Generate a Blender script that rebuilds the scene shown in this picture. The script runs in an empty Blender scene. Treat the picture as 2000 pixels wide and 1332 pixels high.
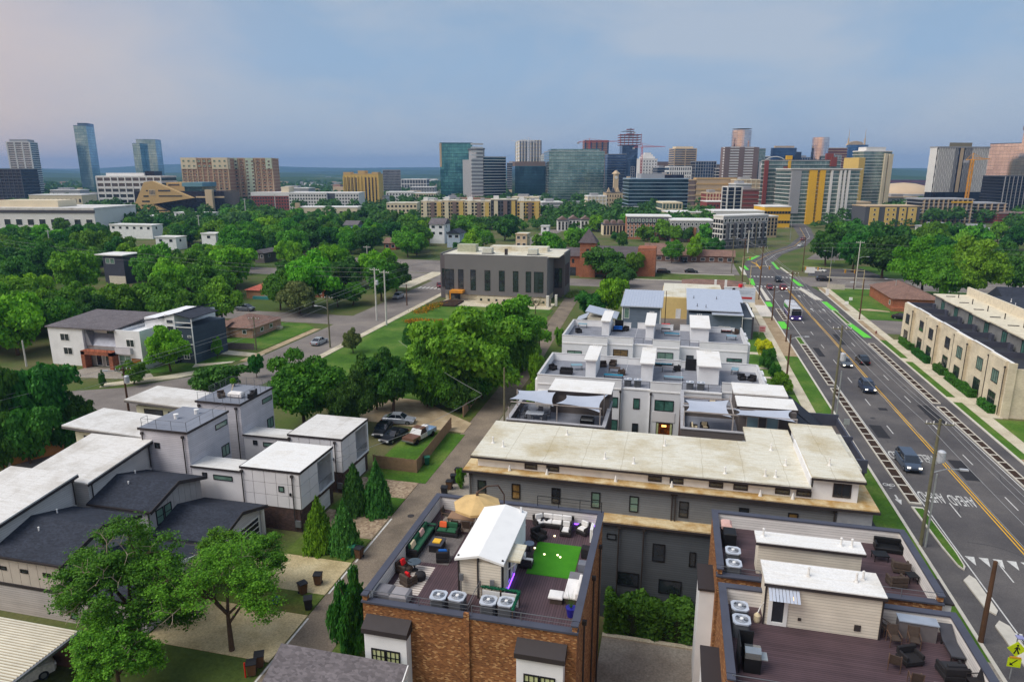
import bpy,math,random
import numpy as np
from mathutils import Vector,Matrix
R=math.radians
PI=math.pi
sc=bpy.context.scene
C=sc.collection
rnd=random.Random(7)
# ------------------------------------------------------------------ camera
# world axes: +Y runs along the avenue away from the viewer, +X across it to the right, metres, drone at 35 m
FPX,HZN,CAMH,YAW=1340.0,334.0,35.0,R(13.4)
PITCH=math.atan((666-HZN)/FPX)
cam_d=bpy.data.cameras.new('camera'); cam=bpy.data.objects.new('camera',cam_d); C.objects.link(cam)
cam.location=(0,0,CAMH); cam.rotation_euler=(PI/2-PITCH,0,YAW)
cam_d.sensor_width=36; cam_d.lens=36*FPX/2000; cam_d.clip_start=.5; cam_d.clip_end=30000
sc.camera=cam
SUN_EL,SUN_AZ=R(52),R(126)
# ------------------------------------------------------------------ world: hazy evening sky
W=bpy.data.worlds.new('World'); sc.world=W; W.use_nodes=True
nt=W.node_tree; nt.nodes.clear(); nn,ln=nt.nodes,nt.links
def wn(t,**k):
 n=nn.new(t)
 for a,b in k.items():setattr(n,a,b)
 return n
out=wn('ShaderNodeOutputWorld'); bg=wn('ShaderNodeBackground'); ln.new(bg.outputs[0],out.inputs[0])
sky=wn('ShaderNodeTexSky',sky_type='NISHITA',sun_disc=False,sun_elevation=SUN_EL,sun_rotation=-SUN_AZ,air_density=1.3,dust_density=2.2,ozone_density=2.5,altitude=150)
tc=wn('ShaderNodeTexCoord'); sep=wn('ShaderNodeSeparateXYZ'); ln.new(tc.outputs['Generated'],sep.inputs[0])
# thin cloud veil: a height gradient, broken up by stretched noise
mp=wn('ShaderNodeMapping'); mp.inputs['Scale'].default_value=(1.0,1.0,2.6); ln.new(tc.outputs['Generated'],mp.inputs[0])
nz=wn('ShaderNodeTexNoise'); nz.inputs['Scale'].default_value=3.4; nz.inputs['Detail'].default_value=5; nz.inputs['Roughness'].default_value=.52; nz.inputs['Distortion'].default_value=.5
ln.new(mp.outputs[0],nz.inputs['Vector'])
grad=wn('ShaderNodeValToRGB'); e=grad.color_ramp.elements
e[0].position=0; e[0].color=(.325,.40,.52,1)
e[1].position=.14; e[1].color=(.265,.385,.55,1)
e2=e.new(.30); e2.color=(.25,.35,.48,1)
e3=e.new(1); e3.color=(.30,.38,.52,1)
ln.new(sep.outputs[2],grad.inputs[0])
cl=wn('ShaderNodeValToRGB'); e=cl.color_ramp.elements; e[0].position=.40; e[0].color=(0,0,0,1); e[1].position=.64; e[1].color=(1,1,1,1)
ln.new(nz.outputs[0],cl.inputs[0])
clm=wn('ShaderNodeMath',operation='MULTIPLY'); clm.inputs[1].default_value=.8; ln.new(cl.outputs[0],clm.inputs[0])
veil=wn('ShaderNodeMix',data_type='RGBA'); ln.new(clm.outputs[0],veil.inputs[0]); ln.new(grad.outputs[0],veil.inputs[6]); veil.inputs[7].default_value=(.40,.45,.53,1)
# evening glow round the low sun
SD=Vector((-math.sin(SUN_AZ)*math.cos(R(9)),math.cos(SUN_AZ)*math.cos(R(9)),math.sin(R(9))))
dot=wn('ShaderNodeVectorMath',operation='DOT_PRODUCT'); ln.new(tc.outputs['Generated'],dot.inputs[0]); dot.inputs[1].default_value=SD
gl=wn('ShaderNodeMapRange',interpolation_type='SMOOTHSTEP'); gl.inputs[1].default_value=-.14; gl.inputs[2].default_value=.66; gl.inputs[3].default_value=0; gl.inputs[4].default_value=1; ln.new(dot.outputs['Value'],gl.inputs[0])
glow=wn('ShaderNodeMix',data_type='RGBA'); gz=wn('ShaderNodeMapRange',interpolation_type='SMOOTHSTEP'); gz.inputs[1].default_value=.11; gz.inputs[2].default_value=.34; gz.inputs[3].default_value=1; gz.inputs[4].default_value=.25; ln.new(sep.outputs[2],gz.inputs[0]); gm_=wn('ShaderNodeMath',operation='MULTIPLY'); ln.new(gl.outputs[0],gm_.inputs[0]); ln.new(gz.outputs[0],gm_.inputs[1]); ln.new(gm_.outputs[0],glow.inputs[0]); ln.new(veil.outputs[2],glow.inputs[6]); glow.inputs[7].default_value=(.86,.54,.34,1)
sca=wn('ShaderNodeVectorMath',operation='SCALE'); sca.inputs['Scale'].default_value=10.0; ln.new(glow.outputs[2],sca.inputs[0])
mixs=wn('ShaderNodeMix',data_type='RGBA'); mixs.inputs[0].default_value=.88; ln.new(sky.outputs[0],mixs.inputs[6]); ln.new(sca.outputs[0],mixs.inputs[7])
ln.new(mixs.outputs[2],bg.inputs[0]); bg.inputs[1].default_value=.061
# ------------------------------------------------------------------ sun, veiled
sd=bpy.data.lights.new('sun','SUN'); sd.energy=1.5; sd.angle=R(40); sd.color=(1,.975,.93)
sun=bpy.data.objects.new('sun',sd); C.objects.link(sun)
sdir=Vector((-math.sin(SUN_AZ)*math.cos(SUN_EL),math.cos(SUN_AZ)*math.cos(SUN_EL),math.sin(SUN_EL)))
sun.rotation_euler=(-sdir).to_track_quat('-Z','Y').to_euler(); sun.location=(-200,200,300)
vs=sc.view_settings; vs.view_transform='Standard'; vs.look='None'; vs.gamma=1; vs.use_curve_mapping=False
vs.exposure=1.0
sc.cycles.max_bounces=6; sc.cycles.diffuse_bounces=3; sc.cycles.glossy_bounces=3; sc.cycles.transmission_bounces=3; sc.cycles.volume_bounces=0; sc.cycles.transparent_max_bounces=6
sc.cycles.use_denoising=True
# ------------------------------------------------------------------ where a photo pixel falls on a level plane (used to lay out the plan)
cP,sP,cY,sY=math.cos(PITCH),math.sin(PITCH),math.cos(YAW),math.sin(YAW)
def ray(u,v):
 a,b=(u-1000)/FPX,(v-666)/FPX
 yf=cP-b*sP
 return(a*cY-yf*sY,a*sY+yf*cY,-sP-b*cP)
def P(u,v,z=0.0):
 r=ray(u,v); t=(z-CAMH)/r[2]; return Vector((r[0]*t,r[1]*t,z))
def AT(u,v,d):
 r=ray(u,v); f=-r[0]*sY+r[1]*cY; t=d/f; return Vector((r[0]*t,r[1]*t,CAMH+r[2]*t))
def PIX(x,y,z):
 X=x*cY+y*sY; Y=-x*sY+y*cY; Z=z-CAMH
 d=Y*cP-Z*sP; w=-(Y*sP+Z*cP)
 return(1000+FPX*X/d,666+FPX*w/d)
 # ------------------------------------------------------------------ materials
def L(r,g,b):
 return tuple(((c/255)/12.92 if c/255<=.04045 else((c/255+.055)/1.055)**2.4)for c in(r,g,b))+(1,)
MATS={}
class NT:
 def __init__(s,name):
  s.m=bpy.data.materials.new(name); s.m.use_nodes=True; s.t=s.m.node_tree; s.t.nodes.clear()
  s.o=s.n('ShaderNodeOutputMaterial'); s.b=s.n('ShaderNodeBsdfPrincipled'); s.l(s.b.outputs[0],s.o.inputs[0])
 def n(s,t,**k):
  x=s.t.nodes.new(t)
  for a,b in k.items():setattr(x,a,b)
  return x
 def l(s,a,b):s.t.links.new(a,b)
 def pos(s,local=False,sc=(1,1,1)):
  if local:o=s.n('ShaderNodeTexCoord').outputs['Object']
  else:o=s.n('ShaderNodeNewGeometry').outputs['Position']
  if sc!=(1,1,1):
   m=s.n('ShaderNodeMapping'); m.inputs['Scale'].default_value=sc; s.l(o,m.inputs[0]); o=m.outputs[0]
  return o
 def noise(s,v,scale,detail=4,rough=.55):
  x=s.n('ShaderNodeTexNoise'); x.inputs['Scale'].default_value=scale; x.inputs['Detail'].default_value=detail; x.inputs['Roughness'].default_value=rough
  s.l(v,x.inputs['Vector']); return x.outputs[0]
 def ramp(s,f,stops):
  x=s.n('ShaderNodeValToRGB'); e=x.color_ramp.elements
  while len(e)<len(stops):e.new(.5)
  for k,(p,c)in enumerate(stops):e[k].position=p; e[k].color=c if len(c)==4 else tuple(c)+(1,)
  s.l(f,x.inputs[0]); return x.outputs[0]
 def mix(s,f,a,b,mode='MIX'):
  x=s.n('ShaderNodeMix',data_type='RGBA',blend_type=mode)
  for sock,v in((0,f),(6,a),(7,b)):
   if isinstance(v,(int,float)):x.inputs[sock].default_value=v
   elif isinstance(v,tuple):x.inputs[sock].default_value=v
   else:s.l(v,x.inputs[sock])
  return x.outputs[2]
 def math(s,op,a,b=0.0):
  x=s.n('ShaderNodeMath',operation=op)
  for k,v in((0,a),(1,b)):
   if isinstance(v,(int,float)):x.inputs[k].default_value=v
   else:s.l(v,x.inputs[k])
  return x.outputs[0]
 def bump(s,h,st=.3,d=.02):
  x=s.n('ShaderNodeBump'); x.inputs['Strength'].default_value=st; x.inputs['Distance'].default_value=d
  s.l(h,x.inputs['Height']); s.l(x.outputs[0],s.b.inputs['Normal'])
 def col(s,c):
  if isinstance(c,tuple):s.b.inputs['Base Color'].default_value=c
  else:s.l(c,s.b.inputs['Base Color'])
 def set(s,rough=.8,metal=0,spec=.3):
  s.b.inputs['Roughness'].default_value=rough; s.b.inputs['Metallic'].default_value=metal; s.b.inputs['Specular IOR Level'].default_value=spec; return s
def dk(c,k):return(c[0]*k,c[1]*k,c[2]*k,1)
def plain(name,c,rough=.7,metal=0,spec=.3,var=.18,scale=1.5,local=False,bump=0,bscale=20):
 if name in MATS:return MATS[name]
 n=NT(name); v=n.pos(local)
 f=n.noise(v,scale,5)
 n.col(n.ramp(f,[(.28,dk(c,1-var)),(.5,c),(.72,dk(c,1+var*.6))])); n.set(rough,metal,spec)
 if bump:n.bump(n.noise(v,bscale,3),bump)
 MATS[name]=n.m; return n.m
def siding(name,c,lap=.16,rough=.75,axis=2,dirt=.12):
 if name in MATS:return MATS[name]
 n=NT(name); v=n.pos(); s3=n.n('ShaderNodeSeparateXYZ'); n.l(v,s3.inputs[0])
 q=s3.outputs[2]if axis==2 else n.math('ADD',s3.outputs[0],s3.outputs[1])
 t=n.math('DIVIDE',q,lap); fr=n.math('FRACT',t); fl=n.math('FLOOR',t)
 wn_=n.n('ShaderNodeTexWhiteNoise',noise_dimensions='1D'); n.l(fl,wn_.inputs['W'])
 base=n.ramp(n.noise(v,.7,5),[(.3,dk(c,1-dirt)),(.65,dk(c,1.03))])
 tone=n.ramp(wn_.outputs[0],[(0,(.90,.90,.90,1)),(1,(1,1,1,1))])
 c1=n.mix(1.0,base,tone,'MULTIPLY')
 lap_shade=n.ramp(fr,[(0,(.42,.42,.42,1)),(.10,(.8,.8,.8,1)),(.2,(1,1,1,1))])  # shadow line at each lap joint, painted into the base colour
 n.col(n.mix(1.0,c1,lap_shade,'MULTIPLY')); n.bump(n.math('SUBTRACT',1.0,fr),.55,.03); n.set(rough)
 MATS[name]=n.m; return n.m
def brickm(name,cols,mortar,sx=.24,sz=.085,rough=.85):
 if name in MATS:return MATS[name]
 n=NT(name); v=n.pos(); s3=n.n('ShaderNodeSeparateXYZ'); n.l(v,s3.inputs[0])
 q=n.math('ADD',s3.outputs[0],s3.outputs[1])
 cb=n.n('ShaderNodeCombineXYZ'); n.l(q,cb.inputs[0]); n.l(s3.outputs[2],cb.inputs[1])
 row=n.math('FLOOR',n.math('DIVIDE',s3.outputs[2],sz))
 off=n.math('MULTIPLY',n.math('MODULO',row,2.0),.5)
 cx=n.math('ADD',n.math('DIVIDE',q,sx),off)
 c2=n.n('ShaderNodeCombineXYZ'); n.l(n.math('FLOOR',cx),c2.inputs[0]); n.l(row,c2.inputs[1])
 wn_=n.n('ShaderNodeTexWhiteNoise',noise_dimensions='2D'); n.l(c2.outputs[0],wn_.inputs['Vector'])
 k=len(cols)
 rc=n.ramp(wn_.outputs[0],[(i/k,c)for i,c in enumerate(cols)])
 for nd in n.t.nodes:
  if nd.type=='VALTORGB':nd.color_ramp.interpolation='CONSTANT'
 fx=n.math('FRACT',cx); fz=n.math('FRACT',n.math('DIVIDE',s3.outputs[2],sz))
 mj=n.math('MAXIMUM',n.math('LESS_THAN',fx,.07),n.math('LESS_THAN',fz,.16))
 big=n.ramp(n.noise(v,.5,4),[(.3,(.8,.8,.8,1)),(.7,(1.1,1.1,1.1,1))])
 n.col(n.mix(1.0,n.mix(mj,rc,mortar),big,'MULTIPLY')); n.bump(n.math('SUBTRACT',1.0,mj),.5,.015); n.set(rough)
 MATS[name]=n.m; return n.m
def stained(name,c,stain,rough=.85,scale=.35,lo=.46,hi=.66,seam=0):
 if name in MATS:return MATS[name]
 n=NT(name); v=n.pos()
 f1=n.noise(v,scale,7,.62); f2=n.noise(n.pos(sc=(.5,3.5,1)),1.6,6,.65)
 a=n.mix(n.ramp(f1,[(lo,(0,0,0,1)),(hi,(1,1,1,1))]),c,stain)
 b=n.mix(n.ramp(f2,[(.45,(0,0,0,1)),(.72,(.55,.55,.55,1))]),a,dk(stain,1.15))
 f3=n.ramp(n.noise(v,9,4),[(.3,(.86,.86,.86,1)),(.7,(1.04,1.04,1.04,1))])
 if seam:
  s3=n.n('ShaderNodeSeparateXYZ'); n.l(v,s3.inputs[0]); q=n.math('LESS_THAN',n.math('FRACT',n.math('DIVIDE',n.math('ADD',s3.outputs[0],n.math('MULTIPLY',n.noise(v,.6,2),.3)),seam)),.02); b=n.mix(n.math('MULTIPLY',q,.35),b,dk(stain,.7))
 n.col(n.mix(1.0,b,f3,'MULTIPLY')); n.set(rough); n.bump(n.noise(v,3,5),.15,.03)
 MATS[name]=n.m; return n.m
def shingle(name,c,rough=.9):
 if name in MATS:return MATS[name]
 n=NT(name); v=n.pos(sc=(4.5,8,8))
 w=n.n('ShaderNodeTexVoronoi'); w.inputs['Scale'].default_value=1.0; n.l(v,w.inputs['Vector'])
 s1=n.n('ShaderNodeSeparateXYZ'); n.l(w.outputs['Color'],s1.inputs[0])
 a=n.ramp(s1.outputs[0],[(0,dk(c,.75)),(.5,c),(1,dk(c,1.28))])
 b=n.ramp(n.noise(n.pos(),.5,4),[(.3,(.82,.82,.82,1)),(.7,(1.1,1.1,1.1,1))])
 n.col(n.mix(1.0,a,b,'MULTIPLY')); n.set(rough); n.bump(s1.outputs[0],.3,.02)
 MATS[name]=n.m; return n.m
def stripes(name,c1,c2,pitch,axis,rough=.7,duty=.5,soft=.06,var=.12,bump=.4):
 if name in MATS:return MATS[name]
 n=NT(name); v=n.pos(); s3=n.n('ShaderNodeSeparateXYZ'); n.l(v,s3.inputs[0])
 t=n.math('DIVIDE',s3.outputs[axis],pitch); fr=n.math('FRACT',t)
 wn_=n.n('ShaderNodeTexWhiteNoise',noise_dimensions='1D'); n.l(n.math('FLOOR',t),wn_.inputs['W'])
 a=n.ramp(fr,[(0,c1),(duty,c1),(min(.999,duty+soft),c2),(1,c2)])
 tone=n.ramp(wn_.outputs[0],[(0,(1-var,)*3+(1,)),(1,(1+var,)*3+(1,))])
 g=n.ramp(n.noise(v,.8,5),[(.3,(.85,.85,.85,1)),(.7,(1.08,1.08,1.08,1))])
 n.col(n.mix(1.0,n.mix(1.0,a,tone,'MULTIPLY'),g,'MULTIPLY')); n.set(rough)
 if bump:n.bump(a,bump,.02)
 MATS[name]=n.m; return n.m
def glass(name,c,rough=.08,metal=.0,spec=.8,var=.35,scale=.6):
 if name in MATS:return MATS[name]
 n=NT(name); v=n.pos()
 n.col(n.ramp(n.noise(v,scale,3),[(.35,dk(c,1-var)),(.65,dk(c,1+var))])); n.set(rough,metal,spec)
 MATS[name]=n.m; return n.m
def leafm(name,c,light,trans=.3):
 if name in MATS:return MATS[name]
 n=NT(name)
 g=n.n('ShaderNodeNewGeometry'); oi=n.n('ShaderNodeObjectInfo')
 a=n.mix(n.ramp(g.outputs['Random Per Island'],[(0,(0,0,0,1)),(.55,(.35,.35,.35,1)),(1,(1,1,1,1))]),c,light)
 a=n.mix(n.ramp(n.noise(n.pos(True),2.6,3),[(.38,(0,0,0,1)),(.62,(.6,.6,.6,1))]),a,dk(light,1.0))
 hs=n.n('ShaderNodeHueSaturation'); n.l(a,hs.inputs['Color'])
 mr=n.n('ShaderNodeMapRange'); mr.inputs[3].default_value=.485; mr.inputs[4].default_value=.528; n.l(oi.outputs['Random'],mr.inputs[0]); n.l(mr.outputs[0],hs.inputs['Hue'])
 w2=n.n('ShaderNodeTexWhiteNoise',noise_dimensions='1D'); n.l(oi.outputs['Random'],w2.inputs['W'])
 m2=n.n('ShaderNodeMapRange'); m2.inputs[3].default_value=.72; m2.inputs[4].default_value=1.30; n.l(w2.outputs[0],m2.inputs[0]); n.l(m2.outputs[0],hs.inputs['Value'])
 hs.inputs['Saturation'].default_value=1.02
 n.l(hs.outputs[0],n.b.inputs['Base Color']); n.set(.62,0,.25)
 tr=n.n('ShaderNodeBsdfTranslucent'); n.l(hs.outputs[0],tr.inputs[0])
 mx=n.n('ShaderNodeMixShader'); mx.inputs[0].default_value=trans; n.l(n.b.outputs[0],mx.inputs[1]); n.l(tr.outputs[0],mx.inputs[2]); n.l(mx.outputs[0],n.o.inputs[0])
 MATS[name]=n.m; return n.m
def emit(name,c,st):
 if name in MATS:return MATS[name]
 n=NT(name); n.col(c); n.b.inputs['Emission Color'].default_value=c; n.b.inputs['Emission Strength'].default_value=st
 MATS[name]=n.m; return n.m
def groundm(name,cols,scale=.15,fine=6,rough=.95,bump=.3):
 if name in MATS:return MATS[name]
 n=NT(name); v=n.pos()
 k=len(cols); a=n.ramp(n.noise(v,scale,8,.6),[(.34+.32*i/max(1,k-1),c)for i,c in enumerate(cols)])
 b=n.ramp(n.noise(v,fine,5,.7),[(.28,(.62,.62,.62,1)),(.72,(1.25,1.25,1.25,1))])
 n.col(n.mix(1.0,a,b,'MULTIPLY')); n.set(rough,0,.2); n.bump(n.noise(v,fine*1.5,4),bump,.05)
 MATS[name]=n.m; return n.m
 # ------------------------------------------------------------------ mesh building
ORG={}
class MB:
 def __init__(s):s.v=[]; s.f=[]; s.m=[]; s.c=0
 def mi(s,k):s.c=k; return s
 def _f(s,idx):s.f.append(idx); s.m.append(s.c)
 def quad(s,*p):
  b=len(s.v); s.v+=[tuple(q)for q in p]; s._f(tuple(range(b,b+len(p)))); return s
 def box(s,x0,x1,y0,y1,z0,z1):
  b=len(s.v)
  s.v+=[(x0,y0,z0),(x1,y0,z0),(x1,y1,z0),(x0,y1,z0),(x0,y0,z1),(x1,y0,z1),(x1,y1,z1),(x0,y1,z1)]
  for q in((0,3,2,1),(4,5,6,7),(0,1,5,4),(1,2,6,5),(2,3,7,6),(3,0,4,7)):s._f(tuple(b+i for i in q))
  return s
 def obox(s,cx,cy,z0,z1,w,d,a):
  ca,sa=math.cos(a),math.sin(a)
  return s.prism([(cx+ca*x-sa*y,cy+sa*x+ca*y)for x,y in((-w/2,-d/2),(w/2,-d/2),(w/2,d/2),(-w/2,d/2))],z0,z1)
 def prism(s,pts,z0,z1):
  n=len(pts); b=len(s.v)
  s.v+=[(x,y,z0)for x,y in pts]+[(x,y,z1)for x,y in pts]
  s._f(tuple(b+i for i in reversed(range(n)))); s._f(tuple(b+n+i for i in range(n)))
  for i in range(n):j=(i+1)%n; s._f((b+i,b+j,b+n+j,b+n+i))
  return s
 def prof(s,pts,ax,a0,a1):
  n=len(pts); b=len(s.v)
  for a in(a0,a1):s.v+=[((a,h,z)if ax=='x' else(h,a,z))for h,z in pts]
  s._f(tuple(b+i for i in range(n))); s._f(tuple(b+n+i for i in reversed(range(n))))
  for i in range(n):j=(i+1)%n; s._f((b+j,b+i,b+n+i,b+n+j))
  return s
 def tube(s,p,q,r,r2=None,n=8):
  p,q=Vector(p),Vector(q); r2=r if r2 is None else r2
  d=(q-p); d=d.normalized()if d.length>1e-6 else Vector((0,0,1))
  u=d.orthogonal().normalized(); w=d.cross(u); b=len(s.v)
  for c,rr in((p,r),(q,r2)):
   for i in range(n):
    t=2*PI*i/n; s.v.append(tuple(c+(u*math.cos(t)+w*math.sin(t))*rr))
  for i in range(n):j=(i+1)%n; s._f((b+i,b+j,b+n+j,b+n+i))
  s._f(tuple(b+i for i in reversed(range(n)))); s._f(tuple(b+n+i for i in range(n))); return s
 def path(s,pts,r,n=5):
  for a,b_ in zip(pts,pts[1:]):s.tube(a,b_,r,r,n)
  return s
 def lathe(s,cx,cy,prof,n=16):
  b=len(s.v); k=len(prof)
  for r,z in prof:
   for i in range(n):t=2*PI*i/n; s.v.append((cx+r*math.cos(t),cy+r*math.sin(t),z))
  for a in range(k-1):
   for i in range(n):j=(i+1)%n; s._f((b+a*n+i,b+a*n+j,b+(a+1)*n+j,b+(a+1)*n+i))
  if prof[0][0]>1e-6:s._f(tuple(b+i for i in reversed(range(n))))
  if prof[-1][0]>1e-6:s._f(tuple(b+(k-1)*n+i for i in range(n)))
  return s
 def build(s,name,mat,parent=None,smooth=False,kind=None,label=None,cat=None,group=None):
  me=bpy.data.meshes.new(name); o=bpy.data.objects.new(name,me); C.objects.link(o)
  if parent is not None:og=ORG.get(parent.name,(0,0,0)); o.parent=parent
  elif kind=='structure':og=(0,0,0)
  else:
   xs=[p[0]for p in s.v]; ys=[p[1]for p in s.v]; zs=[p[2]for p in s.v]
   og=((min(xs)+max(xs))/2,(min(ys)+max(ys))/2,min(zs)); o.location=og
  me.from_pydata([(p[0]-og[0],p[1]-og[1],p[2]-og[2])for p in s.v],[],s.f)
  ms=mat if isinstance(mat,(list,tuple))else[mat]
  for m_ in ms:me.materials.append(m_)
  if len(ms)>1:me.polygons.foreach_set('material_index',s.m)
  if smooth:me.polygons.foreach_set('use_smooth',[True]*len(me.polygons))
  ORG[o.name]=og
  tag(o,label,cat,group,kind); return o
def tag(o,label=None,cat=None,group=None,kind=None):
 if label:o['label']=label
 if cat:o['category']=cat
 if group:o['group']=group
 if kind:o['kind']=kind
 return o
def thing(name,label,cat,loc=(0,0,0),group=None,rz=0):
 o=bpy.data.objects.new(name,None); C.objects.link(o); o.location=loc; o.rotation_euler=(0,0,rz); o.empty_display_size=.5
 ORG[o.name]=(0,0,0)if rz or loc==(0,0,0)else tuple(loc)
 return tag(o,label,cat,group)
def local(o):ORG[o.name]=(0,0,0); return o
def dup(root,loc=None,rz=None,label=None,group=None,scale=None,parent=None):
 r=root.copy(); C.objects.link(r)
 if parent is not None:r.parent=parent
 if loc is not None:r.location=loc
 if rz is not None:r.rotation_euler=(0,0,rz)
 if scale is not None:r.scale=scale if hasattr(scale,'__len__')else(scale,)*3
 if label:r['label']=label
 if group:r['group']=group
 for ch in root.children:dup(ch,parent=r)
 return r
 # windows: a framed unit on a wall face, its pane a part of it; alike ones share their meshes
WC={}
FR={'-y':0,'+x':PI/2,'+y':PI,'-x':-PI/2}
def win(parent,face,plane,c,z0,w,h,fm,gm,nx=1,nz=1,fw=.08,proud=.06,name='window',one=False):
 k=(round(w,2),round(h,2),nx,nz,fw,proud,fm.name,gm.name,name,one)
 if k not in WC:
  a=MB()
  a.box(-w/2,w/2,-proud,.03,-h/2,-h/2+fw); a.box(-w/2,w/2,-proud,.03,h/2-fw,h/2)
  a.box(-w/2,-w/2+fw,-proud,.03,-h/2+fw,h/2-fw); a.box(w/2-fw,w/2,-proud,.03,-h/2+fw,h/2-fw)
  for i in range(1,nx):x=-w/2+w*i/nx; a.box(x-fw*.35,x+fw*.35,-proud*.8,.03,-h/2+fw,h/2-fw)
  for i in range(1,nz):z=-h/2+h*i/nz; a.box(-w/2+fw,w/2-fw,-proud*.75,.03,z-fw*.35,z+fw*.35)
  g=MB()if not one else a.mi(1)
  g.box(-w/2+fw*.5,w/2-fw*.5,-.018,.03,-h/2+fw*.5,h/2-fw*.5)
  def mk(nm,b,ms):
   me=bpy.data.meshes.new(nm); me.from_pydata(b.v,[],b.f)
   for m_ in ms:me.materials.append(m_)
   if len(ms)>1:me.polygons.foreach_set('material_index',b.m)
   return me
  WC[k]=(mk(name,a,[fm,gm]),None)if one else(mk(name,a,[fm]),mk('pane',g,[gm]))
 m1,m2=WC[k]
 o=bpy.data.objects.new(name,m1); C.objects.link(o); o.parent=parent
 og=ORG.get(parent.name,(0,0,0))
 p=(c,plane,z0+h/2)if face[1]=='y' else(plane,c,z0+h/2)
 o.location=(p[0]-og[0],p[1]-og[1],p[2]-og[2]); o.rotation_euler=(0,0,FR[face])
 if m2:
  q=bpy.data.objects.new('pane',m2); C.objects.link(q); q.parent=o
 return o
 # ================================================================== common materials
asph=groundm('asphalt_dark',[L(82,79,80),L(96,92,91),L(110,105,102)],.12,14,.92,.12)
asph_old=groundm('asphalt_old',[L(112,104,98),L(128,120,114),L(142,133,124)],.1,8,.95,.15)
asph_alley=groundm('alley_asphalt',[L(112,101,88),L(130,117,102),L(142,128,110)],.3,7,.95,.15)
conc=groundm('concrete_pale',[L(186,174,148),L(204,193,168),L(214,204,182)],.4,8,.9,.1)
conc_grey=groundm('concrete_grey',[L(140,130,118),L(155,146,134),L(166,158,146)],.3,6,.9,.12)
conc_drive=groundm('concrete_tan',[L(178,160,120),L(196,178,138),L(206,190,152)],.4,7,.9,.1)
brickwalk=groundm('sidewalk_tan',[L(150,128,100),L(166,144,114),L(178,156,126)],.5,9,.9,.1)
curbm=plain('curb_concrete',L(205,198,184),.85,var=.12)
whitep=plain('paint_white',L(206,204,198),.8,var=.3,scale=5)
yellowp=plain('paint_yellow',L(226,172,40),.7,var=.14,scale=2)
greenp=plain('paint_green',L(98,205,60),.7,var=.14,scale=2)
lawn=groundm('lawn',[L(58,94,26),L(76,112,34),L(104,124,54)],.16,4,.95,.5)
lawn2=groundm('rough_grass',[L(92,88,46),L(84,104,40),L(106,116,58)],.2,4,.95,.5)
mulch=groundm('mulch',[L(50,38,30),L(72,54,42)],1.2,14,.95,.5)
gravel=groundm('gravel_drive',[L(158,138,108),L(176,156,124),L(190,172,142)],.5,12,.95,.3)
pavers=brickm('pavers',[L(150,130,108),L(168,146,122),L(132,112,94),L(176,158,136)],L(120,106,90),.3,.3)
def pv():
 n=NT('paver_drive'); v=n.pos()
 vo=n.n('ShaderNodeTexVoronoi'); vo.inputs['Scale'].default_value=4.2; n.l(v,vo.inputs['Vector'])
 s1=n.n('ShaderNodeSeparateXYZ'); n.l(vo.outputs['Color'],s1.inputs[0])
 a=n.ramp(s1.outputs[0],[(0,L(134,112,92)),(.5,L(160,138,112)),(1,L(184,164,138))])
 n.col(n.mix(1.0,a,n.ramp(n.noise(v,.6,5),[(.3,(.82,.82,.82,1)),(.7,(1.08,1.08,1.08,1))]),'MULTIPLY')); n.set(.9); n.bump(s1.outputs[0],.3); return n.m
paverd=pv()
# ================================================================== ground, streets, lots
def earth():
 n=NT('earth'); v=n.pos()
 a=n.ramp(n.noise(v,.035,8,.6),[(.30,L(64,84,34)),(.45,L(82,98,44)),(.58,L(104,100,66)),(.72,L(74,96,40))])
 far=n.ramp(n.noise(v,.006,9,.62),[(.34,L(40,66,34)),(.5,L(58,84,44)),(.56,L(120,116,100)),(.62,L(66,88,48)),(.75,L(150,148,138))])
 d=n.n('ShaderNodeVectorMath',operation='LENGTH'); n.l(v,d.inputs[0])
 mr=n.n('ShaderNodeMapRange'); mr.inputs[1].default_value=500; mr.inputs[2].default_value=1100; n.l(d.outputs['Value'],mr.inputs[0])
 c=n.mix(mr.outputs[0],a,far)
 n.col(n.mix(1.0,c,n.ramp(n.noise(v,3,5,.7),[(.28,(.65,.65,.65,1)),(.72,(1.2,1.2,1.2,1))]),'MULTIPLY')); n.set(.95,0,.2); return n.m
g=MB(); cells=[-8000,-2000,-700,0,700,2000,8000]; ys=[-300,0,400,1000,2500,8200]
for i in range(6):
 for j in range(5):g.quad((cells[i],ys[j],0),(cells[i+1],ys[j],0),(cells[i+1],ys[j+1],0),(cells[i],ys[j+1],0))
g.build('ground',earth(),kind='structure')
def sheet(name,pts,z,m,parent=None,kind='structure',label=None):
 pts=[(p[0],p[1])for p in pts]
 return MB().prism(pts,-.08,z).build(name,m,parent,kind=None if parent else kind,label=label)
def rc(x0,x1,y0,y1):return[(x0,y0),(x1,y0),(x1,y1),(x0,y1)]
CX=lambda L_,d:[(x+d,y)for x,y in L_]
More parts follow.
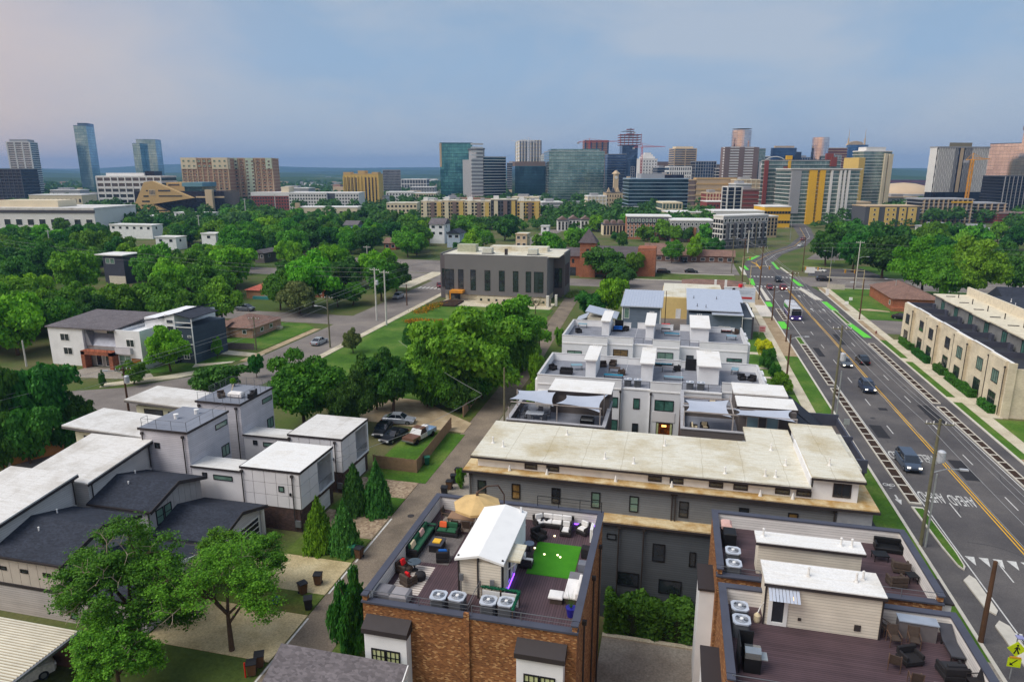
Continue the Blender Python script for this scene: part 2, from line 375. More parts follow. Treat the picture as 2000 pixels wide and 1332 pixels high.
# the avenue: straight to the junction, then swinging right towards the towers
AL=[(24.4,20),(24.4,225),(24.0,250),(25.0,270),(27.5,288),(36,314),(52,352),(65.5,405),(72,470),(74,560)]
AR=[(42.9,20),(42.9,215),(38.9,250),(37.6,270),(38.0,288),(45,316),(61,355),(73,404),(82,470),(86,560)]
av=MB()
for i in range(len(AL)-1):av.quad((*AL[i],.03),(*AR[i],.03),(*AR[i+1],.03),(*AL[i+1],.03))
avenue=av.build('avenue',asph,kind='structure')
ZM=.036
def mark(pts,m=whitep,name='lane_marking',z=ZM):MB().quad(*[(x,y,z)for x,y in pts]).build(name,m,avenue)
def bar(x0,x1,y0,y1,m=whitep,name='lane_marking'):mark(rc(x0,x1,y0,y1),m,name)
for x in(33.38,33.72):bar(x,x+.13,20,221,yellowp,'centre_line')
mark([(33.6,62),(33.75,62),(31.3,20),(31.15,20)],yellowp,'centre_line')
for x in(27.52,39.72):bar(x,x+.12,20,222,name='edge_line')
for k,y in enumerate(range(26,218,12)):
 bar(30.36,30.48,y,y+3.2,name='lane_dash'); bar(36.84,36.96,y+3,y+6.2,name='lane_dash')
for y in(223.2,244.6):
 for k in range(12):bar(25.2+k*1.15,25.75+k*1.15,y,y+1.9,name='crosswalk_block')
for k in range(5):x=27.9+k*1.15; mark([(x,65.8),(x+.8,65.8),(x+.4,64.2)],name='yield_triangle')
for k in range(5):x=27.2+k*1.0; mark([(x,54.3),(x+.7,54.3),(x+.35,53.0)],name='yield_triangle')
for x0 in(26.9,27.9,28.9,29.9,30.9):bar(x0,x0+.55,46,50,name='crosswalk_block')
fnt={}
def lettering(word,x,y,w,h,m=whitep):
 c=bpy.data.curves.new('lettering','FONT'); c.body=word; c.align_x='CENTER'; c.align_y='CENTER'; c.fill_mode='FRONT'
 o=bpy.data.objects.new('road_lettering',c); C.objects.link(o); c.materials.append(m)
 bpy.context.view_layer.update(); dx,dy=o.dimensions.x,o.dimensions.y
 o.scale=(w/dx,h/dy,1); o.rotation_euler=(0,0,PI); o.location=(x,y,ZM+.003); o.parent=avenue
lettering('AHEAD',28.98,78.4,2.5,2.5); lettering('AHEAD',31.9,78.2,2.5,2.5)
lettering('YIELD',28.98,90.2,2.4,2.4); lettering('YIELD',31.9,89.9,2.4,2.4)
bk=MB()
def ring(cx,cy,r,w,n=14):
 for i in range(n):
  a,b=2*PI*i/n,2*PI*(i+1)/n
  bk.quad((cx+r*math.cos(a),cy+r*1.3*math.sin(a),ZM),(cx+(r+w)*math.cos(a),cy+(r+w)*1.3*math.sin(a),ZM),(cx+(r+w)*math.cos(b),cy+(r+w)*1.3*math.sin(b),ZM),(cx+r*math.cos(b),cy+r*1.3*math.sin(b),ZM))
ring(24.95,80.6,.2,.09); ring(25.65,80.6,.2,.09)
for a in([(24.95,80.6),(25.35,80.2)],[(25.35,80.2),(25.65,80.6)],[(25.2,80.9),(25.4,80.1)],[(25.1,79.6),(25.5,79.9)]):
 (x0,y0),(x1,y1)=a; bk.quad((x0-.05,y0,ZM),(x0+.05,y0,ZM),(x1+.05,y1,ZM),(x1-.05,y1,ZM))
bk.build('cycle_symbol',whitep,avenue)
mark([(25.15,78),(25.35,78),(25.35,76.8),(25.15,76.8)],name='cycle_arrow'); mark([(24.9,76.9),(25.6,76.9),(25.25,75.6)],name='cycle_arrow')
for x in(34.3,37.2):
 for y in(206,186):
  bar(x+.9,x+1.05,y,y+2.6,name='turn_arrow'); mark([(x+.55,y+2.6),(x+1.4,y+2.6),(x+.97,y+4.2)],name='turn_arrow')
bar(36.9,39.7,219.5,220.2,name='stop_line'); bar(34.0,36.8,219.5,220.2,name='stop_line')
for p in([(24.6,190),(26.1,190),(26.1,197),(24.6,197)],[(24.6,163),(26.2,163),(26.2,171),(24.6,171)],[(40.2,187),(41.5,187),(41.2,201),(39.8,201)],[(40.6,158),(42.2,158),(41.3,174),(40.0,174)],
[(23.9,226),(25.0,226),(25.6,240),(24.2,240)],[(38.0,228),(39.6,228),(38.6,243),(37.6,243)],[(25.2,262),(26.4,262),(26.0,274),(24.8,274)],[(36.4,266),(37.4,266),(37.8,287),(36.8,287)],[(28,292),(30,292),(35,308),(33.4,308)]):
 mark(p,greenp,'cycle_lane_green')
mark([(30.5,262),(30.7,262),(31.0,280),(29.4,286),(29.0,286),(30.4,279)],yellowp,'centre_line')
for i in range(3,8):
 (a,b),(c,d)=AL[i],AR[i]; (e_,f_),(g_,h_)=AL[i+1],AR[i+1]
 for t in(.36,.68):mark([(a+(c-a)*t,b+(d-b)*t),(a+(c-a)*t+.15,b+(d-b)*t),(e_+(g_-e_)*t+.15,f_+(h_-f_)*t),(e_+(g_-e_)*t,f_+(h_-f_)*t)],yellowp if t<.5 else whitep,'centre_line' if t<.5 else 'edge_line')
 # planted separators with mulch beds and concrete dividers
def separator(label,x0,x1,y0,y1,fill,div=True,nose=0):
 t=thing('planted_separator',label,'planter',((x0+x1)/2,y0,0),'planted separators along the cycle lanes')
 k=MB(); w=.13
 k.box(x0,x0+w,y0,y1,0,.19); k.box(x1-w,x1,y0,y1,0,.19); k.box(x0+w,x1-w,y0,y0+w*2,0,.19); k.box(x0+w,x1-w,y1-w*2,y1,0,.19)
 k.build('kerb',curbm,t)
 MB().box(x0+w,x1-w,y0+w*2,y1-w*2,0,.12).build('planting_bed',fill,t)
 if div:
  n=int((y1-y0)/2.3)
  for i in range(1,n):
   y=y0+(y1-y0)*i/n; MB().box(x0+w,x1-w,y-.1,y+.1,.1,.17).build('divider',curbm,t)
 return t
separator('long mulch planter beside the left cycle lane, nearest the painted cycle symbol',26.1,27.35,76,117.6,mulch)
separator('mulch planter beside the left cycle lane in front of the parked shopfronts, middle one',26.1,27.35,119.4,147.5,mulch)
separator('short grassy planter at the far end of the left mulch planters',26.1,27.3,148,154.5,lawn,False)
separator('short mulch planter beside the left cycle lane next to the bus',26.1,27.3,172.5,187,mulch)
separator('long mulch planter on the right of the avenue opposite the cycle symbol',40.0,41.15,60,111.5,mulch)
separator('mulch planter on the right of the avenue in front of the cream terrace',40.0,41.15,113.2,152,mulch)
separator('grassy separator on the right of the avenue between two green cycle patches',39.9,41.0,171,188,lawn,False)
def island(label,pts,fill):
 t=thing('traffic_island',label,'traffic island',(pts[0][0],pts[0][1],0))
 cx=sum(p[0]for p in pts)/len(pts); cy=sum(p[1]for p in pts)/len(pts)
 MB().prism(pts,0,.16).build('kerb',curbm,t)
 if fill:MB().prism([(cx+(x-cx)*.70,cy+(y-cy)*.95)for x,y in pts],.1,.19).build('fill',fill,t)
island('teardrop grass island in the avenue below the cycle arrow',[(26.05,75.2),(27.2,75.2),(27.35,66),(27.2,63.6),(26.9,63),(26.6,63.6),(26.3,67)],lawn)
island('white concrete island at the lower right beyond the teardrop grass island',[(26.2,61.2),(27.0,62.2),(27.3,61.6),(27.25,57),(26.9,56.4),(26.4,57)],None)
island('white concrete island nearest the yellow walking figure sign',[(26.2,54.8),(26.8,55.6),(27.3,55),(27.3,49.5),(26.9,49),(26.3,49.5)],None)
island('pale concrete boarding island on the left before the junction',[(25.2,199),(26.4,199),(26.3,221),(25.6,221)],None)
island('pale concrete boarding island on the right before the junction',[(38.6,203),(40.6,203),(38.4,222),(37.0,222)],None)
island('pale median nose left of the far junction',[(23.2,249),(24.3,247.5),(24.6,262),(23.4,270)],None)
island('curved pale kerb wedge right of the far junction',[(38.9,249),(39.6,249),(38.6,271),(38.0,271)],None)
# pavements and verges
sheet('kerb',rc(24.1,24.4,20,224),.15,curbm); sheet('kerb',rc(42.9,43.2,20,222),.15,curbm)
sheet('verge',rc(15.8,24.1,50,112),.10,lawn); sheet('verge',rc(21.6,24.1,112,137.5),.10,lawn)
sheet('pavement',rc(20.0,21.6,84,226),.14,conc); sheet('pavement',rc(15.8,24.1,30,50),.13,conc_grey)
sheet('pavement',rc(21.6,24.1,137.5,174),.142,brickwalk)
sheet('pavement',rc(21.3,24.1,176,191),.145,plain('bus_pad',L(212,203,190),.85)); sheet('pavement',rc(21.6,24.1,191,226),.142,brickwalk)
sheet('path',rc(14.6,20.0,137.4,139.2),.11,conc); sheet('path',rc(15.8,20,121,122.2),.11,conc); sheet('path',rc(15.8,20,127,128.2),.11,conc)
sheet('verge',rc(12,20.0,112,158),.09,lawn)
sheet('verge',rc(43.2,44.5,92,114.5),.10,lawn); sheet('verge',rc(43.2,44.5,117,138.5),.10,lawn); sheet('verge',rc(43.2,44.5,141,156),.10,lawn)
sheet('pavement',rc(44.5,46.2,60,226),.14,conc); sheet('pavement',rc(43.2,44.5,60,92),.138,brickwalk); sheet('pavement',rc(43.2,44.5,114.5,117),.138,conc); sheet('pavement',rc(43.2,44.5,138.5,141),.138,conc)
sheet('pavement',rc(43.2,44.5,156,176),.138,brickwalk); sheet('pavement',rc(43.2,44.5,188,226),.138,brickwalk); sheet('pavement',rc(43.2,44.5,176,188),.138,conc)
sheet('pavement',rc(43.2,46.2,45,60),.138,conc)
sheet('verge',rc(46.2,47.6,108,157),.12,groundm('pale_gravel',[L(190,178,156),L(208,198,176)],.5,10))
sheet('lawn',rc(46.2,90,40,107.4),.1,lawn)
sheet('parking_lot',rc(46.2,56,163,178),.03,asph_old); sheet('lawn',rc(46.2,110,178,225.5),.08,lawn)
sheet('path',[(47,190),(54,189),(54,190.2),(50,192.5),(47,191.5)],.095,gravel)
# crossing street beyond
sheet('cross_street',rc(38,420,227.5,248.5),.02,asph_old); sheet('cross_street',rc(-330,25,212,227),.02,asph_old)
for y in(234.5,238,241.5):sheet('lane_marking',rc(52,120,y,y+.18),.026,whitep,None)
sheet('kerb',rc(47,300,225.6,226.2),.15,curbm); sheet('kerb',rc(48,300,249,249.6),.15,curbm)
sheet('parking_lot',[(44.5,250.5),(75,250.5),(70,275),(48,270)],.03,asph); sheet('verge',[(70,251),(160,251),(160,275),(66,281)],.05,lawn)
sheet('verge',[(44,268),(64,281),(70,300),(50,298)],.06,lawn2); sheet('parking_lot',[(52,300),(90,290),(100,318),(62,330)],.03,asph_old)
sheet('parking_lot',rc(-15,22,247,296),.03,asph_old); sheet('parking_lot',rc(-14,22.5,199,229),.035,asph_old); sheet('kerb',rc(-14,22.5,229.4,230.2),.14,curbm); sheet('kerb',rc(-15,20,246,246.6),.14,curbm)
sheet('verge',rc(-4,20,231.5,244.8),.05,lawn2)
sheet('parking_lot',rc(-9,21,150,172),.03,asph_old); sheet('parking_lot',rc(14.8,19.8,158,199),.032,conc_grey)
# left street and its side streets
sheet('street',rc(-77.2,-66.7,40,420),.024,asph_old); sheet('side_street',rc(-330,-77.2,143.5,153.4),.022,asph_old)
sheet('street',[(-77.2,74),(-77.2,112),(-80,101),(-88,91),(-98,86),(-98,74)],.026,asph_old)
sheet('pavement',rc(-66.6,-65.0,100,205),.14,conc); sheet('pavement',rc(-79.3,-77.6,110,138),.12,gravel); sheet('pavement',[(-92,90),(-83,97.5),(-80,103),(-81.5,104),(-86,98.5),(-93,92)],.12,conc)
for k in range(7):sheet('crosswalk_block',rc(-76.6+k*1.3,-76.0+k*1.3,196,199),.032,whitep)
sheet('pavement',rc(-84,-79,196,230),.10,conc)
sheet('parking_lot',rc(-130,-66,228,262),.03,asph_old)
sheet('lawn',rc(-64.9,-30,95,172),.07,lawn)
# the alley and its aprons
sheet('alley',[(-27.3,15),(-23.4,15),(-23.6,120),(-26.3,200),(-30.2,200),(-27.4,120)],.024,asph_alley)
for y0,y1 in((29,38.2),(39.6,43.2),(46.6,51)):sheet('alley_line',rc(-27.25,-27.1,y0,y1),.03,whitep)
sheet('alley_line',rc(-27.2,-27.05,51.6,60),.03,whitep)
sheet('apron',rc(-38.2,-27.4,46.3,51.4),.05,conc_drive); sheet('apron',rc(-38.2,-27.4,37.9,43.5),.05,conc_drive)
sheet('apron',rc(-34.4,-27.4,55.6,60.4),.05,paverd); sheet('apron',rc(-34.4,-27.4,64.4,68.5),.05,paverd)
sheet('lawn',rc(-34.4,-27.4,60.4,64.4),.07,lawn); sheet('lawn',rc(-34.4,-27.4,51.4,55.6),.065,lawn2); sheet('lawn',rc(-38,-27.4,43.5,46.3),.065,lawn2)
sheet('lawn',rc(-34.4,-26.6,68.5,84),.06,lawn); sheet('gravel_drive',[(-44,86),(-27,84.6),(-27,88.4),(-32,92),(-37,96),(-44,97)],.075,gravel)
sheet('verge',rc(-29.5,-27.4,88.4,130),.05,lawn2)
sheet('apron',rc(-3.9,3.6,24,46.4),.05,conc_grey); sheet('kerb',rc(-3.9,3.6,46.4,46.8),.16,conc)
sheet('verge',rc(-23.4,-16.2,26,48),.06,lawn2); sheet('apron',rc(-23.4,-16.2,50,98),.055,conc_grey)
for x in(-34.6,-30.9):pass
# ================================================================== near buildings
brick=brickm('brick_orange',[L(132,84,50),L(150,98,58),L(112,68,40),L(166,112,68),L(140,90,52),L(196,150,100),L(122,76,44),L(154,100,58)],L(146,112,78),.16,.074)
brick_dark=brickm('brick_brown',[L(74,54,50),L(88,64,58),L(64,48,46)],L(96,82,76))
brick_red=brickm('brick_red',[L(150,78,50),L(168,92,60),L(132,66,42)],L(150,120,100))
brick_pink=brickm('brick_pink',[L(176,130,104),L(190,146,118),L(160,114,92)],L(180,160,144))
coping=plain('coping_slate',L(74,76,88),.55,var=.15,scale=.9)
sid_white=siding('siding_white',L(228,222,216),.18)
sid_cream=siding('siding_cream',L(222,212,194),.17)
sid_grey=siding('siding_grey',L(124,127,129),.19)
sid_dgrey=siding('siding_dark_grey',L(84,89,94),.19)
sid_lav=siding('siding_pale_grey',L(204,200,204),.2)
sid_blue=siding('siding_slate_blue',L(112,124,140),.2)
sid_taupe=siding('siding_taupe',L(104,96,92),.18)
white_w=plain('render_white',L(230,230,230),.8,var=.10,scale=.6)
white_w2=plain('painted_block_white',L(228,228,230),.8,var=.09,scale=.5)
lav_w=plain('panel_pale',L(224,220,220),.7,var=.08,scale=.5)
cream_w=brickm('painted_brick_cream',[L(226,212,184),L(232,218,192),L(220,206,176)],L(218,204,176),.3,.1)
roof_tan=stained('roof_membrane_tan',L(220,216,200),L(176,158,116),.85,.22,.48,.74,3.1)
roof_ylw=stained('roof_ledge_ochre',L(214,196,156),L(176,138,80),.85,.8,.40,.62)
roof_white=stained('roof_membrane_white',L(234,232,228),L(204,196,182),.8,.3,.54,.84)
roof_pale=stained('roof_membrane_pale',L(222,219,214),L(176,168,156),.85,.25,.48,.76,2.6)
roof_grey=plain('roof_membrane_grey',L(128,132,142),.85,var=.1,scale=.6)
deck_grey=stripes('deck_grey',L(132,134,142),L(104,106,114),.16,1,.8,.86,.05,.05)
deck_purple_y=stripes('deck_boards_along',L(84,66,70),L(44,34,38),.15,0,.7,.80,.06,.14)
deck_purple_x=stripes('deck_boards_across',L(84,66,70),L(44,34,38),.15,1,.7,.80,.06,.14)
shing=shingle('shingle_charcoal',L(50,54,64)); shing2=shingle('shingle_grey',L(104,98,100)); shing_b=shingle('shingle_brown',L(128,100,88))
metal_r=plain('metal_roof',L(196,202,214),.4,.3,.5,var=.08)
trim_dk=plain('trim_dark',L(56,50,50),.6,var=.1); trim_w=plain('trim_white',L(232,230,226),.6,var=.06); pipe_m=plain('downpipe',L(66,60,58),.5,.2)
gl_dk=glass('glass_dark',L(44,50,56),.06,0,1.0); gl_gr=glass('glass_green',L(108,136,122),.08,0,.9,.2,1.2); gl_lit=glass('glass_blind',L(196,202,150),.25,0,.5,.12,3)
gl_teal=glass('glass_teal_curtain',L(70,110,100),.1,0,.8,.3,1.5); gl_brown=glass('glass_warm',L(120,96,58),.1,0,.8,.4,2)
garage_w=plain('garage_white',L(226,224,222),.6,var=.06); blackm=plain('black_metal',L(32,32,34),.5,.2)
railm=plain('rail_grey',L(120,122,126),.45,.4)
def part(name,m,t,*boxes):
 b=MB()
 for x in boxes:b.box(*x)
 return b.build(name,m,t)
def parapet(t,x0,x1,y0,y1,z0,z1,outer,inner,th=.26,capw=.36,sides='nsew',capm=coping,capname='coping',cut=()):
 """walls standing round a roof terrace, lined inside, with a coping on top"""
 o=MB(); i=MB(); c=MB()
 S={'s':(x0,x1,y0,y0+th),'n':(x0,x1,y1-th,y1),'w':(x0,x0+th,y0+th,y1-th),'e':(x1-th,x1,y0+th,y1-th)}
 e=.03; g=(capw-th)/2
 for k in sides:
  a=S[k]; o.box(*a,z0,z1)
  if inner:
   if k=='s':i.box(x0+th,x1-th,a[3],a[3]+e,z0,z1)
   if k=='n':i.box(x0+th,x1-th,a[2]-e,a[2],z0,z1)
   if k=='w':i.box(a[1],a[1]+e,y0+th+e,y1-th-e,z0,z1)
   if k=='e':i.box(a[0]-e,a[0],y0+th+e,y1-th-e,z0,z1)
  if k in 'sn':c.box(a[0]-g,a[1]+g,a[2]-g,a[3]+g+e,z1,z1+.09)
  else:c.box(a[0]-g,a[1]+g+e,a[2]+g+e,a[3]-g,z1,z1+.088)
 o.build('parapet',outer,t)
 if inner and i.v:i.build('parapet_lining',inner,t)
 c.build(capname,capm,t)
def rail(t,pts,z,h=1.0,m=railm,step=1.8,wires=3):
 b=MB()
 for(x0,y0),(x1,y1)in zip(pts,pts[1:]):
  l=math.hypot(x1-x0,y1-y0); n=max(1,int(l/step))
  for k in range(n+1):
   x,y=x0+(x1-x0)*k/n,y0+(y1-y0)*k/n; b.tube((x,y,z),(x,y,z+h),.025,n=5)
  for j in range(wires):zz=z+h*(j+1)/wires; b.tube((x0,y0,zz),(x1,y1,zz),.022 if j==wires-1 else.01,n=4)
 return b.build('railing',m,t)
def pipes(t,*pts):
 for x,y,z0,z1 in pts:MB().tube((x,y,z0),(x,y,z1),.06,n=6).box(x-.13,x+.13,y-.1,y+.1,z1,z1+.25).build('downpipe',pipe_m,t)
def vents(t,m,*pts):
 for x,y,z in pts:MB().lathe(x,y,[(.16,z),(.07,z+.12),(.05,z+.5),(.09,z+.52),(.0,z+.6)],8).build('roof_vent',m,t)
 # ---- brick pair with the furnished roof terrace
bA=thing('brick_townhouse_pair','orange brick pair of townhouses with furnished roof terrace and green turf mat','townhouse',(-10,37.3,0))
part('wall',brick,bA,(-16.0,-3.9,31.0,43.6,0,10.98)); part('pier',brick,bA,(-10.05,-9.75,30.86,31.0,0,11.9))
part('roof_deck',deck_purple_y,bA,(-15.74,-4.16,31.26,43.34,10.98,11.0))
parapet(bA,-16.0,-3.9,31.0,43.6,10.98,11.98,brick,sid_white,th=.26,capw=.40,sides='nwe')
p_=MB(); p_.box(-16,-3.9,31.0,31.26,10.98,11.55); p_.build('parapet',brick,bA); part('coping',coping,bA,(-16.07,-3.83,30.9,31.36,11.55,11.66))
rail(bA,[(-15.6,31.25),(-9.9,31.25),(-9.9,33.6)],11.66,.5,railm,1.9,2); rail(bA,[(-9.7,31.25),(-4.2,31.25)],11.66,.5,railm,1.9,2); rail(bA,[(-8.5,43.48),(-4,43.48)],12.07,.75,blackm,1.3,3)
ph=MB().prof([(-11.25,11.0),(-8.62,11.0),(-8.62,13.3),(-9.95,13.62),(-11.25,13.3)],'y',33.85,39.8)
ph.build('stair_house',sid_cream,bA)
rf=MB().prof([(-11.4,13.27),(-9.95,13.63),(-8.48,13.27),(-8.48,13.40),(-9.95,13.77),(-11.4,13.40)],'y',33.55,39.95); rfo=rf.build('stair_house_roof',plain('roof_smooth_white',L(236,234,230),.7,var=.05,scale=1.2),bA)
part('corner_trim',trim_dk,bA,(-11.3,-11.2,33.8,33.9,11,13.5),(-10.1,-10.0,33.78,33.86,11,13.5),(-8.66,-8.56,33.8,33.9,11,13.5),(-10.06,-9.98,33.55,33.62,11,13.5))
part('stair_house_step',sid_cream,bA,(-9.98,-8.66,33.62,33.86,11,13.28))
part('side_wall_panel',white_w,bA,(-8.6,-8.55,36.6,39.7,11,13.2))
aw=MB().prof([(34.55,13.0),(36.4,13.0),(36.4,13.12),(34.55,13.12)],'x',-8.6,-7.75); aw.build('awning',roof_tan,bA)
MB().tube((-8.6,34.7,12.3),(-7.9,34.7,13.0),.04).tube((-8.6,36.3,12.3),(-7.9,36.3,13.0),.04).build('awning_bracket',trim_w,bA)
win(bA,'+x',-8.6,35.3,11.0,1.0,2.1,trim_w,gl_dk,1,1,.14,name='door')
MB().prof([(39.6,11.9),(40.9,11.9),(39.6,13.9)],'x',-8.9,-8.78).build('fin_wall',white_w,bA)
for cx,lb in((-14.45,'bay_window'),(-5.75,'bay_window')):
 b=MB().box(cx-1.25,cx+1.25,30.35,31.0,6.2,10.15); o=b.build(lb,white_w,bA)
 MB().prof([(30.2,10.15),(31.0,10.15),(31.0,10.85),(30.2,10.45)],'x',cx-1.35,cx+1.35).build('bay_roof',trim_dk,o)
 win(o,'-y',30.35,cx-.43,6.9,.84,2.3,blackm,gl_lit,3,5,.07); win(o,'-y',30.35,cx+.43,6.9,.84,2.3,blackm,gl_lit,3,5,.07)
pipes(bA,(-3.78,33.2,.2,10.6),(-3.78,37.6,.2,10.6),(-3.78,41.3,.2,10.6))
# ---- brick pair on the right, stepped in two terraces
bB=thing('brick_townhouse_pair','orange brick townhouses with bare purple roof terrace and dark patio chairs','townhouse',(9.6,33,0))
part('wall',brick,bB,(3.5,15.6,24.0,36.7,0,10.98)); part('roof_deck',deck_purple_x,bB,(3.76,15.34,24.3,36.44,10.98,11.0))
parapet(bB,3.5,15.6,28.9,36.7,10.98,11.98,brick,sid_white,.26,.40,'nwe'); part('parapet',brick,bB,(3.5,15.6,28.9,29.16,10.98,11.5)); part('coping',coping,bB,(3.43,15.67,28.8,29.25,11.5,11.6))
rail(bB,[(3.7,29.1),(15.3,29.1)],11.6,.5,railm,2.2,2)
part('bay_window',white_w,bB,(2.6,3.5,30.6,34.0,3.2,9.6)); part('bay_roof',trim_dk,bB,(2.5,3.5,30.4,34.1,9.6,9.75))
s_=MB().box(5.8,11.5,35.0,37.0,11.0,13.5).build('stair_house',sid_cream,bB); part('stair_house_roof',roof_white,bB,(5.65,11.65,34.85,37.15,13.5,13.62)); part('roof_edge',trim_dk,bB,(5.62,11.68,34.82,34.86,13.40,13.56))
part('corner_trim',trim_dk,bB,(5.72,5.8,34.95,35.05,11,13.5),(11.5,11.58,34.95,35.05,11,13.5))
win(bB,'-y',35.0,6.45,11.02,1.0,2.1,trim_w,gl_dk,1,1,.2,name='door')
aw=MB()
for k in range(9):x=5.85+k*.175; aw.prof([(34.15,13.02),(35.0,13.30),(35.0,13.34),(34.15,13.06)],'y',x,x+.15)if False else aw.quad((x,34.15,13.0),(x+.15,34.15,13.0),(x+.15,35.0,13.38),(x,35.0,13.38))
aw.build('awning',metal_r,bB)
vents(bB,roof_pale,(8.0,36,13.6),(10.4,36,13.6),(10.8,36.3,13.6))
part('wall_lamp',emit('lamp_warm',(1,.55,.2,1),1.2),bB,(7.15,7.25,34.9,35.0,12.7,12.85)); part('wall_vent',pipe_m,bB,(7.5,7.66,34.95,35.0,11.5,11.66),(10.3,10.62,34.96,35.0,11.35,11.7))
bC=thing('brick_townhouse_pair','orange brick townhouses with roof terrace behind the bare purple terrace, beside the avenue','townhouse',(9.6,42,0))
part('wall',brick,bC,(3.5,15.6,38.3,45.7,0,10.98)); part('link_wall',brick_dark,bC,(5.0,14.9,36.72,38.28,0,10.6)); part('roof_deck',deck_purple_x,bC,(3.76,15.34,38.5,45.44,10.98,11.0))
parapet(bC,3.5,15.6,38.3,45.7,10.98,11.98,brick,sid_white,.26,.40,'nwe'); part('parapet',brick,bC,(3.5,15.6,38.3,38.56,10.98,11.5)); part('coping',coping,bC,(3.43,15.67,38.2,38.66,11.5,11.6))
rail(bC,[(3.7,38.45),(5.9,38.45)],11.6,.5,railm,1.2,2); rail(bC,[(11.6,38.45),(15.4,38.45)],11.6,.5,railm,1.9,2)
part('bay_window',white_w,bC,(2.6,3.5,39.3,42.0,2.6,9.8)); part('bay_roof',trim_dk,bC,(2.5,3.5,39.2,42.1,9.8,9.95)); part('bay_window',white_w,bC,(15.6,16.3,38.9,41.3,3,11.2)); part('bay_roof',trim_dk,bC,(15.6,16.4,38.8,41.4,11.2,11.3))
MB().box(5.9,11.7,40.0,41.1,11.0,13.1).build('stair_house',sid_cream,bC); part('stair_house_roof',roof_white,bC,(5.75,11.85,39.85,41.25,13.1,13.22)); part('roof_edge',trim_dk,bC,(5.72,11.88,39.82,39.86,13.0,13.16))
vents(bC,roof_white,(6.2,40.6,13.2),(10.6,40.5,13.2),(11.2,40.5,13.2))
# ---- long grey building with stained roof
lg=thing('long_grey_townhouse_block','long grey clapboard block with stained tan flat roof across the middle','building',(0,53,0))
part('wall',sid_grey,lg,(-15.6,15.0,50.1,58.2,0,11.1)); part('rear_wing',sid_grey,lg,(6.9,15.0,58.2,62.0,0,11.1)); part('lower_wall',sid_dgrey,lg,(-15.5,14.9,48.95,50.1,0,8.4)); part('lower_roof',roof_ylw,lg,(-15.6,15.0,48.75,50.1,8.4,8.62)); part('lower_gutter',trim_dk,lg,(-15.6,15.0,48.66,48.75,8.36,8.52))
part('ledge_roof',roof_ylw,lg,(-16.0,15.3,49.75,51.0,11.1,11.28)); part('ledge_side',roof_ylw,lg,(14.0,15.3,51.0,61.9,11.1,11.28)); part('ledge_side',roof_ylw,lg,(-16.0,-15.0,51.0,58.3,11.1,11.28)); part('gutter',trim_dk,lg,(-16.05,15.35,49.66,49.75,11.02,11.2)); part('gutter',trim_dk,lg,(15.3,15.36,49.75,61.9,11.02,11.2)); part('gutter',trim_dk,lg,(-16.1,-16.0,49.75,58.3,11.02,11.2))
part('clerestory',plain('render_cream',L(232,230,226),.8,var=.1),lg,(-15.0,10.9,50.75,58.0,11.28,12.15)); part('clerestory_end',white_w,lg,(10.9,14.0,50.8,61.5,11.28,13.0))
part('upper_roof',roof_tan,lg,(-15.45,10.7,50.35,58.5,12.15,12.37)); part('rear_roof',roof_tan,lg,(6.85,10.7,58.5,62.2,12.15,12.365)); part('rear_roof',roof_tan,lg,(14.3,15.1,54.6,62.2,12.15,12.36)); part('upper_roof_end',roof_tan,lg,(10.7,14.35,50.45,54.8,13.0,13.22)); part('rear_roof',roof_tan,lg,(10.7,14.3,54.8,62.2,12.9,13.05)); part('roof_edge',trim_dk,lg,(-15.5,10.7,50.28,50.35,12.09,12.25)); part('roof_edge',trim_dk,lg,(10.65,14.4,50.38,50.45,12.94,13.1)); part('upper_wall_fill',white_w,lg,(10.6,10.7,50.6,58.4,12.37,13.0))
for k,x in enumerate((-10.5,-8.7,-.6,1.05,4.0,5.8,8.8,10.3)):win(lg,'-y',50.75 if x<10 else 50.75,x,11.42,1.05,.46,trim_dk,gl_dk)
win(lg,'-y',50.8,12.9,11.6,1.25,1.1,trim_dk,gl_dk,2,1)
for k,x in enumerate((-14.5,-11.6,-8.3,-5.1,-2.1,1.7,6.1,9.6)):win(lg,'-y',50.1,x,8.95,.72,1.35,blackm,(gl_dk,gl_brown,gl_dk,gl_gr,gl_gr,gl_dk,gl_dk,gl_brown)[k],1,2)
for x,z,w,h,g_ in((-3.65,7.0,.75,.5,sid_dgrey),(.0,5.6,.95,1.5,gl_dk),(2.55,5.5,.5,1.25,gl_dk),(-2.25,3.1,1.7,1.2,gl_dk),(1.0,2.9,1.75,1.2,gl_dk)):win(lg,'-y',48.95,x,z,w,h,blackm,g_)
pipes(lg,(.8,49.95,8.65,10.8),(1.05,49.95,8.65,10.8),(-3.1,48.8,2.2,8.1),(-1.2,48.8,2.2,8.1),(12.4,49.95,8.65,10.8),(-15.4,49.95,0,10.8))
vents(lg,roof_white,*[(x*1.055,y*1.055,12.37)for x,y in((-13.6,50.4),(-12.6,49.8),(-4.4,49.3),(-2.2,48.9),(4.4,48.7),(8.2,54),(7.2,48.9),(7.9,48.9),(8.9,51.2),(0,53),(-8,53.5))]); vents(lg,roof_white,(12.3,52.8,13.22))
for x in(-12.2,-9.1,-3.6,.7,7.2,9.5):MB().lathe(x,50.35,[(.14,11.28),(.04,11.75),(0,11.8)],8).build('roof_vent',roof_white,lg)
part('end_siding',plain('metal_cladding',L(168,172,178),.5,.2),lg,(12.6,14.96,50.02,50.1,8.62,11.1))
part('balcony',blackm,lg,(15.0,16.2,51,56,7.3,8.4))
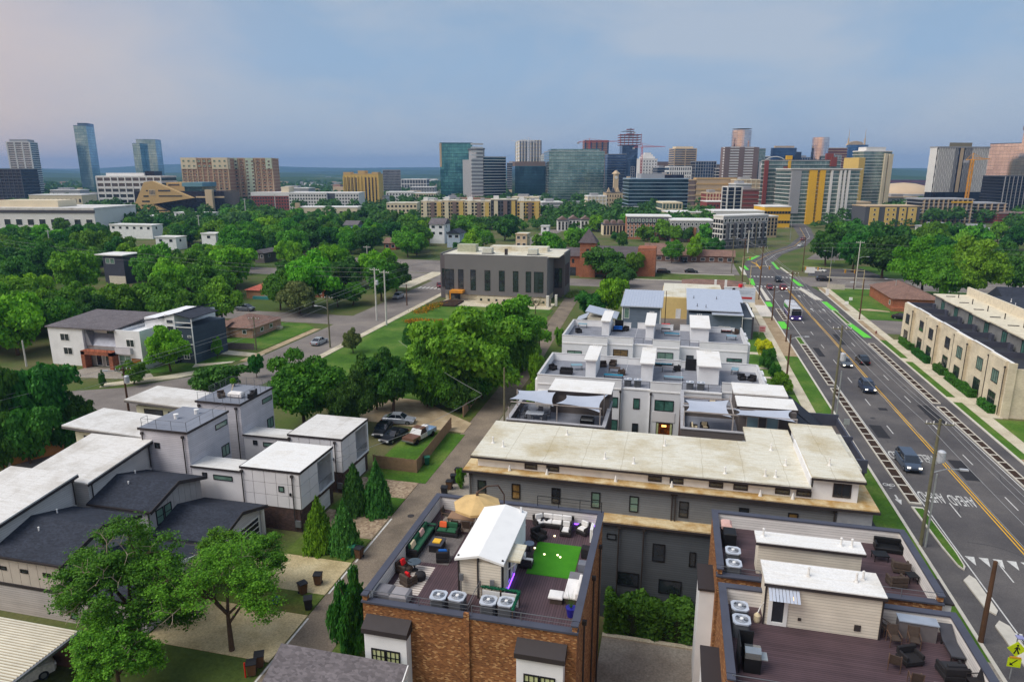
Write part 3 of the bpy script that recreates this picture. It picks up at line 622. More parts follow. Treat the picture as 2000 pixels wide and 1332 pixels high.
# ---- terrace block with sail shades, left and right of a white core
t1=thing('sail_shade_townhouse','taupe townhouse with two grey shade sails over its roof terrace, by the alley','townhouse',(-11,70,0))
part('wall',brick_dark,t1,(-16.2,-6.0,65.5,74.0,0,9.0)); part('roof_deck',deck_grey,t1,(-15.9,-6.3,65.8,73.8,9.0,9.02))
parapet(t1,-16.2,-6.0,65.5,74.0,9.0,9.85,sid_taupe,sid_taupe,.24,.36,'swe',plain('coping_pale',L(170,168,170),.6))
part('stair_house',sid_taupe,t1,(-12.6,-6.1,71.2,75.4,9.0,11.5)); part('stair_house_roof',roof_white,t1,(-12.8,-5.9,71.0,75.5,11.5,11.62)); part('roof_edge',trim_dk,t1,(-12.85,-5.85,70.92,71.0,11.4,11.6)); part('lean_to',roof_pale,t1,(-14.6,-12.8,72.4,74.6,10.3,10.5),(-14.5,-12.8,72.5,74.5,9.0,9.6))
sail_m=plain('sail_cloth',L(178,184,196),.75,var=.06,scale=.8)
def sail(label,cx,cy,z,w,d,rz=0,tilt=.25):
 n=10; b=MB()
 for k in(0,-.02):
  for i in range(n+1):
   for j in range(n+1):
    a,q=-1+2*i/n,-1+2*j/n
    x,y=a*w/2*(1-.18*(1-q*q)),q*d/2*(1-.24*(1-a*a))
    b.v.append((cx+x*math.cos(rz)-y*math.sin(rz),cy+x*math.sin(rz)+y*math.cos(rz),z+k+tilt*a*q-.1*(1-a*a)*(1-q*q)))
 m=n+1
 for i in range(n):
  for j in range(n):
   p=i*m+j; b._f((p,p+m,p+m+1,p+1)); o=m*m; b._f((o+p,o+p+1,o+p+m+1,o+p+m))
 return b.build('shade_sail',sail_m,None,smooth=True,label=label,cat='shade sail',group='shade sails over the roof terraces')
sail('left grey shade sail on the taupe terrace nearest the alley',-14.0,69.6,11.3,4.7,4.6,.03,.25)
sail('right grey shade sail in front of the taupe stair house beside the alley terrace',-8.7,68.7,11.4,4.6,4.4,-.08,.25)
fr=plain('pergola_frame',L(168,158,150),.5)
part('pergola_frame',fr,t1,(-16.1,-16.0,65.7,65.8,9.8,11.2),(-11.2,-11.1,67.0,67.1,9.02,11.4),(-6.6,-6.5,66.0,66.1,9.1,11.5),(-16.1,-6.5,66.9,67.0,11.3,11.4),(-16.1,-16.0,69.8,69.9,9.8,11.8),(-6.6,-6.5,69.8,69.9,9.1,12))
t2=thing('sail_shade_townhouse','taupe townhouse with pergola and two shade sails, beside the avenue verge','townhouse',(8,72,0))
part('wall',brick_dark,t2,(1.5,12.6,66.9,79.8,0,9.0)); part('roof_deck',deck_grey,t2,(1.8,12.3,67.2,79.5,9.0,9.02))
parapet(t2,1.5,12.6,66.9,79.8,9.0,9.9,sid_taupe,sid_taupe,.26,.38,'sw',plain('coping_pale',L(170,168,170),.6)); part('party_wall',sid_taupe,t2,(1.76,8.2,73.4,73.7,9.02,10.1)); part('coping',MATS['coping_pale'],t2,(1.7,8.3,73.35,73.75,10.1,10.18))
part('stair_house',sid_taupe,t2,(7.2,12.6,69.2,73.2,9.02,11.6),(7.2,12.6,74.4,78.8,9.02,11.4)); part('stair_house_roof',roof_white,t2,(7.0,12.8,69.9,73.4,11.6,11.74),(7.0,12.6,74.9,78.9,11.4,11.54)); part('roof_edge',trim_dk,t2,(6.95,12.85,69.82,69.9,11.5,11.72))
win(t2,'-y',69.2,8.5,9.1,1.2,2.0,fr,glass('glass_pale_blue',L(140,168,176),.15,0,.7,.1),1,1,name='door'); win(t2,'-y',69.2,10.4,9.1,1.2,2.0,fr,MATS['glass_pale_blue'],1,1,name='door')
part('pergola_frame',fr,t2,(1.7,1.8,67.6,67.7,9.9,11.4),(6.4,6.52,67.5,67.62,9.02,11.6),(12.3,12.42,67.5,67.62,9.02,11.6),(1.7,12.42,67.45,67.55,11.5,11.62),(6.4,6.5,67.6,72.8,11.62,11.72),(1.7,6.5,71.5,71.6,11.0,11.1),(1.7,6.5,72.6,72.7,11.4,11.5))
sail('grey shade sail above the cream lounge seats on the avenue side terrace',4.1,69.9,11.4,4.5,4.6,0,.15)
sail('grey shade sail over the two pale blue terrace doors',9.4,68.3,11.65,5.6,2.6,0,.15)
# slate roofs sloping to the avenue with sunken balconies
sl=MB()
for y0,y1 in((67.0,72.8),(73.6,79.6)):sl.prof([(12.6,9.0),(17.2,7.0),(17.2,7.2),(12.6,10.9)],'y',y0,y1)
sl.build('slate_slope',shing,t2); part('wing_wall',sid_taupe,t2,(12.6,18.8,66.9,80,0,7.0)); part('balcony_wall',coping,t2,(15.0,18.9,72.8,73.0,7.0,8.3),(15.0,18.9,79.6,79.8,7.0,8.3),(18.7,18.9,67.0,72.8,7.0,7.9),(18.7,18.9,73.0,79.6,7.0,7.9),(16.5,18.9,66.7,66.95,7.0,8.3))
# ---- two rows of white townhouses with roof terraces
def white_row(label,y1,xs,xe,seg,stairs,wins,zt=10.0):
 t=thing('white_townhouse_row',label,'townhouse',((xs+xe)/2,y1-6,0)); th=.22; cpm=plain('coping_light',L(200,198,196),.6)
 def wl(*b):part('parapet',white_w,t,b); part('coping',cpm,t,(b[0]-.04,b[1]+.04,b[2]-.04,b[3]+.04,b[5],b[5]+.06))
 for k,(a,b,yf,low)in enumerate(seg):
  part('wall',white_w2,t,(a,b,yf,y1,0,zt-1.0)); part('roof_deck',deck_grey,t,(a+(.2 if a==xs else.02),b-(.2 if b==xe else.02),yf+.2,y1-.2,zt-1.0,zt-.98)); part('frieze',trim_w,t,(a+.02,b-.02,yf-.07,yf,zt-1.25,zt-1.1))
  if low:rail(t,[(a+.1,yf+.1),(b-.1,yf+.1)],zt-.98,.9,blackm,1.2,2)
  else:wl(a,b,yf,yf+th,zt-1.0,zt)
  nb=-.1*(k%2); wl(a,b-(1.1 if k%2 else.1),y1-th,y1,zt-1.0,zt+nb)
 y0=seg[0][2]+th+.05; y2=seg[-1][2]+th+.05; wl(xs,xs+th,y0,y1-th-.05,zt-1.0,zt); wl(xe-th,xe,y2,y1-th-.05,zt-1.0,zt)
 for(sx,sy,sw,sl_)in stairs:
  MB().box(sx-sw/2,sx+sw/2,sy,sy+sl_,zt-.98,zt+1.35).build('stair_house',white_w,t)
  MB().prof([(sy-.35,zt+1.35),(sy+sl_+.2,zt+1.75),(sy+sl_+.2,zt+1.9),(sy-.35,zt+1.5)],'x',sx-sw/2-.2,sx+sw/2+.2).build('stair_house_roof',roof_white,t)
  for q in range(3):MB().tube((sx-.3+q*.3,sy+sl_-.3,zt+1.8),(sx-.3+q*.3,sy+sl_-.3,zt+2.25),.05,n=6).build('roof_vent',roof_white,t)
 for(x,yf,z,ww,hh,gm)in wins:win(t,'-y',yf,x,z,ww,hh,blackm,gm,2 if ww>1.2 else 1)
 return t
rowA=white_row('nearer row of white townhouses with grey roof terraces behind the shade sails',92.8,-16.2,11.4,[(-16.2,-5.6,81.8,0),(-5.6,-2.1,82.1,1),(-2.1,1.6,81.8,0),(1.6,6.4,82.6,1),(6.4,11.4,83.4,0)],
[(-9.85,85.2,1.3,5.4),(-2.7,85.2,1.45,6.0),(4.85,85.6,2.5,5.6)],[(-6.5,81.8,6.4,1.1,1.35,gl_teal),(-3.7,82.1,6.3,.8,1.4,gl_teal),(-.35,81.8,6.4,2.3,1.4,gl_teal),(-3.75,82.1,2.6,.75,1.8,gl_dk),(-6.4,81.8,3.0,1.0,1.8,gl_teal),(-.2,81.8,3.2,2.0,1.7,glass('glass_lit_room',L(120,60,26),.15,0,.6,.6,3))])
part('grey_panel',lav_w,rowA,(-1.7,1.0,81.74,81.8,5.0,6.3)); part('curtain',gl_lit,rowA,(-1.2,-.9,81.75,81.8,3.25,4.85)); part('curtain',gl_lit,rowA,(.5,.8,81.75,81.8,3.25,4.85)); part('chandelier',emit('lamp_amber',(1,.5,.12,1),2.0),rowA,(-.5,.05,81.7,81.77,4.4,4.6))
pipes(rowA,(-5.7,81.7,0,8.4),(-2.0,81.7,0,8.4))
rowB=white_row('farther row of white townhouses with grey roof terraces and red patio seats',115.6,-16.6,11.2,[(-16.6,-9.5,103.6,0),(-9.5,-5.6,104.2,0),(-5.6,-2.65,104.8,1),(-2.65,1.4,103.8,0),(1.4,4.3,105,1),(4.3,11.2,104.0,0)],
[(-10.4,109.2,1.2,6.0),(-3.3,107.6,1.25,7.4),(4.35,107.6,2.7,7.2)],
[(-14.6,103.6,7.1,2.3,.55,gl_gr),(-7.5,104.2,7.0,2.3,1.1,gl_brown),(-.7,103.8,7.05,2.4,1.1,gl_gr),(9.4,104.0,7.25,2.2,.55,gl_teal),(3.0,105,6.8,1.1,.8,gl_dk)])
for y in(84.5,87.6,90.4):MB().box(11.4,11.9,y-.9,y+.9,5,9.7).build('pilaster',white_w,rowA)
for y in(106.5,110,113):MB().box(11.2,11.7,y-.9,y+.9,5,9.6).build('pilaster',white_w,rowB)
for y in(84,87.5,91):MB().box(-16.7,-16.2,y-1,y+1,3,9.0).build('pilaster',white_w,rowA)
# ---- cream painted terrace on the right
tr=thing('cream_terrace','long cream painted brick terrace with roof decks on the right of the avenue','townhouse',(54,130,0))
part('wall',cream_w,tr,(47.8,62,108.6,157,0,7.4)); part('roof_deck',plain('deck_black',L(54,56,62),.8),tr,(48.0,53.0,109,156.8,7.4,7.42))
for k in range(7):
 y0=108.6+k*6.92; fx=47.8 if k%2 else 47.3
 part('front_bay',cream_w,tr,(fx,47.8+.01*(k%2),y0+.9,y0+6.4,0,8.3 if k%2==0 else 8.1))if k%2==0 else None
 part('parapet',cream_w,tr,(47.8,48.05,y0,y0+6.92,7.42,8.25+.1*(k%2))); part('coping',trim_w,tr,(47.72,48.12,y0,y0+6.9,8.25+.1*(k%2),8.33+.1*(k%2)))
 px=fx if k%2==0 else 47.8
 win(tr,'-x',px,y0+3.4,4.4,2.2,2.0,blackm,gl_gr if k<3 else gl_dk,3,1); win(tr,'-x',px,y0+3.4,.6,2.4,2.4,blackm,gl_dk,3,2)
 pipes(tr,(px-.12,y0+.55,.3,7.4))
 part('terrace_divider',coping,tr,(48.2,53,y0+6.8,y0+6.92,7.42,8.3))
 part('penthouse',plain('cladding_grey',L(132,132,130),.7),tr,(53.0,58.6,y0,y0+6.9,7.42,10.1)); part('penthouse_roof',plain('roof_cream',L(214,204,180),.85),tr,(52.5-.25*(k%2),58.6,y0-.02,y0+6.88,10.1,10.3))
 win(tr,'-x',53.0,y0+2.2,7.5,1.8,2.1,blackm,gl_teal,2,1); part('planter',coping,tr,(52.1,52.5,y0+4.4,y0+5.4,7.42,8.5))
 MB().tube((55.6,y0+2.4,10.3),(55.6,y0+2.4,11.3),.09,n=6).build('flue',pipe_m,tr)
 MB().box(53.8,55.4,y0+3.4,y0+3.7,10.3,10.42).build('roof_vent',pipe_m,tr)
part('high_wall',plain('render_beige',L(216,205,182),.8),tr,(58.6,59.0,108.6,157,7.4,11.9)); part('slate_roof',shing,tr,(59.0,66,108.6,150,11.0,11.3)); part('end_wall',cream_w,tr,(47.3,48.4,108.3,108.6,0,8.3)); win(tr,'-y',108.6,52,1,2.4,2.2,blackm,gl_dk,2,1)
vents(tr,trim_w,*[(60.2+(k%3)*1.2,112+k*4.6,11.3)for k in range(8)])
for t_,x0,y0 in((bA,-16.0,31.0),(bA,-4.16,31.0),(bB,3.5,28.9),(bB,15.34,28.9),(bC,3.5,38.3),(bC,15.34,38.3)):part('corner_post',brick,t_,(x0+.003,x0+.257,y0+.003,y0+.26,11.66,11.98)); part('coping',coping,t_,(x0-.07,x0+.33,y0-.07,y0+.31,11.98,12.07))
# ================================================================== houses along the alley, left
def panels(t,face,plane,a0,a1,z0,z1,na,nz,m=lav_w,g=.025,th=.05,skip=()):
 """cladding boards fixed proud of a wall, an open joint between them"""
 wa,wz=(a1-a0)/na,(z1-z0)/nz
 for i in range(na):
  for j in range(nz):
   if(i,j)in skip:continue
   A0,A1,Z0,Z1=a0+i*wa+g,a0+(i+1)*wa-g,z0+j*wz+g,z0+(j+1)*wz-g
   b=MB()
   if face=='-y':b.box(A0,A1,plane-th,plane,Z0,Z1)
   elif face=='+x':b.box(plane,plane+th,A0,A1,Z0,Z1)
   b.build('cladding_panel',m,t)
joint=plain('joint_grey',L(120,114,112),.8)
roof_wp=roof_pale
def modern_house(label,y0,y1,deck,tone):
 t=thing('modern_white_house',label,'house',(-44,(y0+y1)/2,0))
 x0,x1=-41.0,-34.5; b0=2.5
 part('base',brick_dark,t,(x0,x1-.25,y0+.05,y1,0,b0)); yb=y0+(y1-y0)*.52
 part('wall',joint,t,(x0+.02,x1-.06,y0+.06,yb,b0,6.35),(x0+.02,x1-2.4,yb,y1,b0,6.35))
 part('balcony_floor',white_w,t,(x1-2.4,x1+.05,yb,y1,b0,b0+.14)); part('balcony_frame',white_w,t,(x1-.2,x1+.02,y1-.3,y1,b0+.14,6.35),(x1-.2,x1+.02,yb,y1-.3,6.05,6.35),(x1-2.4,x1-.2,y1-.12,y1,b0+.14,6.35))
 part('balcony_door',gl_dk,t,(x1-2.4,x1-2.35,yb+.4,y1-.5,b0+.2,5.2))
 rail(t,[(x1-.1,yb+.1),(x1-.1,y1-.3)],b0+.14,1.0,railm,.25,1)
 panels(t,'-y',y0+.06,x0+.02,x1-.06,b0,6.3,5,3); panels(t,'+x',x1-.06,y0+.06,yb,b0,6.3,2,3)
 part('roof',roof_white if tone else roof_pale,t,(x0-.05,x1+.05,y0,y1+.05,6.35,6.5)); part('roof_edge',trim_dk,t,(x0-.1,x1+.1,y0-.06,y0,6.28,6.52),(x1+.05,x1+.11,y0,y1+.05,6.28,6.52),(x0-.1,x0-.05,y0,y1+.05,6.28,6.52))
 if tone:win(t,'-y',y0+.01,-36.6,4.2,.62,.62,blackm,gl_gr)
 win(t,'+x',x1-.25,yb+1.1,.15,2.6,2.3,trim_w,garage_w,1,4,.06,name='garage_door'); part('lintel',brick_dark,t,(x1-.25,x1-.05,y0+.1,y1,2.1,b0-.02))
 pipes(t,(-40.85,y0-.1,.3,5.9),(-35.3,y0-.1,.3,5.9)); part('wall_lamp',blackm,t,(-35.7,-35.55,y0-.12,y0,3.9,4.2)); part('meter_box',railm,t,(-35.3,-34.7,y0-.15,y0+.02,.6,1.3))
 # link
 part('link_wall',lav_w,t,(-46.9,x0,y0+.25,y0+2.6,0,5.75)); part('link_roof',roof_pale,t,(-46.9,x0,y0+.15,y0+2.7,5.75,5.88)); part('link_edge',trim_dk,t,(-46.9,x0,y0+.1,y0+.15,5.7,5.9))
 win(t,'-y',y0+.25,-45.4,4.7,.55,.55,blackm,gl_dk); win(t,'-y',y0+.25,-43.3,4.6,2.2,.55,blackm,gl_gr)
 # tower
 part('tower_wall',sid_lav,t,(-52.5,-46.9,y0+.2,y1,0,9.35)); part('tower_roof',roof_grey,t,(-52.6,-46.8,y0+.1,y1+.1,9.35,9.5)); part('tower_edge',trim_dk,t,(-52.65,-46.75,y0+.04,y0+.1,9.28,9.53),(-46.8,-46.74,y0+.1,y1+.1,9.28,9.53))
 win(t,'+x',-46.9,y1-1.2,8.0,2.0,.62,trim_dk,gl_gr); win(t,'+x',-46.9,y1-.9,4.6,1.3,1.3,blackm,gl_gr,2); win(t,'-y',y0+.2,-50.6,7.4,.6,.6,blackm,gl_dk)
 pipes(t,(-52.2,y0+.08,3,8.8),(-47.4,y0+.08,.3,8.8))
 z=9.5
 if deck:rail(t,[(-52.4,y0+.3),(-47,y0+.3),(-47,y1-.1),(-52.4,y1-.1),(-52.4,y0+2.4)],z,1.0,railm,1.0,5)
 else:rail(t,[(-52.3,y0+1.2),(-52.3,y0+.3),(-47,y0+.3),(-47,y1-.1)],z,.95,railm,1.6,2)
 # street side wing
 part('wing_wall',plain('render_yellow_white',L(218,214,186),.8),t,(-62.2,-52.5,y0+1.6,y1-.5,0,7.6)); MB().prof([(-63.2,8.35),(-52.5,7.9),(-52.5,8.05),(-63.2,8.5)],'y',y0+1.0,y1).build('wing_roof',roof_pale,t); MB().prof([(-63.25,8.1),(-52.5,7.62),(-52.5,7.9),(-63.25,8.36)],'y',y0+1.0,y1-.02).build('wing_fascia',plain('fascia_grey',L(110,106,104),.7),t)
 win(t,'-y',y0+1.6,-59.8,6.6,2.6,.7,blackm,gl_dk); win(t,'-y',y0+1.6,-57.3,6.7,.9,.5,blackm,gl_dk); win(t,'-y',y0+1.6,-56.0,6.7,.9,.5,blackm,gl_dk)
 return t
hB=modern_house('nearer white panelled house with square green window facing the alley',55.3,62.0,False,True)
hA=modern_house('white panelled house beside the wooden fence with railed roof deck on its tower',64.1,70.7,True,False)
for x,y in((-50.6,58.6),(-49.5,60.4)):MB().lathe(x,y,[(.22,9.5),(.22,9.95),(.28,10.0),(0,10.05)],8).build('roof_vent',trim_w,hB)
# dark gabled pair
def gable_house(label,y0,y1,x0,x1,shed_y0,shed_y1,front):
 t=thing('dark_gabled_house',label,'house',((x0+x1)/2,(y0+y1)/2,0)); ym=y0+(y1-y0)*.5
 ze,zr=5.15,6.35
 MB().prof([(y0+.3,0),(y1-.3,0),(y1-.3,ze),(ym,zr-.1),(y0+.3,ze)],'x',x0,x1-.5).build('wall',sid_lav,t)
 MB().prof([(y0,ze-.02),(ym,zr),(y1,ze-.02),(y1,ze+.16),(ym,zr+.18),(y0,ze+.16)],'x',x0,x1).build('roof',shing,t)
 MB().prof([(y0-.03,ze-.16),(ym,zr-.16),(y1+.03,ze-.16),(y1+.03,ze+.19),(ym,zr+.21),(y0-.03,ze+.19)],'x',x1,x1+.08).build('bargeboard',trim_dk,t)
 n=9; bw=(y1-y0-.6)/n
 for k in range(n):
  a,b=y0+.3+k*bw+.02,y0+.3+(k+1)*bw-.02
  zt=lambda y:ze-.1+(zr-ze)*(1-abs(y-ym)/(ym-y0))
  MB().prof([(a,2.6),(b,2.6),(b,zt(b)),((a+b)/2,zt((a+b)/2)),(a,zt(a))],'x',x1-.5,x1-.45).build('board_panel',plain('board_grey',L(172,168,166),.75,var=.08),t)
 for k in(0,1):win(t,'+x',x1-.45,y0+1.5+k*1.05,3.3,.95,1.5,blackm,gl_gr,1,2)
 part('gutter',trim_dk,t,(x0,x1,y0-.1,y0,ze-.05,ze+.12)); pipes(t,(x1-.5,y0+.2,2.8,ze-.25))
 if front:
  m=plain('board_cream',L(196,186,172),.75,var=.08)
  for k in range(14):a=x0-5.5+k*.9; MB().box(a+.02,min(a+.88,x1-.52),y0+.24,y0+.3,2.75,ze-.1).build('board_panel',m,t)
  part('belt_board',trim_dk,t,(x0-6,x1-.5,y0+.16,y0+.3,2.5,2.75)); part('lower_wall',siding('siding_lower',L(190,182,176),.2),t,(x0-6,x1+6.0,y0+.22,y0+.29,0,2.5))
  for x in(-46.9,-49.1,-51.2):win(t,'-y',y0+.24,x,3.9,.72,.32,blackm,gl_dk)
  win(t,'-y',y0+.22,-44.9,.4,.72,1.5,blackm,gl_gr,1,2); part('west_wall',sid_lav,t,(x0-6,x0,y0+.3,y1-.3,0,ze-.2)); part('west_roof',shing,t,(x0-6,x0,y0,y1,ze-.2,ze+.1))
  # lower gable to the alley
 X0,X1,e2,r2=x1-.5,-38.0,2.75,3.95
 MB().prof([(y0+.5,0),(y1-.2,0),(y1-.2,e2),(ym,r2-.1),(y0+.5,e2)],'x',X0,X1-.4).build('front_wing_wall',sid_lav,t)
 MB().prof([(y0+.1,e2-.02),(ym,r2),(y1+.1,e2-.02),(y1+.1,e2+.15),(ym,r2+.17),(y0+.1,e2+.15)],'x',X0,X1).build('front_wing_roof',shing,t)
 MB().prof([(y0+.07,e2-.14),(ym,r2-.14),(y1+.13,e2-.14),(y1+.13,e2+.17),(ym,r2+.2),(y0+.07,e2+.17)],'x',X1,X1+.06).build('bargeboard',trim_w if front else trim_dk,t)
 win(t,'+x',X1-.4,ym+.8,.05,4.2,2.2,trim_w,gl_dk,1,4,.12,name='garage_door'); part('post',trim_w,t,(X1-.35,X1-.1,y1-.6,y1-.35,0,e2-.1))
 # tall white shed block behind
 s0,s1=shed_y0,shed_y1; sx0,sx1=x0-7.2,x0-.0
 MB().prof([(s0+.3,0),(s1-.3,0),(s1-.3,8.1),(s0+.3,7.2)],'x',sx0+.3,sx1).build('rear_wall',siding('siding_white2',L(206,202,198),.2),t)
 MB().prof([(s0,7.15),(s1,8.1),(s1,8.25),(s0,7.3)],'x',sx0,sx1+.35).build('rear_roof',roof_pale,t); MB().prof([(s0-.03,6.95),(s1,7.9),(s1,8.12),(s0-.03,7.17)],'x',sx1+.35,sx1+.42).build('rear_fascia',trim_dk,t)
 pipes(t,(sx1+.15,s1-.5,5.4,7.6),(sx1+.15,s0+.6,5.4,6.9)); vents(t,trim_w,(x0+2.2,y0+2.8,5.9),(x0+1.0,y1-2.6,5.9))
 return t
hD=gable_house('dark shingled gable house behind the nearest one, beside the panelled house',47.1,54.7,-51.5,-44.6,47.2,55.6,False)
hC=gable_house('nearest dark shingled gable house with board and batten front at lower left',38.1,46.4,-52.2,-45.0,38.4,47.0,True)
# metal carport
cp_=thing('metal_carport','cream corrugated metal carport roof at the lower left corner','carport',(-46,30,0))
cm=stripes('corrugated_cream',L(158,142,112),L(226,220,202),.235,1,.5,.35,.2,.06,0)  # valley stripes coloured darker to imitate shade between the ribs
b=MB(); pts=[]
for k in range(34):y=26.4+k*.235; pts+=[(y,3.0),(y+.06,3.11),(y+.12,3.11),(y+.17,3.0)]
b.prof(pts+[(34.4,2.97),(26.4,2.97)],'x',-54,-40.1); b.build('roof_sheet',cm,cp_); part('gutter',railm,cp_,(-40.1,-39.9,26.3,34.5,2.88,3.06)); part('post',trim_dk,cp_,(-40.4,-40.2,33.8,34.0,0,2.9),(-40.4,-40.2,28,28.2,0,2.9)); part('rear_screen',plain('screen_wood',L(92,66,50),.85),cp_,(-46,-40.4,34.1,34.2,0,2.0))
# roof corner at the bottom edge
lo=thing('shingle_roofed_garage','grey shingled roof with white gable at the bottom edge beside the alley','garage',(-17,27,0))
MB().prof([(24.2,0),(29.3,0),(29.3,8.4),(24.2,6.2)],'x',-20.2,-13.4).build('wall',white_w,lo); MB().prof([(29.8,8.75),(23.6,6.0),(23.6,6.2),(29.8,8.95)],'x',-20.6,-12.95).build('roof',shing2,lo); MB().prof([(29.8,8.5),(23.6,5.75),(23.6,6.2),(29.8,8.93)],'x',-12.95,-12.88).build('fascia',trim_w,lo); MB().prof([(29.5,7.2),(24,5.0),(24,5.6),(29.5,8.1)],'x',-13.4,-13.34).build('gable_board',trim_w,lo)
# fences
fence_m=plain('fence_wood',L(146,118,92),.85,var=.2,scale=2)
def fence(label,pts,h=1.7,m=fence_m,w=.14):
 t=thing('wooden_fence',label,'fence',(pts[0][0],pts[0][1],0)); pm=MB(); n=0
 for(x0,y0),(x1,y1)in zip(pts,pts[1:]):
  l=math.hypot(x1-x0,y1-y0); k=int(l/(w+.012)); a=math.atan2(y1-y0,x1-x0)
  for i in range(k):
   f=(i+.5)/k; pm.obox(x0+(x1-x0)*f,y0+(y1-y0)*f,0,h+rnd.uniform(-.03,.03),w,.025,a+rnd.uniform(-.02,.02))
  r=MB().tube((x0,y0,.4),(x1,y1,.4),.04,n=4).tube((x0,y0,h-.3),(x1,y1,h-.3),.04,n=4); r.build('fence_rail',m,t)
  MB().obox(x0,y0,0,h+.08,.12,.12,a).build('fence_post',m,t)
 o=pm.build('fence_boards',m,t,kind='stuff'); return t
fence('grey wooden fence round the grassy yard with two old cars',[(-34.2,71.2),(-28.6,71.0),(-29.2,86.0)])
fence('wooden fence along the alley beyond the gravel drive',[(-28.9,90.5),(-29.6,108)])
fence('orange wooden fence behind the white roofs at the far left',[(-80,58),(-72,71)],1.9,plain('fence_orange',L(176,120,66),.8,var=.2,scale=2))
fence('low grey fence beside the brown roofed bungalow',[(-91.5,117.4),(-81.5,118.2)],1.3,plain('fence_grey',L(120,110,104),.85,var=.2,scale=2))
# ================================================================== street of houses, left middle
st=thing('white_stucco_house','white three storey stucco house with brick porch and grey mansard','house',(-102,105,0))
part('wall',white_w,st,(-112.2,-104.6,100.4,112,0,7.1),(-104.6,-97.8,102.4,112,0,6.9)); part('right_wing',white_w,st,(-97.8,-92.4,100.6,110,0,6.4)); part('deck_parapet',white_w,st,(-97.8,-92.4,100.6,100.8,6.4,7.2),(-92.6,-92.4,100.8,110,6.4,7.2))
MB().prof([(100.1,7.05),(112.3,7.9),(112.3,8.1),(100.1,7.25)],'x',-112.5,-97.6).build('roof',shing2,st)
MB().prof([(101.0,3.9),(102.4,6.0),(102.4,3.9)],'x',-104.5,-97.9).build('mansard',plain('zinc',L(150,152,162),.45,.3),st); MB().prof([(-104.6,3.9),(-103.2,3.9),(-104.3,7.1),(-104.6,7.1)],'y',100.8,102.5).build('mansard_side',MATS['zinc'],st)
part('porch',brick_red,st,(-104.4,-103.6,99.2,100.6,0,3.2),(-98.4,-97.6,99.2,100.6,0,3.2),(-104.4,-97.6,99.2,100.6,2.6,3.3)); part('balcony',sid_lav,st,(-97.6,-94.3,100.0,100.6,2.9,4.0)); part('porch_wall',plain('porch_grey',L(150,148,146),.8),st,(-104.5,-97.8,101.0,102.4,0,3.9))
for x,z,w,h in((-108.6,4.6,2.0,1.4),(-108.3,2.0,2.0,1.4),(-94.6,4.2,1.7,1.4)):win(st,'-y',100.4 if x<-100 else 100.6,x,z,w,h,trim_w,gl_dk,2)
win(st,'-y',102.4,-100.2,5.0,1.7,1.5,trim_dk,gl_dk,2); win(st,'-y',101.0,-102.2,.1,1.3,2.2,trim_w,gl_dk,1,1,name='door'); win(st,'-y',101.0,-100.2,.1,1.3,2.2,trim_w,gl_dk,1,1,name='door'); win(st,'-y',100.6,-96.1,.2,2.6,2.4,trim_w,gl_gr,2,2); win(st,'-y',100.6,-93.9,.1,2.2,2.0,trim_dk,plain('garage_wood',L(150,100,40),.6),1,4,.06,name='garage_door')
sheet('driveway',[(-104,93.5),(-86,96),(-92,101),(-104,100.4)],.045,conc_grey)
bh=thing('blue_and_white_house','tall house with white wing and slate blue balcony side on the left street','house',(-90,110,0))
part('white_wing',white_w,bh,(-96.2,-89.6,106.4,118,0,8.4)); part('blue_wing',siding('siding_navy',L(66,78,90),.2),bh,(-89.6,-86.0,106.4,116,0,6.9)); part('lower_blue',siding('siding_navy',L(66,78,90),.2),bh,(-93.4,-89.6,105.4,106.4,0,3.2))
MB().prof([(-96.6,7.6),(-92.8,8.4),(-92.8,8.6),(-96.6,7.8)],'y',106,118.4).build('roof',shing,bh); MB().prof([(-92.8,8.3),(-89.4,9.3),(-89.4,9.5),(-92.8,8.5)],'y',106,118.4).build('roof_white_edge',shing,bh); part('white_tower',white_w,bh,(-91.6,-89.5,106.2,110,3.2,9.2)); MB().prof([(-89.4,9.2),(-85.8,8.6),(-85.8,8.75),(-89.4,9.35)],'y',106.2,114).build('balcony_roof',shing,bh)
part('balcony_frame',trim_w,bh,(-86.1,-85.95,106.3,106.45,6.9,8.6),(-89.6,-86.0,106.3,106.42,7.7,7.85),(-89.6,-85.98,106.28,106.4,6.85,7.0),(-89.6,-85.98,106.28,106.4,3.6,3.8),(-86.1,-85.95,106.28,106.42,0,6.85))
win(bh,'-y',106.2,-90.5,5.2,1.5,1.9,trim_w,gl_dk); win(bh,'-y',106.2,-90.5,7.5,1.5,.8,trim_w,gl_dk); win(bh,'-y',106.4,-87.8,.8,1.3,1.5,trim_w,gl_dk,2,2); win(bh,'-y',106.4,-88.6,5.0,.8,.4,trim_w,gl_dk); win(bh,'-y',106.4,-86.8,5.0,.8,.4,trim_w,gl_dk); win(bh,'-y',105.4,-91.6,.9,1.3,1.5,trim_w,gl_dk,2,2); win(bh,'-y',106.4,-95,5.2,.5,1.0,trim_w,gl_dk)
sheet('front_path',[(-85,104),(-80,108.5),(-80,109.6),(-86,106)],.09,conc); sheet('driveway',[(-86.5,113.6),(-77.4,113.2),(-77.4,115.4),(-86.5,116.4)],.09,conc); sheet('lawn',[(-92,98),(-81.6,103),(-79.2,112),(-86,112),(-92,103)],.06,lawn)
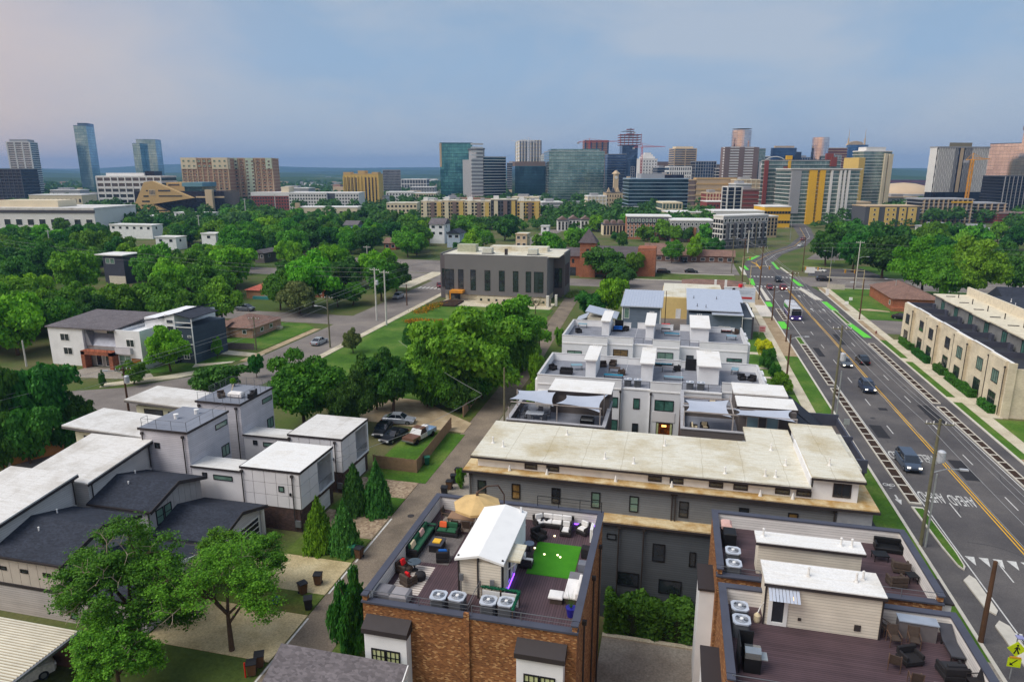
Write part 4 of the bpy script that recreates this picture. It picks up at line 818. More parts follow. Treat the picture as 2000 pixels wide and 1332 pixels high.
def hipped(name,label,x0,x1,y0,y1,ze,zr,wall,roof,ov=.5,cat='house'):
 t=thing(name,label,cat,((x0+x1)/2,(y0+y1)/2,0)); part('wall',wall,t,(x0,x1,y0,y1,0,ze))
 X0,X1,Y0,Y1=x0-ov,x1+ov,y0-ov,y1+ov; d=min(X1-X0,Y1-Y0)/2
 if X1-X0>Y1-Y0:r1,r2=(X0+d,(Y0+Y1)/2,zr),(X1-d,(Y0+Y1)/2,zr)
 else:r1,r2=((X0+X1)/2,Y0+d,zr),((X0+X1)/2,Y1-d,zr)
 c=[(X0,Y0,ze),(X1,Y0,ze),(X1,Y1,ze),(X0,Y1,ze)]; b=MB()
 if X1-X0>Y1-Y0:b.quad(c[0],c[1],r2,r1); b.quad(c[1],c[2],r2); b.quad(c[2],c[3],r1,r2); b.quad(c[3],c[0],r1)
 else:b.quad(c[0],c[1],r1); b.quad(c[1],c[2],r2,r1); b.quad(c[2],c[3],r2); b.quad(c[3],c[0],r1,r2)
 b.quad(c[3],c[2],c[1],c[0]); b.build('roof',roof,t); return t
bg_=hipped('brick_bungalow','brick bungalow with brown hipped roof at the street corner',-97.0,-87.4,126.6,137.6,2.3,4.1,brick_pink,shing_b)
part('garage_wing',brick_pink,bg_,(-97.2,-93.2,124.6,126.6,0,2.25)); MB().quad((-97.7,124.1,2.3),(-92.7,124.1,2.3),(-92.7,128,3.4),(-97.7,128,3.4)).build('garage_roof',shing_b,bg_); win(bg_,'-y',126.6,-89.4,.9,1.0,1.0,trim_w,gl_dk); win(bg_,'+x',-87.4,130,.9,1.2,.9,trim_w,gl_dk); win(bg_,'+x',-87.4,133.6,.9,1.2,.9,trim_w,gl_dk); win(bg_,'-y',124.6,-95.2,.1,2.6,2.0,trim_w,garage_w,1,4,.06,name='garage_door'); part('step',conc,bg_,(-87.4,-86.4,135.4,136.8,0,.6))
sheet('lawn',[(-92,119.4),(-80,119.4),(-79.6,139),(-84,142.6),(-99,142.6),(-99,124)],.05,lawn)
red_roof=shingle('shingle_red',L(172,92,76))
r1=hipped('red_roofed_cottage','cottage with red roof and teal porch among the trees',-117.5,-109.5,169,176,2.4,4.0,plain('wall_ochre',L(178,130,96),.8),red_roof); part('porch',plain('porch_teal',L(60,130,130),.6),r1,(-115,-110,168.0,168.9,0,.8)); win(r1,'-y',169,-111.4,.9,1,1.2,trim_w,gl_dk)
r2=hipped('red_roofed_cottage','long low cottage with red roof behind the flowering shrubs',-104.5,-92.5,175,183,2.2,3.5,brick_red,plain('metal_red',L(176,70,66),.6)); win(r2,'-y',175,-98,.9,1.4,1,trim_w,gl_dk)
dh=thing('dark_modern_house','dark grey modern house with white roof rising from the left trees','house',(-174,190,0))
part('wall',siding('siding_charcoal',L(74,76,88),.25),dh,(-176.5,-169.5,182,188.5,0,9.0)); part('roof',roof_white,dh,(-179.5,-169,181.3,189.3,9.0,9.3)); part('side_wing',siding('siding_charcoal',L(74,76,88),.25),dh,(-179.2,-176.5,184,188.5,0,8.4)); part('plinth',sid_cream,dh,(-175.5,-169.4,181.8,182,0,2.5)); win(dh,'-y',182,-175.4,6.4,1.6,1.7,trim_w,gl_gr,1); win(dh,'-y',182,-173.7,6.4,1.6,1.7,trim_w,gl_gr,1)
def small(name,label,u,v,vt,wpx,d,wall,roof,kind='flat',nw=2,cat='house',fl=1):
 p=P(u,v); r=ray(u,vt); h=max(2.6,CAMH+r[2]*math.hypot(p.x,p.y)/math.hypot(r[0],r[1])); w=wpx/FPX*(-p.x*sY+p.y*cY)
 t=thing(name,label,cat,(p.x,p.y,0)); x0,x1,y0,y1=p.x-w/2,p.x+w/2,p.y,p.y+d
 part('wall',wall,t,(x0,x1,y0,y1,0,h))
 if kind=='flat':part('roof',roof,t,(x0-.3,x1+.3,y0-.3,y1+.3,h,h+.3)); part('parapet',wall,t,(x0,x1,y0-.32,y0-.3,h-.1,h+.5))
 elif kind=='gx':MB().prof([(y0-.5,h-.1),(y1+.5,h-.1),((y0+y1)/2,h+d*.3)],'x',x0-.5,x1+.5).build('roof',roof,t)
 else:MB().prof([(x0-.5,h-.1),(x1+.5,h-.1),(p.x,h+w*.3)],'y',y0-.5,y1+.5).build('roof',roof,t)
 for j in range(fl):
  for k in range(nw):win(t,'-y',y0,x0+w*(k+.5)/nw,h-2.1-j*3.0,min(1.8,w/nw*.6),1.4,trim_w,gl_dk,one=True)
  win(t,'+x',x1,p.y+d*.4,h-2.1-j*3,1.3,1.4,trim_w,gl_dk,one=True)
 return t
small('white_modern_house','white cube house above the left treetops, below the ziggurat office',326,488,464,46,7,white_w,roof_white,nw=2)
small('white_modern_house','white cube house with one dark window right of the pale power pole',410,488,457,32,6,white_w,roof_white,nw=1)
small('white_modern_house','long white stepped house left of the ziggurat office trees',258,466,440,96,8,white_w,roof_white,nw=6)
small('white_modern_house','white house with ribbon windows just below the ziggurat office',292,446,422,52,8,white_w,roof_white,nw=5)
small('white_pavilion','white flat roofed pavilion on posts right of the ziggurat office',378,436,416,82,8,white_w,roof_white,nw=6)
small('grey_gabled_house','grey gabled roof showing between treetops left of centre',508,514,494,20,9,sid_taupe,shing2,'gy')
small('grey_gabled_house','pale gabled roof among trees right of the white cube house',470,472,458,30,10,sid_lav,shing2,'gx')
small('blue_cottage','small pale blue cottage among trees left of the cream apartments',685,454,440,28,8,plain('wall_blue',L(130,158,190),.8),shing2,'gx')
small('brick_cottage','brown brick cottage peeping through trees left of the asphalt lot',762,488,475,24,7,brick_red,shing_b,'gx')
small('white_gabled_house','tall white house with grey gabled roof left of the treetops at centre',854,476,438,30,9,white_w,shing2,'gx',fl=2)
small('blue_gabled_house','pale blue house with dark gabled roof beside the tall white house',886,484,456,26,9,plain('wall_ice',L(176,190,206),.8),shing,'gy')
small('cream_gabled_house','narrow cream house among trees behind the grey office',1018,496,458,22,7,plain('wall_cream',L(214,190,158),.8),roof_tan,'flat',fl=2)
small('white_hut','tiny white kiosk among trees below the cream apartments',1064,458,442,15,4,white_w,roof_white,'flat',1)
small('pale_shed','small pale shed at the left edge of the woods',18,564,546,24,5,sid_cream,shing2,'gx',1)
small('white_flat_house','white flat roofed house beyond the tall trees at the right edge',1958,515,499,70,10,white_w,roof_white,'flat',4)
small('white_gabled_house','white house with dark roof at the right edge behind the cream terrace',1985,628,588,50,9,white_w,shing,'gx',2)
# ================================================================== grey office
of=thing('grey_office','grey three storey office with tall dark windows and pale flat roof','office',(-47,190,0))
pan_g=plain('metal_panel_grey',L(118,116,116),.55,.1,.4,var=.06,scale=.25); pan_d=plain('metal_panel_brown',L(104,98,100),.55,.1,.4,var=.06,scale=.3)
part('wall',pan_g,of,(-62.4,-33.4,181,201,1.5,12.2)); part('corner_block',pan_d,of,(-64.2,-62.4,182.5,201,0,12.2),(-33.4,-30.2,191,201,0,12.2)); part('plinth',conc,of,(-62.4,-33.4,181.3,200.9,0,1.5))
part('roof',roof_tan,of,(-63.8,-30.6,183.5,200.6,12.2,12.3)); part('parapet',pan_g,of,(-62.4,-33.4,181,181.3,12.2,12.7),(-64.2,-63.9,182.5,201,12.2,12.7),(-30.5,-30.2,191,201,12.2,12.7)); part('coping',trim_w,of,(-62.4,-33.4,180.96,181.34,12.7,12.76),(-64.2,-30.2,200.7,201.05,12.2,12.6))
for u,w in((878,2.6),(900,1.5),(924,1.5),(952,1.6),(980,1.6),(1007,1.5),(1032,1.5),(1052,2.6)):
 r=ray(u,545); x=r[0]*181/r[1]; win(of,'-y',181,x,2.8,w,5.7,blackm,gl_dk,2 if w>2 else 1,4,.1)
win(of,'-y',191,-32.0,2.7,2.2,5.6,blackm,gl_dk,2,4,.1); win(of,'-y',182.5,-63.4,3.2,.7,5.2,blackm,gl_dk,1,3,.1)
for y in(193,195.4,197.8):win(of,'+x',-30.2,y,3,1.3,6.2,blackm,plain('maroon_panel',L(92,52,54),.6),1,3,.1)
part('roof_screen',plain('screen_green',L(172,174,150),.7),of,(-61.5,-56,190,193,12.3,14.4)); part('stair_bulkhead',roof_tan,of,(-53,-36,195,199,12.3,13.6))
for x in(-51.5,-38.5):o=MB().box(x-1.3,x+1.3,186,188.4,12.6,14.0).build('air_handler',plain('hvac_pale',L(196,196,182),.6),of); MB().box(x-1.5,x+1.5,185.8,188.6,12.35,12.6).build('curb',railm,o)
part('roof_door',trim_dk,of,(-46.2,-45.4,185,185.6,12.3,14.0)); part('entrance_canopy',plain('canopy_orange',L(214,142,46),.6),of,(-60.3,-56.6,178.4,181,2.2,2.9)); part('entrance',gl_dk,of,(-61.4,-58,180.9,181,0,2.2)); part('canopy_leg',plain('canopy_orange',L(214,142,46),.6),of,(-60.3,-60.0,178.4,178.8,0,2.2))
gw=thing('garden_wall','low pale garden wall with square openings before the grey office','wall',(-42,177,0))
MB().box(-52,-31.5,176.6,177,0,1.9).build('wall',conc,gw)
for k in range(9):MB().box(-51+k*2.15,-50.4+k*2.15,176.56,176.6,.8,1.4).build('opening',gl_dk,gw)
part('pier',plain('stone_white',L(214,210,200),.8),gw,(-32.6,-31.9,175.6,176.5,0,3.0),(-30.6,-30.0,177.5,178.3,0,3.0))
sheet('forecourt',rc(-62,-31,172,180.8),.05,conc); sheet('raised_bed',[(-64,170),(-56,170),(-56,178),(-60,179)],.4,mulch)
# ---- church
ch=thing('brick_church','orange brick church with square pyramid roofed tower behind the grey office','church',(-25,238,0))
cb=brickm('brick_church',[L(158,90,60),L(172,102,68),L(142,78,52)],L(170,132,106)); croof=shingle('shingle_church',L(92,84,86))
part('nave',cb,ch,(-27,-8,238,250,0,6.4)); MB().prof([(237,6.2),(251,6.2),(244,9.4)],'x',-27.5,-8).build('nave_roof',croof,ch); part('end_block',cb,ch,(-12.5,-6.5,237,246,0,9.6)); part('side_wing',cb,ch,(-37,-31,233,246,0,7.0)); MB().prof([(232.4,6.8),(247,6.8),(239.5,9)],'x',-37.4,-31).build('wing_roof',croof,ch)
part('tower',cb,ch,(-31.4,-26.2,230.5,236,0,11.6)); MB().prof([(-31.7,11.5),(-25.9,11.5),(-28.8,16)],'y',233.2,233.3).build('tower_fillet',croof,ch)
tb=MB(); c=[(-32,230,11.6),(-25.7,230,11.6),(-25.7,236.6,11.6),(-32,236.6,11.6)]
for k in range(4):tb.quad(c[k],c[(k+1)%4],(-28.85,233.3,16.2))
tb.build('tower_roof',croof,ch); win(ch,'-y',230.5,-28.8,7.4,1.0,2.2,trim_dk,gl_dk); win(ch,'-y',233,-34,4.4,.8,1.4,trim_dk,gl_dk); part('porch',gl_dk,ch,(-36,-33,232.9,233,0,3)); win(ch,'+x',-26.2,233.2,7.4,1.0,2.2,trim_dk,gl_dk)
# ---- shops between the white rows and the junction
sg=thing('slate_blue_loft','slate blue gabled building with ribbed metal roof behind the white townhouses','building',(-6.5,148,0))
MB().prof([(144.4,0),(155.5,0),(155.5,8.6),(144.4,7.2)],'x',-10.3,-2.4).build('wall',sid_blue,sg); MB().prof([(143.9,7.2),(156,8.7),(156,8.9),(143.9,7.4)],'x',-10.7,-2.0).build('roof',metal_r,sg)
for k in range(15):MB().prof([(143.9,7.4),(156,8.9),(156,8.98),(143.9,7.48)],'x',-10.6+k*.6,-10.54+k*.6).build('roof_seam',metal_r,sg)
win(sg,'-y',144.4,-9.4,4.6,1.1,2.3,trim_w,gl_gr); part('corner_trim',trim_w,sg,(-10.4,-10.2,144.3,144.4,0,7.1),(-2.5,-2.3,144.3,144.4,0,7.1))
sm=thing('metal_roofed_cottage','small cream cottage with two metal roofs left of the slate blue building','house',(-15.5,144,0))
part('wall',sid_cream,sm,(-17.4,-11.6,141.8,148,0,5.0),(-19.6,-17.4,142,147,0,3.8)); MB().prof([(-17.8,6.2),(-11.2,4.9),(-11.2,5.1),(-17.8,6.4)],'y',141.4,148.4).build('roof',metal_r,sm); MB().prof([(-20,3.7),(-17.5,4.9),(-17.5,5.1),(-20,3.9)],'y',141.6,147.4).build('side_roof',metal_r,sm)
ys_=thing('yellow_shop','pale yellow flat roofed shop with white door','shop',(.5,176,0))
part('wall',plain('wall_yellow',L(222,194,128),.8,var=.06),ys_,(-2.7,3.5,168.5,186,0,5.2)); part('roof',roof_tan,ys_,(-2.6,12,169,190,5.2,5.35)); part('rear_wall',plain('wall_yellow',L(222,194,128),.8),ys_,(3.5,12,172,189.5,0,5.1)); win(ys_,'-y',168.5,1.4,.1,1.2,2.4,trim_w,white_w,1,1,.1,name='door')
ms=thing('metal_roofed_workshop','wide workshop with three stepped pale metal roofs and slate blue walls','workshop',(9,155,0))
part('wall',sid_blue,ms,(3.4,14.4,149.5,166,0,5.4)); MB().prof([(148.2,5.4),(155,6.0),(155,6.2),(148.2,5.6)],'x',8.2,14.6).build('porch_roof',metal_r,ms); MB().prof([(149.2,6.0),(158,6.7),(158,6.9),(149.2,6.2)],'x',3.0,14.4).build('roof',metal_r,ms); MB().prof([(158,6.4),(170,7.2),(170,7.4),(158,6.6)],'x',3.0,15.2).build('rear_roof',metal_r,ms); part('rear_wall',sid_blue,ms,(3.4,14.9,158.2,169.6,5.4,6.4)); part('side_wall',sid_blue,ms,(14.9,16.6,150.4,169,0,4.6)); part('flank_wall',plain('flank_dark',L(66,62,68),.8),ms,(16.6,16.9,150,166,0,5.0)); part('flank_coping',trim_w,ms,(16.5,17.0,150,166,5.0,5.1),(8.3,16.5,149.9,150.1,4.6,4.75)); part('post',trim_w,ms,(14.4,14.5,148.3,148.4,0,5.4)); win(ms,'-y',149.5,11,1.2,2.4,1.6,trim_w,gl_dk,2)
vents(ms,pipe_m,(5.2,152,6.5),(7.0,151,6.5),(4.6,160,6.8),(9.6,160,6.8))
bl=thing('brown_roofed_strip','low shop with long brown hipped roof beyond the yellow shop','shop',(11,206,0)); hp=(2.5,19.5,198.5,213.5)
part('wall',plain('wall_dim',L(92,84,80),.8),bl,(3,19,199,213,0,2.9)); MB().quad((2.2,198,2.9),(19.8,198,2.9),(15.5,206,4.4),(6,206,4.4)).quad((19.8,198,2.9),(19.8,214,2.9),(15.5,206,4.4)).quad((19.8,214,2.9),(2.2,214,2.9),(6,206,4.4),(15.5,206,4.4)).quad((2.2,214,2.9),(2.2,198,2.9),(6,206,4.4)).build('roof',shing_b,bl)
for x in(11.4,14.2):part('chimney',trim_w,bl,(x-.3,x+.3,199.6,200.3,2.9,5.2))
for x in(5.5,8.5,12.7,16.5):win(bl,'-y',199,x,.4,2.0,2.0,trim_w,gl_dk,2)
oh=hipped('orange_brick_house','small orange brick house with brown hipped roof on the right lawn',55.0,66,191.6,214,3.2,5.6,cb,shing_b); win(oh,'-y',191.6,59,.2,1.1,2.1,trim_w,gl_dk,name='door'); win(oh,'-x',55.0,194,1.2,1.2,1.2,trim_w,gl_dk); part('stoop',cb,oh,(54.6,57.6,190.3,191.6,0,1.0));
small('orange_shop','low orange brick shop with brown roof below the brick apartments',1290,503,490,60,9,plain('wall_orange',L(206,160,110),.8),shing_b,'gx',6,'shop')
small('brown_shop','low brown walled shop at the far edge of the asphalt lot',1355,512,501,150,7,plain('wall_brown',L(116,88,74),.8),shing_b,'gx',9,'shop')
# billboard
bb=thing('billboard','white roadside billboard with red text strip and portrait in red','billboard',(16,176,0))
part('panel',plain('poster_white',L(208,216,226),.6,var=.04),bb,(12.2,19.6,175.6,176,3.6,7.1)); part('frame',trim_w,bb,(12.1,19.7,175.55,176.05,3.45,3.6),(12.1,19.7,175.55,176.05,7.1,7.2)); MB().tube((18.0,176.2,0),(18.0,176.2,4),.16).tube((13.8,176.2,0),(13.8,176.2,4),.16).build('post',pipe_m,bb)
part('red_strip',plain('poster_red',L(190,66,66),.6),bb,(16.0,18.9,175.58,175.6,4.3,4.85)); part('grey_text',plain('poster_grey',L(168,176,188),.6),bb,(15.6,19.2,175.58,175.6,5.5,5.62),(15.6,18.6,175.58,175.6,5.85,5.97),(15.6,19.2,175.58,175.6,6.2,6.32))
pt=MB(); pt.prof([(12.3,5.2),(14.9,5.2),(15.0,5.5),(14.2,6.0),(13.0,6.0),(12.3,5.8)],'y',175.57,175.6); pt.build('portrait_dress',plain('poster_orange',L(206,84,46),.6),bb); MB().lathe(14.5,0,[(0,0)],3)if False else None
hd=MB(); hd.tube((14.45,175.57,6.35),(14.45,175.6,6.35),.34,.34,14); hd.build('portrait_head',plain('poster_skin',L(206,140,98),.6),bb); MB().tube((14.45,175.56,6.62),(14.45,175.6,6.62),.36,.36,14).build('portrait_hair',plain('poster_dark',L(46,32,30),.6),bb); MB().tube((16.0,175.9,7.2),(16.0,175.9,7.9),.5,.5,10).build('red_topper',plain('poster_bright_red',L(222,34,44),.6),bb)
gr_=thing('mural_wall','black end wall with pale painted figure below the billboard','wall',(17.4,171,0)); part('wall',plain('mural_black',L(38,38,42),.7),gr_,(16.2,18.6,170.6,171.0,0,3.1)); MB().quad((17.0,170.58,.6),(17.3,170.58,.6),(17.5,170.58,1.5),(17.2,170.58,1.5)).quad((17.8,170.58,.6),(18.1,170.58,.6),(17.6,170.58,1.6),(17.35,170.58,1.6)).quad((16.7,170.58,2.3),(16.9,170.58,2.4),(17.5,170.58,1.6),(17.3,170.58,1.5)).quad((18.0,170.58,2.5),(18.2,170.58,2.4),(17.6,170.58,1.5),(17.4,170.58,1.6)).build('painted_figure',whitep,gr_)
# ================================================================== trees
LM=leafm('leaf_mid',L(54,102,25),L(116,164,46)); LD=leafm('leaf_dark',L(38,80,28),L(82,130,44)); LB=leafm('leaf_bright',L(72,128,22),L(138,188,46)); LY=leafm('leaf_yellow',L(150,160,26),L(206,204,50)); LC=leafm('leaf_conifer',L(46,98,40),L(98,152,66),.25); LO=leafm('leaf_olive',L(84,96,50),L(136,140,78)); LF=leafm('flower_orange',L(206,110,20),L(240,160,40)); LR=leafm('flower_red',L(120,40,36),L(170,70,60)); LW=leafm('flower_white',L(190,190,170),L(236,236,226))
bark=plain('bark',L(84,68,54),.95,var=.3,scale=3,local=True,bump=.4,bscale=9); bark_pale=plain('bark_pale',L(158,142,124),.95,var=.25,scale=4,local=True)
TONE={'mid':LM,'dark':LD,'bright':LB,'yellow':LY,'olive':LO}
def leafmesh(name,pos,nrm,size,mat,rs):
 n=len(pos); nrm=nrm/(np.linalg.norm(nrm,axis=1,keepdims=True)+1e-9)
 r=rs.normal(size=(n,3)); u=np.cross(nrm,r); u/=(np.linalg.norm(u,axis=1,keepdims=True)+1e-9); w=np.cross(nrm,u)
 s=size[:,None]; a=s*rs.uniform(.75,1.2,(n,1)); b=s*rs.uniform(.5,.85,(n,1))
 v=np.empty((n,4,3)); v[:,0]=pos-u*a; v[:,1]=pos+w*b+u*a*.1; v[:,2]=pos+u*a; v[:,3]=pos-w*b+u*a*.1
 v[:,0]+=nrm*s*.15; v[:,2]+=nrm*s*.15
 me=bpy.data.meshes.new(name); me.vertices.add(n*4); me.vertices.foreach_set('co',v.reshape(-1).astype('f4'))
 me.loops.add(n*4); me.loops.foreach_set('vertex_index',np.arange(n*4,dtype='i4'))
 me.polygons.add(n); me.polygons.foreach_set('loop_start',np.arange(0,n*4,4,dtype='i4')); me.polygons.foreach_set('loop_total',np.full(n,4,'i4'))
 me.update(calc_edges=True); me.materials.append(mat); return me
def dirs(rs,n):
 d=rs.normal(size=(n,3)); return d/np.linalg.norm(d,axis=1,keepdims=True)
def crownmesh(name,seed,nl,nleaf,leaf,hz=.86,lr=(.26,.44),taper=0.0):
 rs=np.random.RandomState(seed); P_,N_,S_=[],[],[]
 cs=[]
 for i in range(nl):
  for _ in range(30):
   d=dirs(rs,1)[0]
   if d[2]>-.55:break
  rr=rs.uniform(.40,.82)if i>nl*.15 else rs.uniform(.1,.35)
  c=d*np.array([rr,rr,rr*hz]); r=rs.uniform(*lr)*(1-.25*max(0,d[2]))*(1.25-.5*rr)
  if taper:c[:2]*=1-taper*(c[2]+.5)
  cs.append((c,r))
 tot=sum(r*r for _,r in cs)
 for c,r in cs:
  k=int(nleaf*r*r/tot); d=dirs(rs,k); d[:,2]=np.where(d[:,2]<-.35,-d[:,2],d[:,2])
  rad=r*(1-.42*rs.uniform(0,1,k)**2.2)*(1+.1*rs.normal(size=k))
  P_.append(c+d*rad[:,None]*np.array([1,1,.82])); N_.append(d+.75*rs.normal(size=(k,3))+np.array([0,0,.25])); S_.append(leaf*rs.uniform(.6,1.25,k))
 k=nleaf//10; d=dirs(rs,k)*rs.uniform(.1,.62,(k,1)); P_.append(d*np.array([1,1,hz])); N_.append(rs.normal(size=(k,3))); S_.append(leaf*1.5*np.ones(k))
 p=np.concatenate(P_); s=np.concatenate(S_); m=np.abs(p[:,:2]).max(); p=p/m*1.0
 p[:,2]-=p[:,2].min(); p[:,2]/=p[:,2].max()
 return leafmesh(name,p,np.concatenate(N_),s,LM,rs)
def trunkmesh(name,seed,lean=.04):
 rs=random.Random(seed); b=MB(); q=[(0,0,0)]
 for k in range(1,4):q.append((q[-1][0]+rs.uniform(-lean,lean),q[-1][1]+rs.uniform(-lean,lean),k*.17))
 rad=[.05,.036,.03,.022]
 for k in range(3):b.tube(q[k],q[k+1],rad[k],rad[k+1],7)
 for k in range(6):
  a=2*PI*k/6+rs.uniform(-.4,.4); z0=rs.uniform(.28,.5); b.tube((q[2][0],q[2][1],z0),(math.cos(a)*rs.uniform(.22,.42),math.sin(a)*rs.uniform(.22,.42),z0+rs.uniform(.16,.34)),.017,.006,5)
 me=bpy.data.meshes.new(name); me.from_pydata(b.v,[],b.f); me.materials.append(bark); return me
FARC=[crownmesh('crown',11+k,13+k%5,3600,.088)for k in range(7)]
MIDC=[crownmesh('crown',41+k,24+3*(k%4),12000,.052,lr=(.2,.38))for k in range(6)]
NEARC=[crownmesh('crown',71+k,34+4*k,26000,.036,lr=(.16,.32))for k in range(3)]
TRK=[trunkmesh('trunk',5+k)for k in range(4)]
CONE=None
TREES=[]
def tree(label,loc,h,w,tone='mid',tier=0,name='leafy_tree',group=None,base=.15,cat='tree'):
 t=thing(name,label,cat,loc,group); local(t); t.rotation_euler=(0,0,rnd.uniform(0,6.28))
 ms=(FARC,MIDC,NEARC)[tier]; me=ms[rnd.randrange(len(ms))]
 c=bpy.data.objects.new('crown',me); C.objects.link(c); c.parent=t; c.location=(0,0,h*base); c.scale=(w/2*rnd.uniform(.85,1.15),w/2*rnd.uniform(.85,1.15),h*(1-base)); c.rotation_euler=(rnd.uniform(-.09,.09),rnd.uniform(-.09,.09),0)
 c.material_slots[0].link='OBJECT'; c.material_slots[0].material=TONE[tone]if isinstance(tone,str)else tone
 k=bpy.data.objects.new('trunk',TRK[rnd.randrange(4)]); C.objects.link(k); k.parent=t; k.scale=(max(w*.5,h*.35),max(w*.5,h*.35),h*1.05)
 (loc[0],loc[1],w)in TREES or TREES.append((loc[0],loc[1],w)); return t
def tpx(label,u,vt,vb,w,tone='mid',tier=1,name='leafy_tree',group=None,base=.2,cat='tree'):
 p=P(u,vb); d=-p.x*sY+p.y*cY
 r=ray(u,vt); f=math.hypot(p.x,p.y)/math.hypot(r[0],r[1]); h=CAMH+r[2]*f
 dist=math.hypot(p.x,p.y); slant=math.sqrt(dist*dist+(CAMH-h/2)**2); wm=w/FPX*(d*cP+(CAMH-h/2)*sP)
 k=.5*wm*.5; return tree(label,(p.x,p.y,0),max(1.0,h),wm,tone,tier,name,group,base,cat)
 # ---- single trees that stand out
tpx('yellow green tree with blossom clusters left of the dark tree by the panelled house',596,684,838,176,'mid',2)
tpx('dark dense tree right behind the panelled houses',688,722,842,118,'dark',2)
tpx('rounded tree with visible trunk above the parked silver saloon',768,678,806,140,'dark',2)
tpx('largest spreading tree on the lawn left of the alley',894,596,776,240,'mid',2)
tpx('broad tree on the lawn touching the alley before the grey office',990,578,722,200,'mid',2)
tpx('tree at the alley bend in front of the office entrance',1010,606,690,110,'mid',1)
tpx('low bushy tree under the largest spreading tree, near the alley fence',940,652,778,140,'mid',2,base=.05)
tpx('low tree between the largest spreading tree and the rounded trunk tree',836,664,796,120,'mid',2,base=.05)
tpx('tree leaning over the alley below the office entrance',1020,622,728,100,'mid',1,base=.05); tpx('dark tree between the yellow green tree and the rounded trunk tree',736,690,800,90,'dark',1,base=.08); tpx('shrubs massed against the alley fence beyond the gravel drive',905,726,800,90,'dark',1,'fence_shrub',cat='shrub',base=.03)
tpx('small tree on the lawn by the orange flower beds',808,632,690,60,'dark',1)
tpx('shrubby tree at the lawn edge under the largest spreading tree',850,690,790,110,'mid',1)
tpx('grey green shrub with white flowers at the lawn corner beside the left street',690,640,690,46,'olive',1,'flowering_shrub',cat='shrub')
tpx('dark rounded shrub hedge behind the railed roof deck',432,712,770,112,'dark',1,'rounded_shrub',cat='shrub',base=.05)
tpx('young tree at the kerb beside the driveway of the blue house',502,692,738,36,'dark',1)
tpx('light green tree in front of the blue and white house',334,634,726,92,'bright',2)
tpx('clipped dark column shrub at the white stucco house',200,722,756,14,'dark',1,'column_shrub',cat='shrub',base=.02)
tpx('small spreading tree at the garage of the white stucco house',262,706,750,58,'mid',1)
tpx('young tree on the lawn of the blue and white house',425,656,700,26,'mid',1)
tpx('bright tree beside the slate blue metal roofed building',1195,540,620,66,'bright',1)
tpx('dark shrub tree left of the small metal roofed cottage',1152,570,622,70,'dark',1)
tpx('dark round tree between the church and the asphalt lot',1215,516,560,62,'dark',1)
tpx('wide dark tree in front of the brick church',1180,484,545,84,'dark',1); tpx('green tree at the right corner of the brick church',1238,492,540,44,'mid',1)
tpx('bright upright tree at the far side of the asphalt lot',1355,456,512,40,'bright',1); tpx('dark small tree right of the bright upright tree by the lot',1396,464,506,38,'dark',1); tpx('conical tree left of the bright upright tree by the lot',1312,468,514,42,'mid',1)
tpx('tall dark tree at the bend of the avenue before the yellow tower',1612,436,520,82,'dark',1); tpx('dark tree left of the twin crowned giant tree, beside the crossing street',1722,456,545,108,'dark',1); tpx('mid green tree between the bend tree and the dark street tree',1664,452,532,80,'dark',1)
tpx('left half of the twin giant trees behind the orange brick house',1800,462,580,124,'bright',2); tpx('right half of the twin giant trees behind the cream terrace',1892,462,588,140,'mid',2); tpx('low bough tree between the twin giant trees',1845,490,590,90,'mid',1)
tpx('dark tree at the right edge beyond the crossing street',1980,500,574,74,'dark',1)
tpx('yellow green sapling on the lawn beside the avenue pavement',1492,662,704,40,'yellow',1)
tpx('dark shrub below the yellow green sapling',1500,678,722,36,'dark',1,'garden_shrub',cat='shrub',base=.05); tpx('garden shrub in the middle of the row beside the white townhouses',1512,706,742,34,'dark',1,'garden_shrub',cat='shrub',base=.05); tpx('rounded garden shrub nearest in the row beside the white townhouses',1526,726,768,42,'mid',1,'garden_shrub',cat='shrub',base=.05)
tpx('shrub on the alley side of the nearer white townhouses',1052,690,770,46,'mid',1,'alley_shrub',cat='shrub',base=.05); tpx('lower shrub at the alley corner of the taupe terrace',1040,730,800,40,'mid',1,'alley_shrub',cat='shrub',base=.05); tpx('shrub on the alley side of the farther white townhouses',1092,640,676,26,'mid',1,'alley_shrub',cat='shrub',base=.05)
tpx('tall leafy shrub against the brick wall beside the alley at the bottom',690,1102,1292,124,'dark',2,'tall_shrub',cat='shrub',base=.03)
tpx('dark plant by the bins at the long grey block',900,912,955,24,'mid',1,'alley_shrub',cat='shrub',base=.05)
for lb,u,vt,vb,w,tn in(('crape myrtle hedge bush nearest the junction on the left street',585,545,614,110,'olive'),('bushy verge tree right of the flowering hedge on the left street',690,552,596,70,'mid'),('verge tree by the two tall pale power poles',745,508,588,90,'mid'),('dark verge tree left of the crosswalk on the left street',775,500,570,70,'dark'),('round tree behind the brown roofed bungalow',436,540,634,102,'mid'),('large tree right of the red roofed teal porch cottage',548,526,606,78,'mid'),('tall tree behind the flowering hedge',612,488,600,112,'bright'),('dark evergreen above the left street bend',660,540,600,60,'dark')):
 tpx(lb,u,vt,vb,w,tn,1)
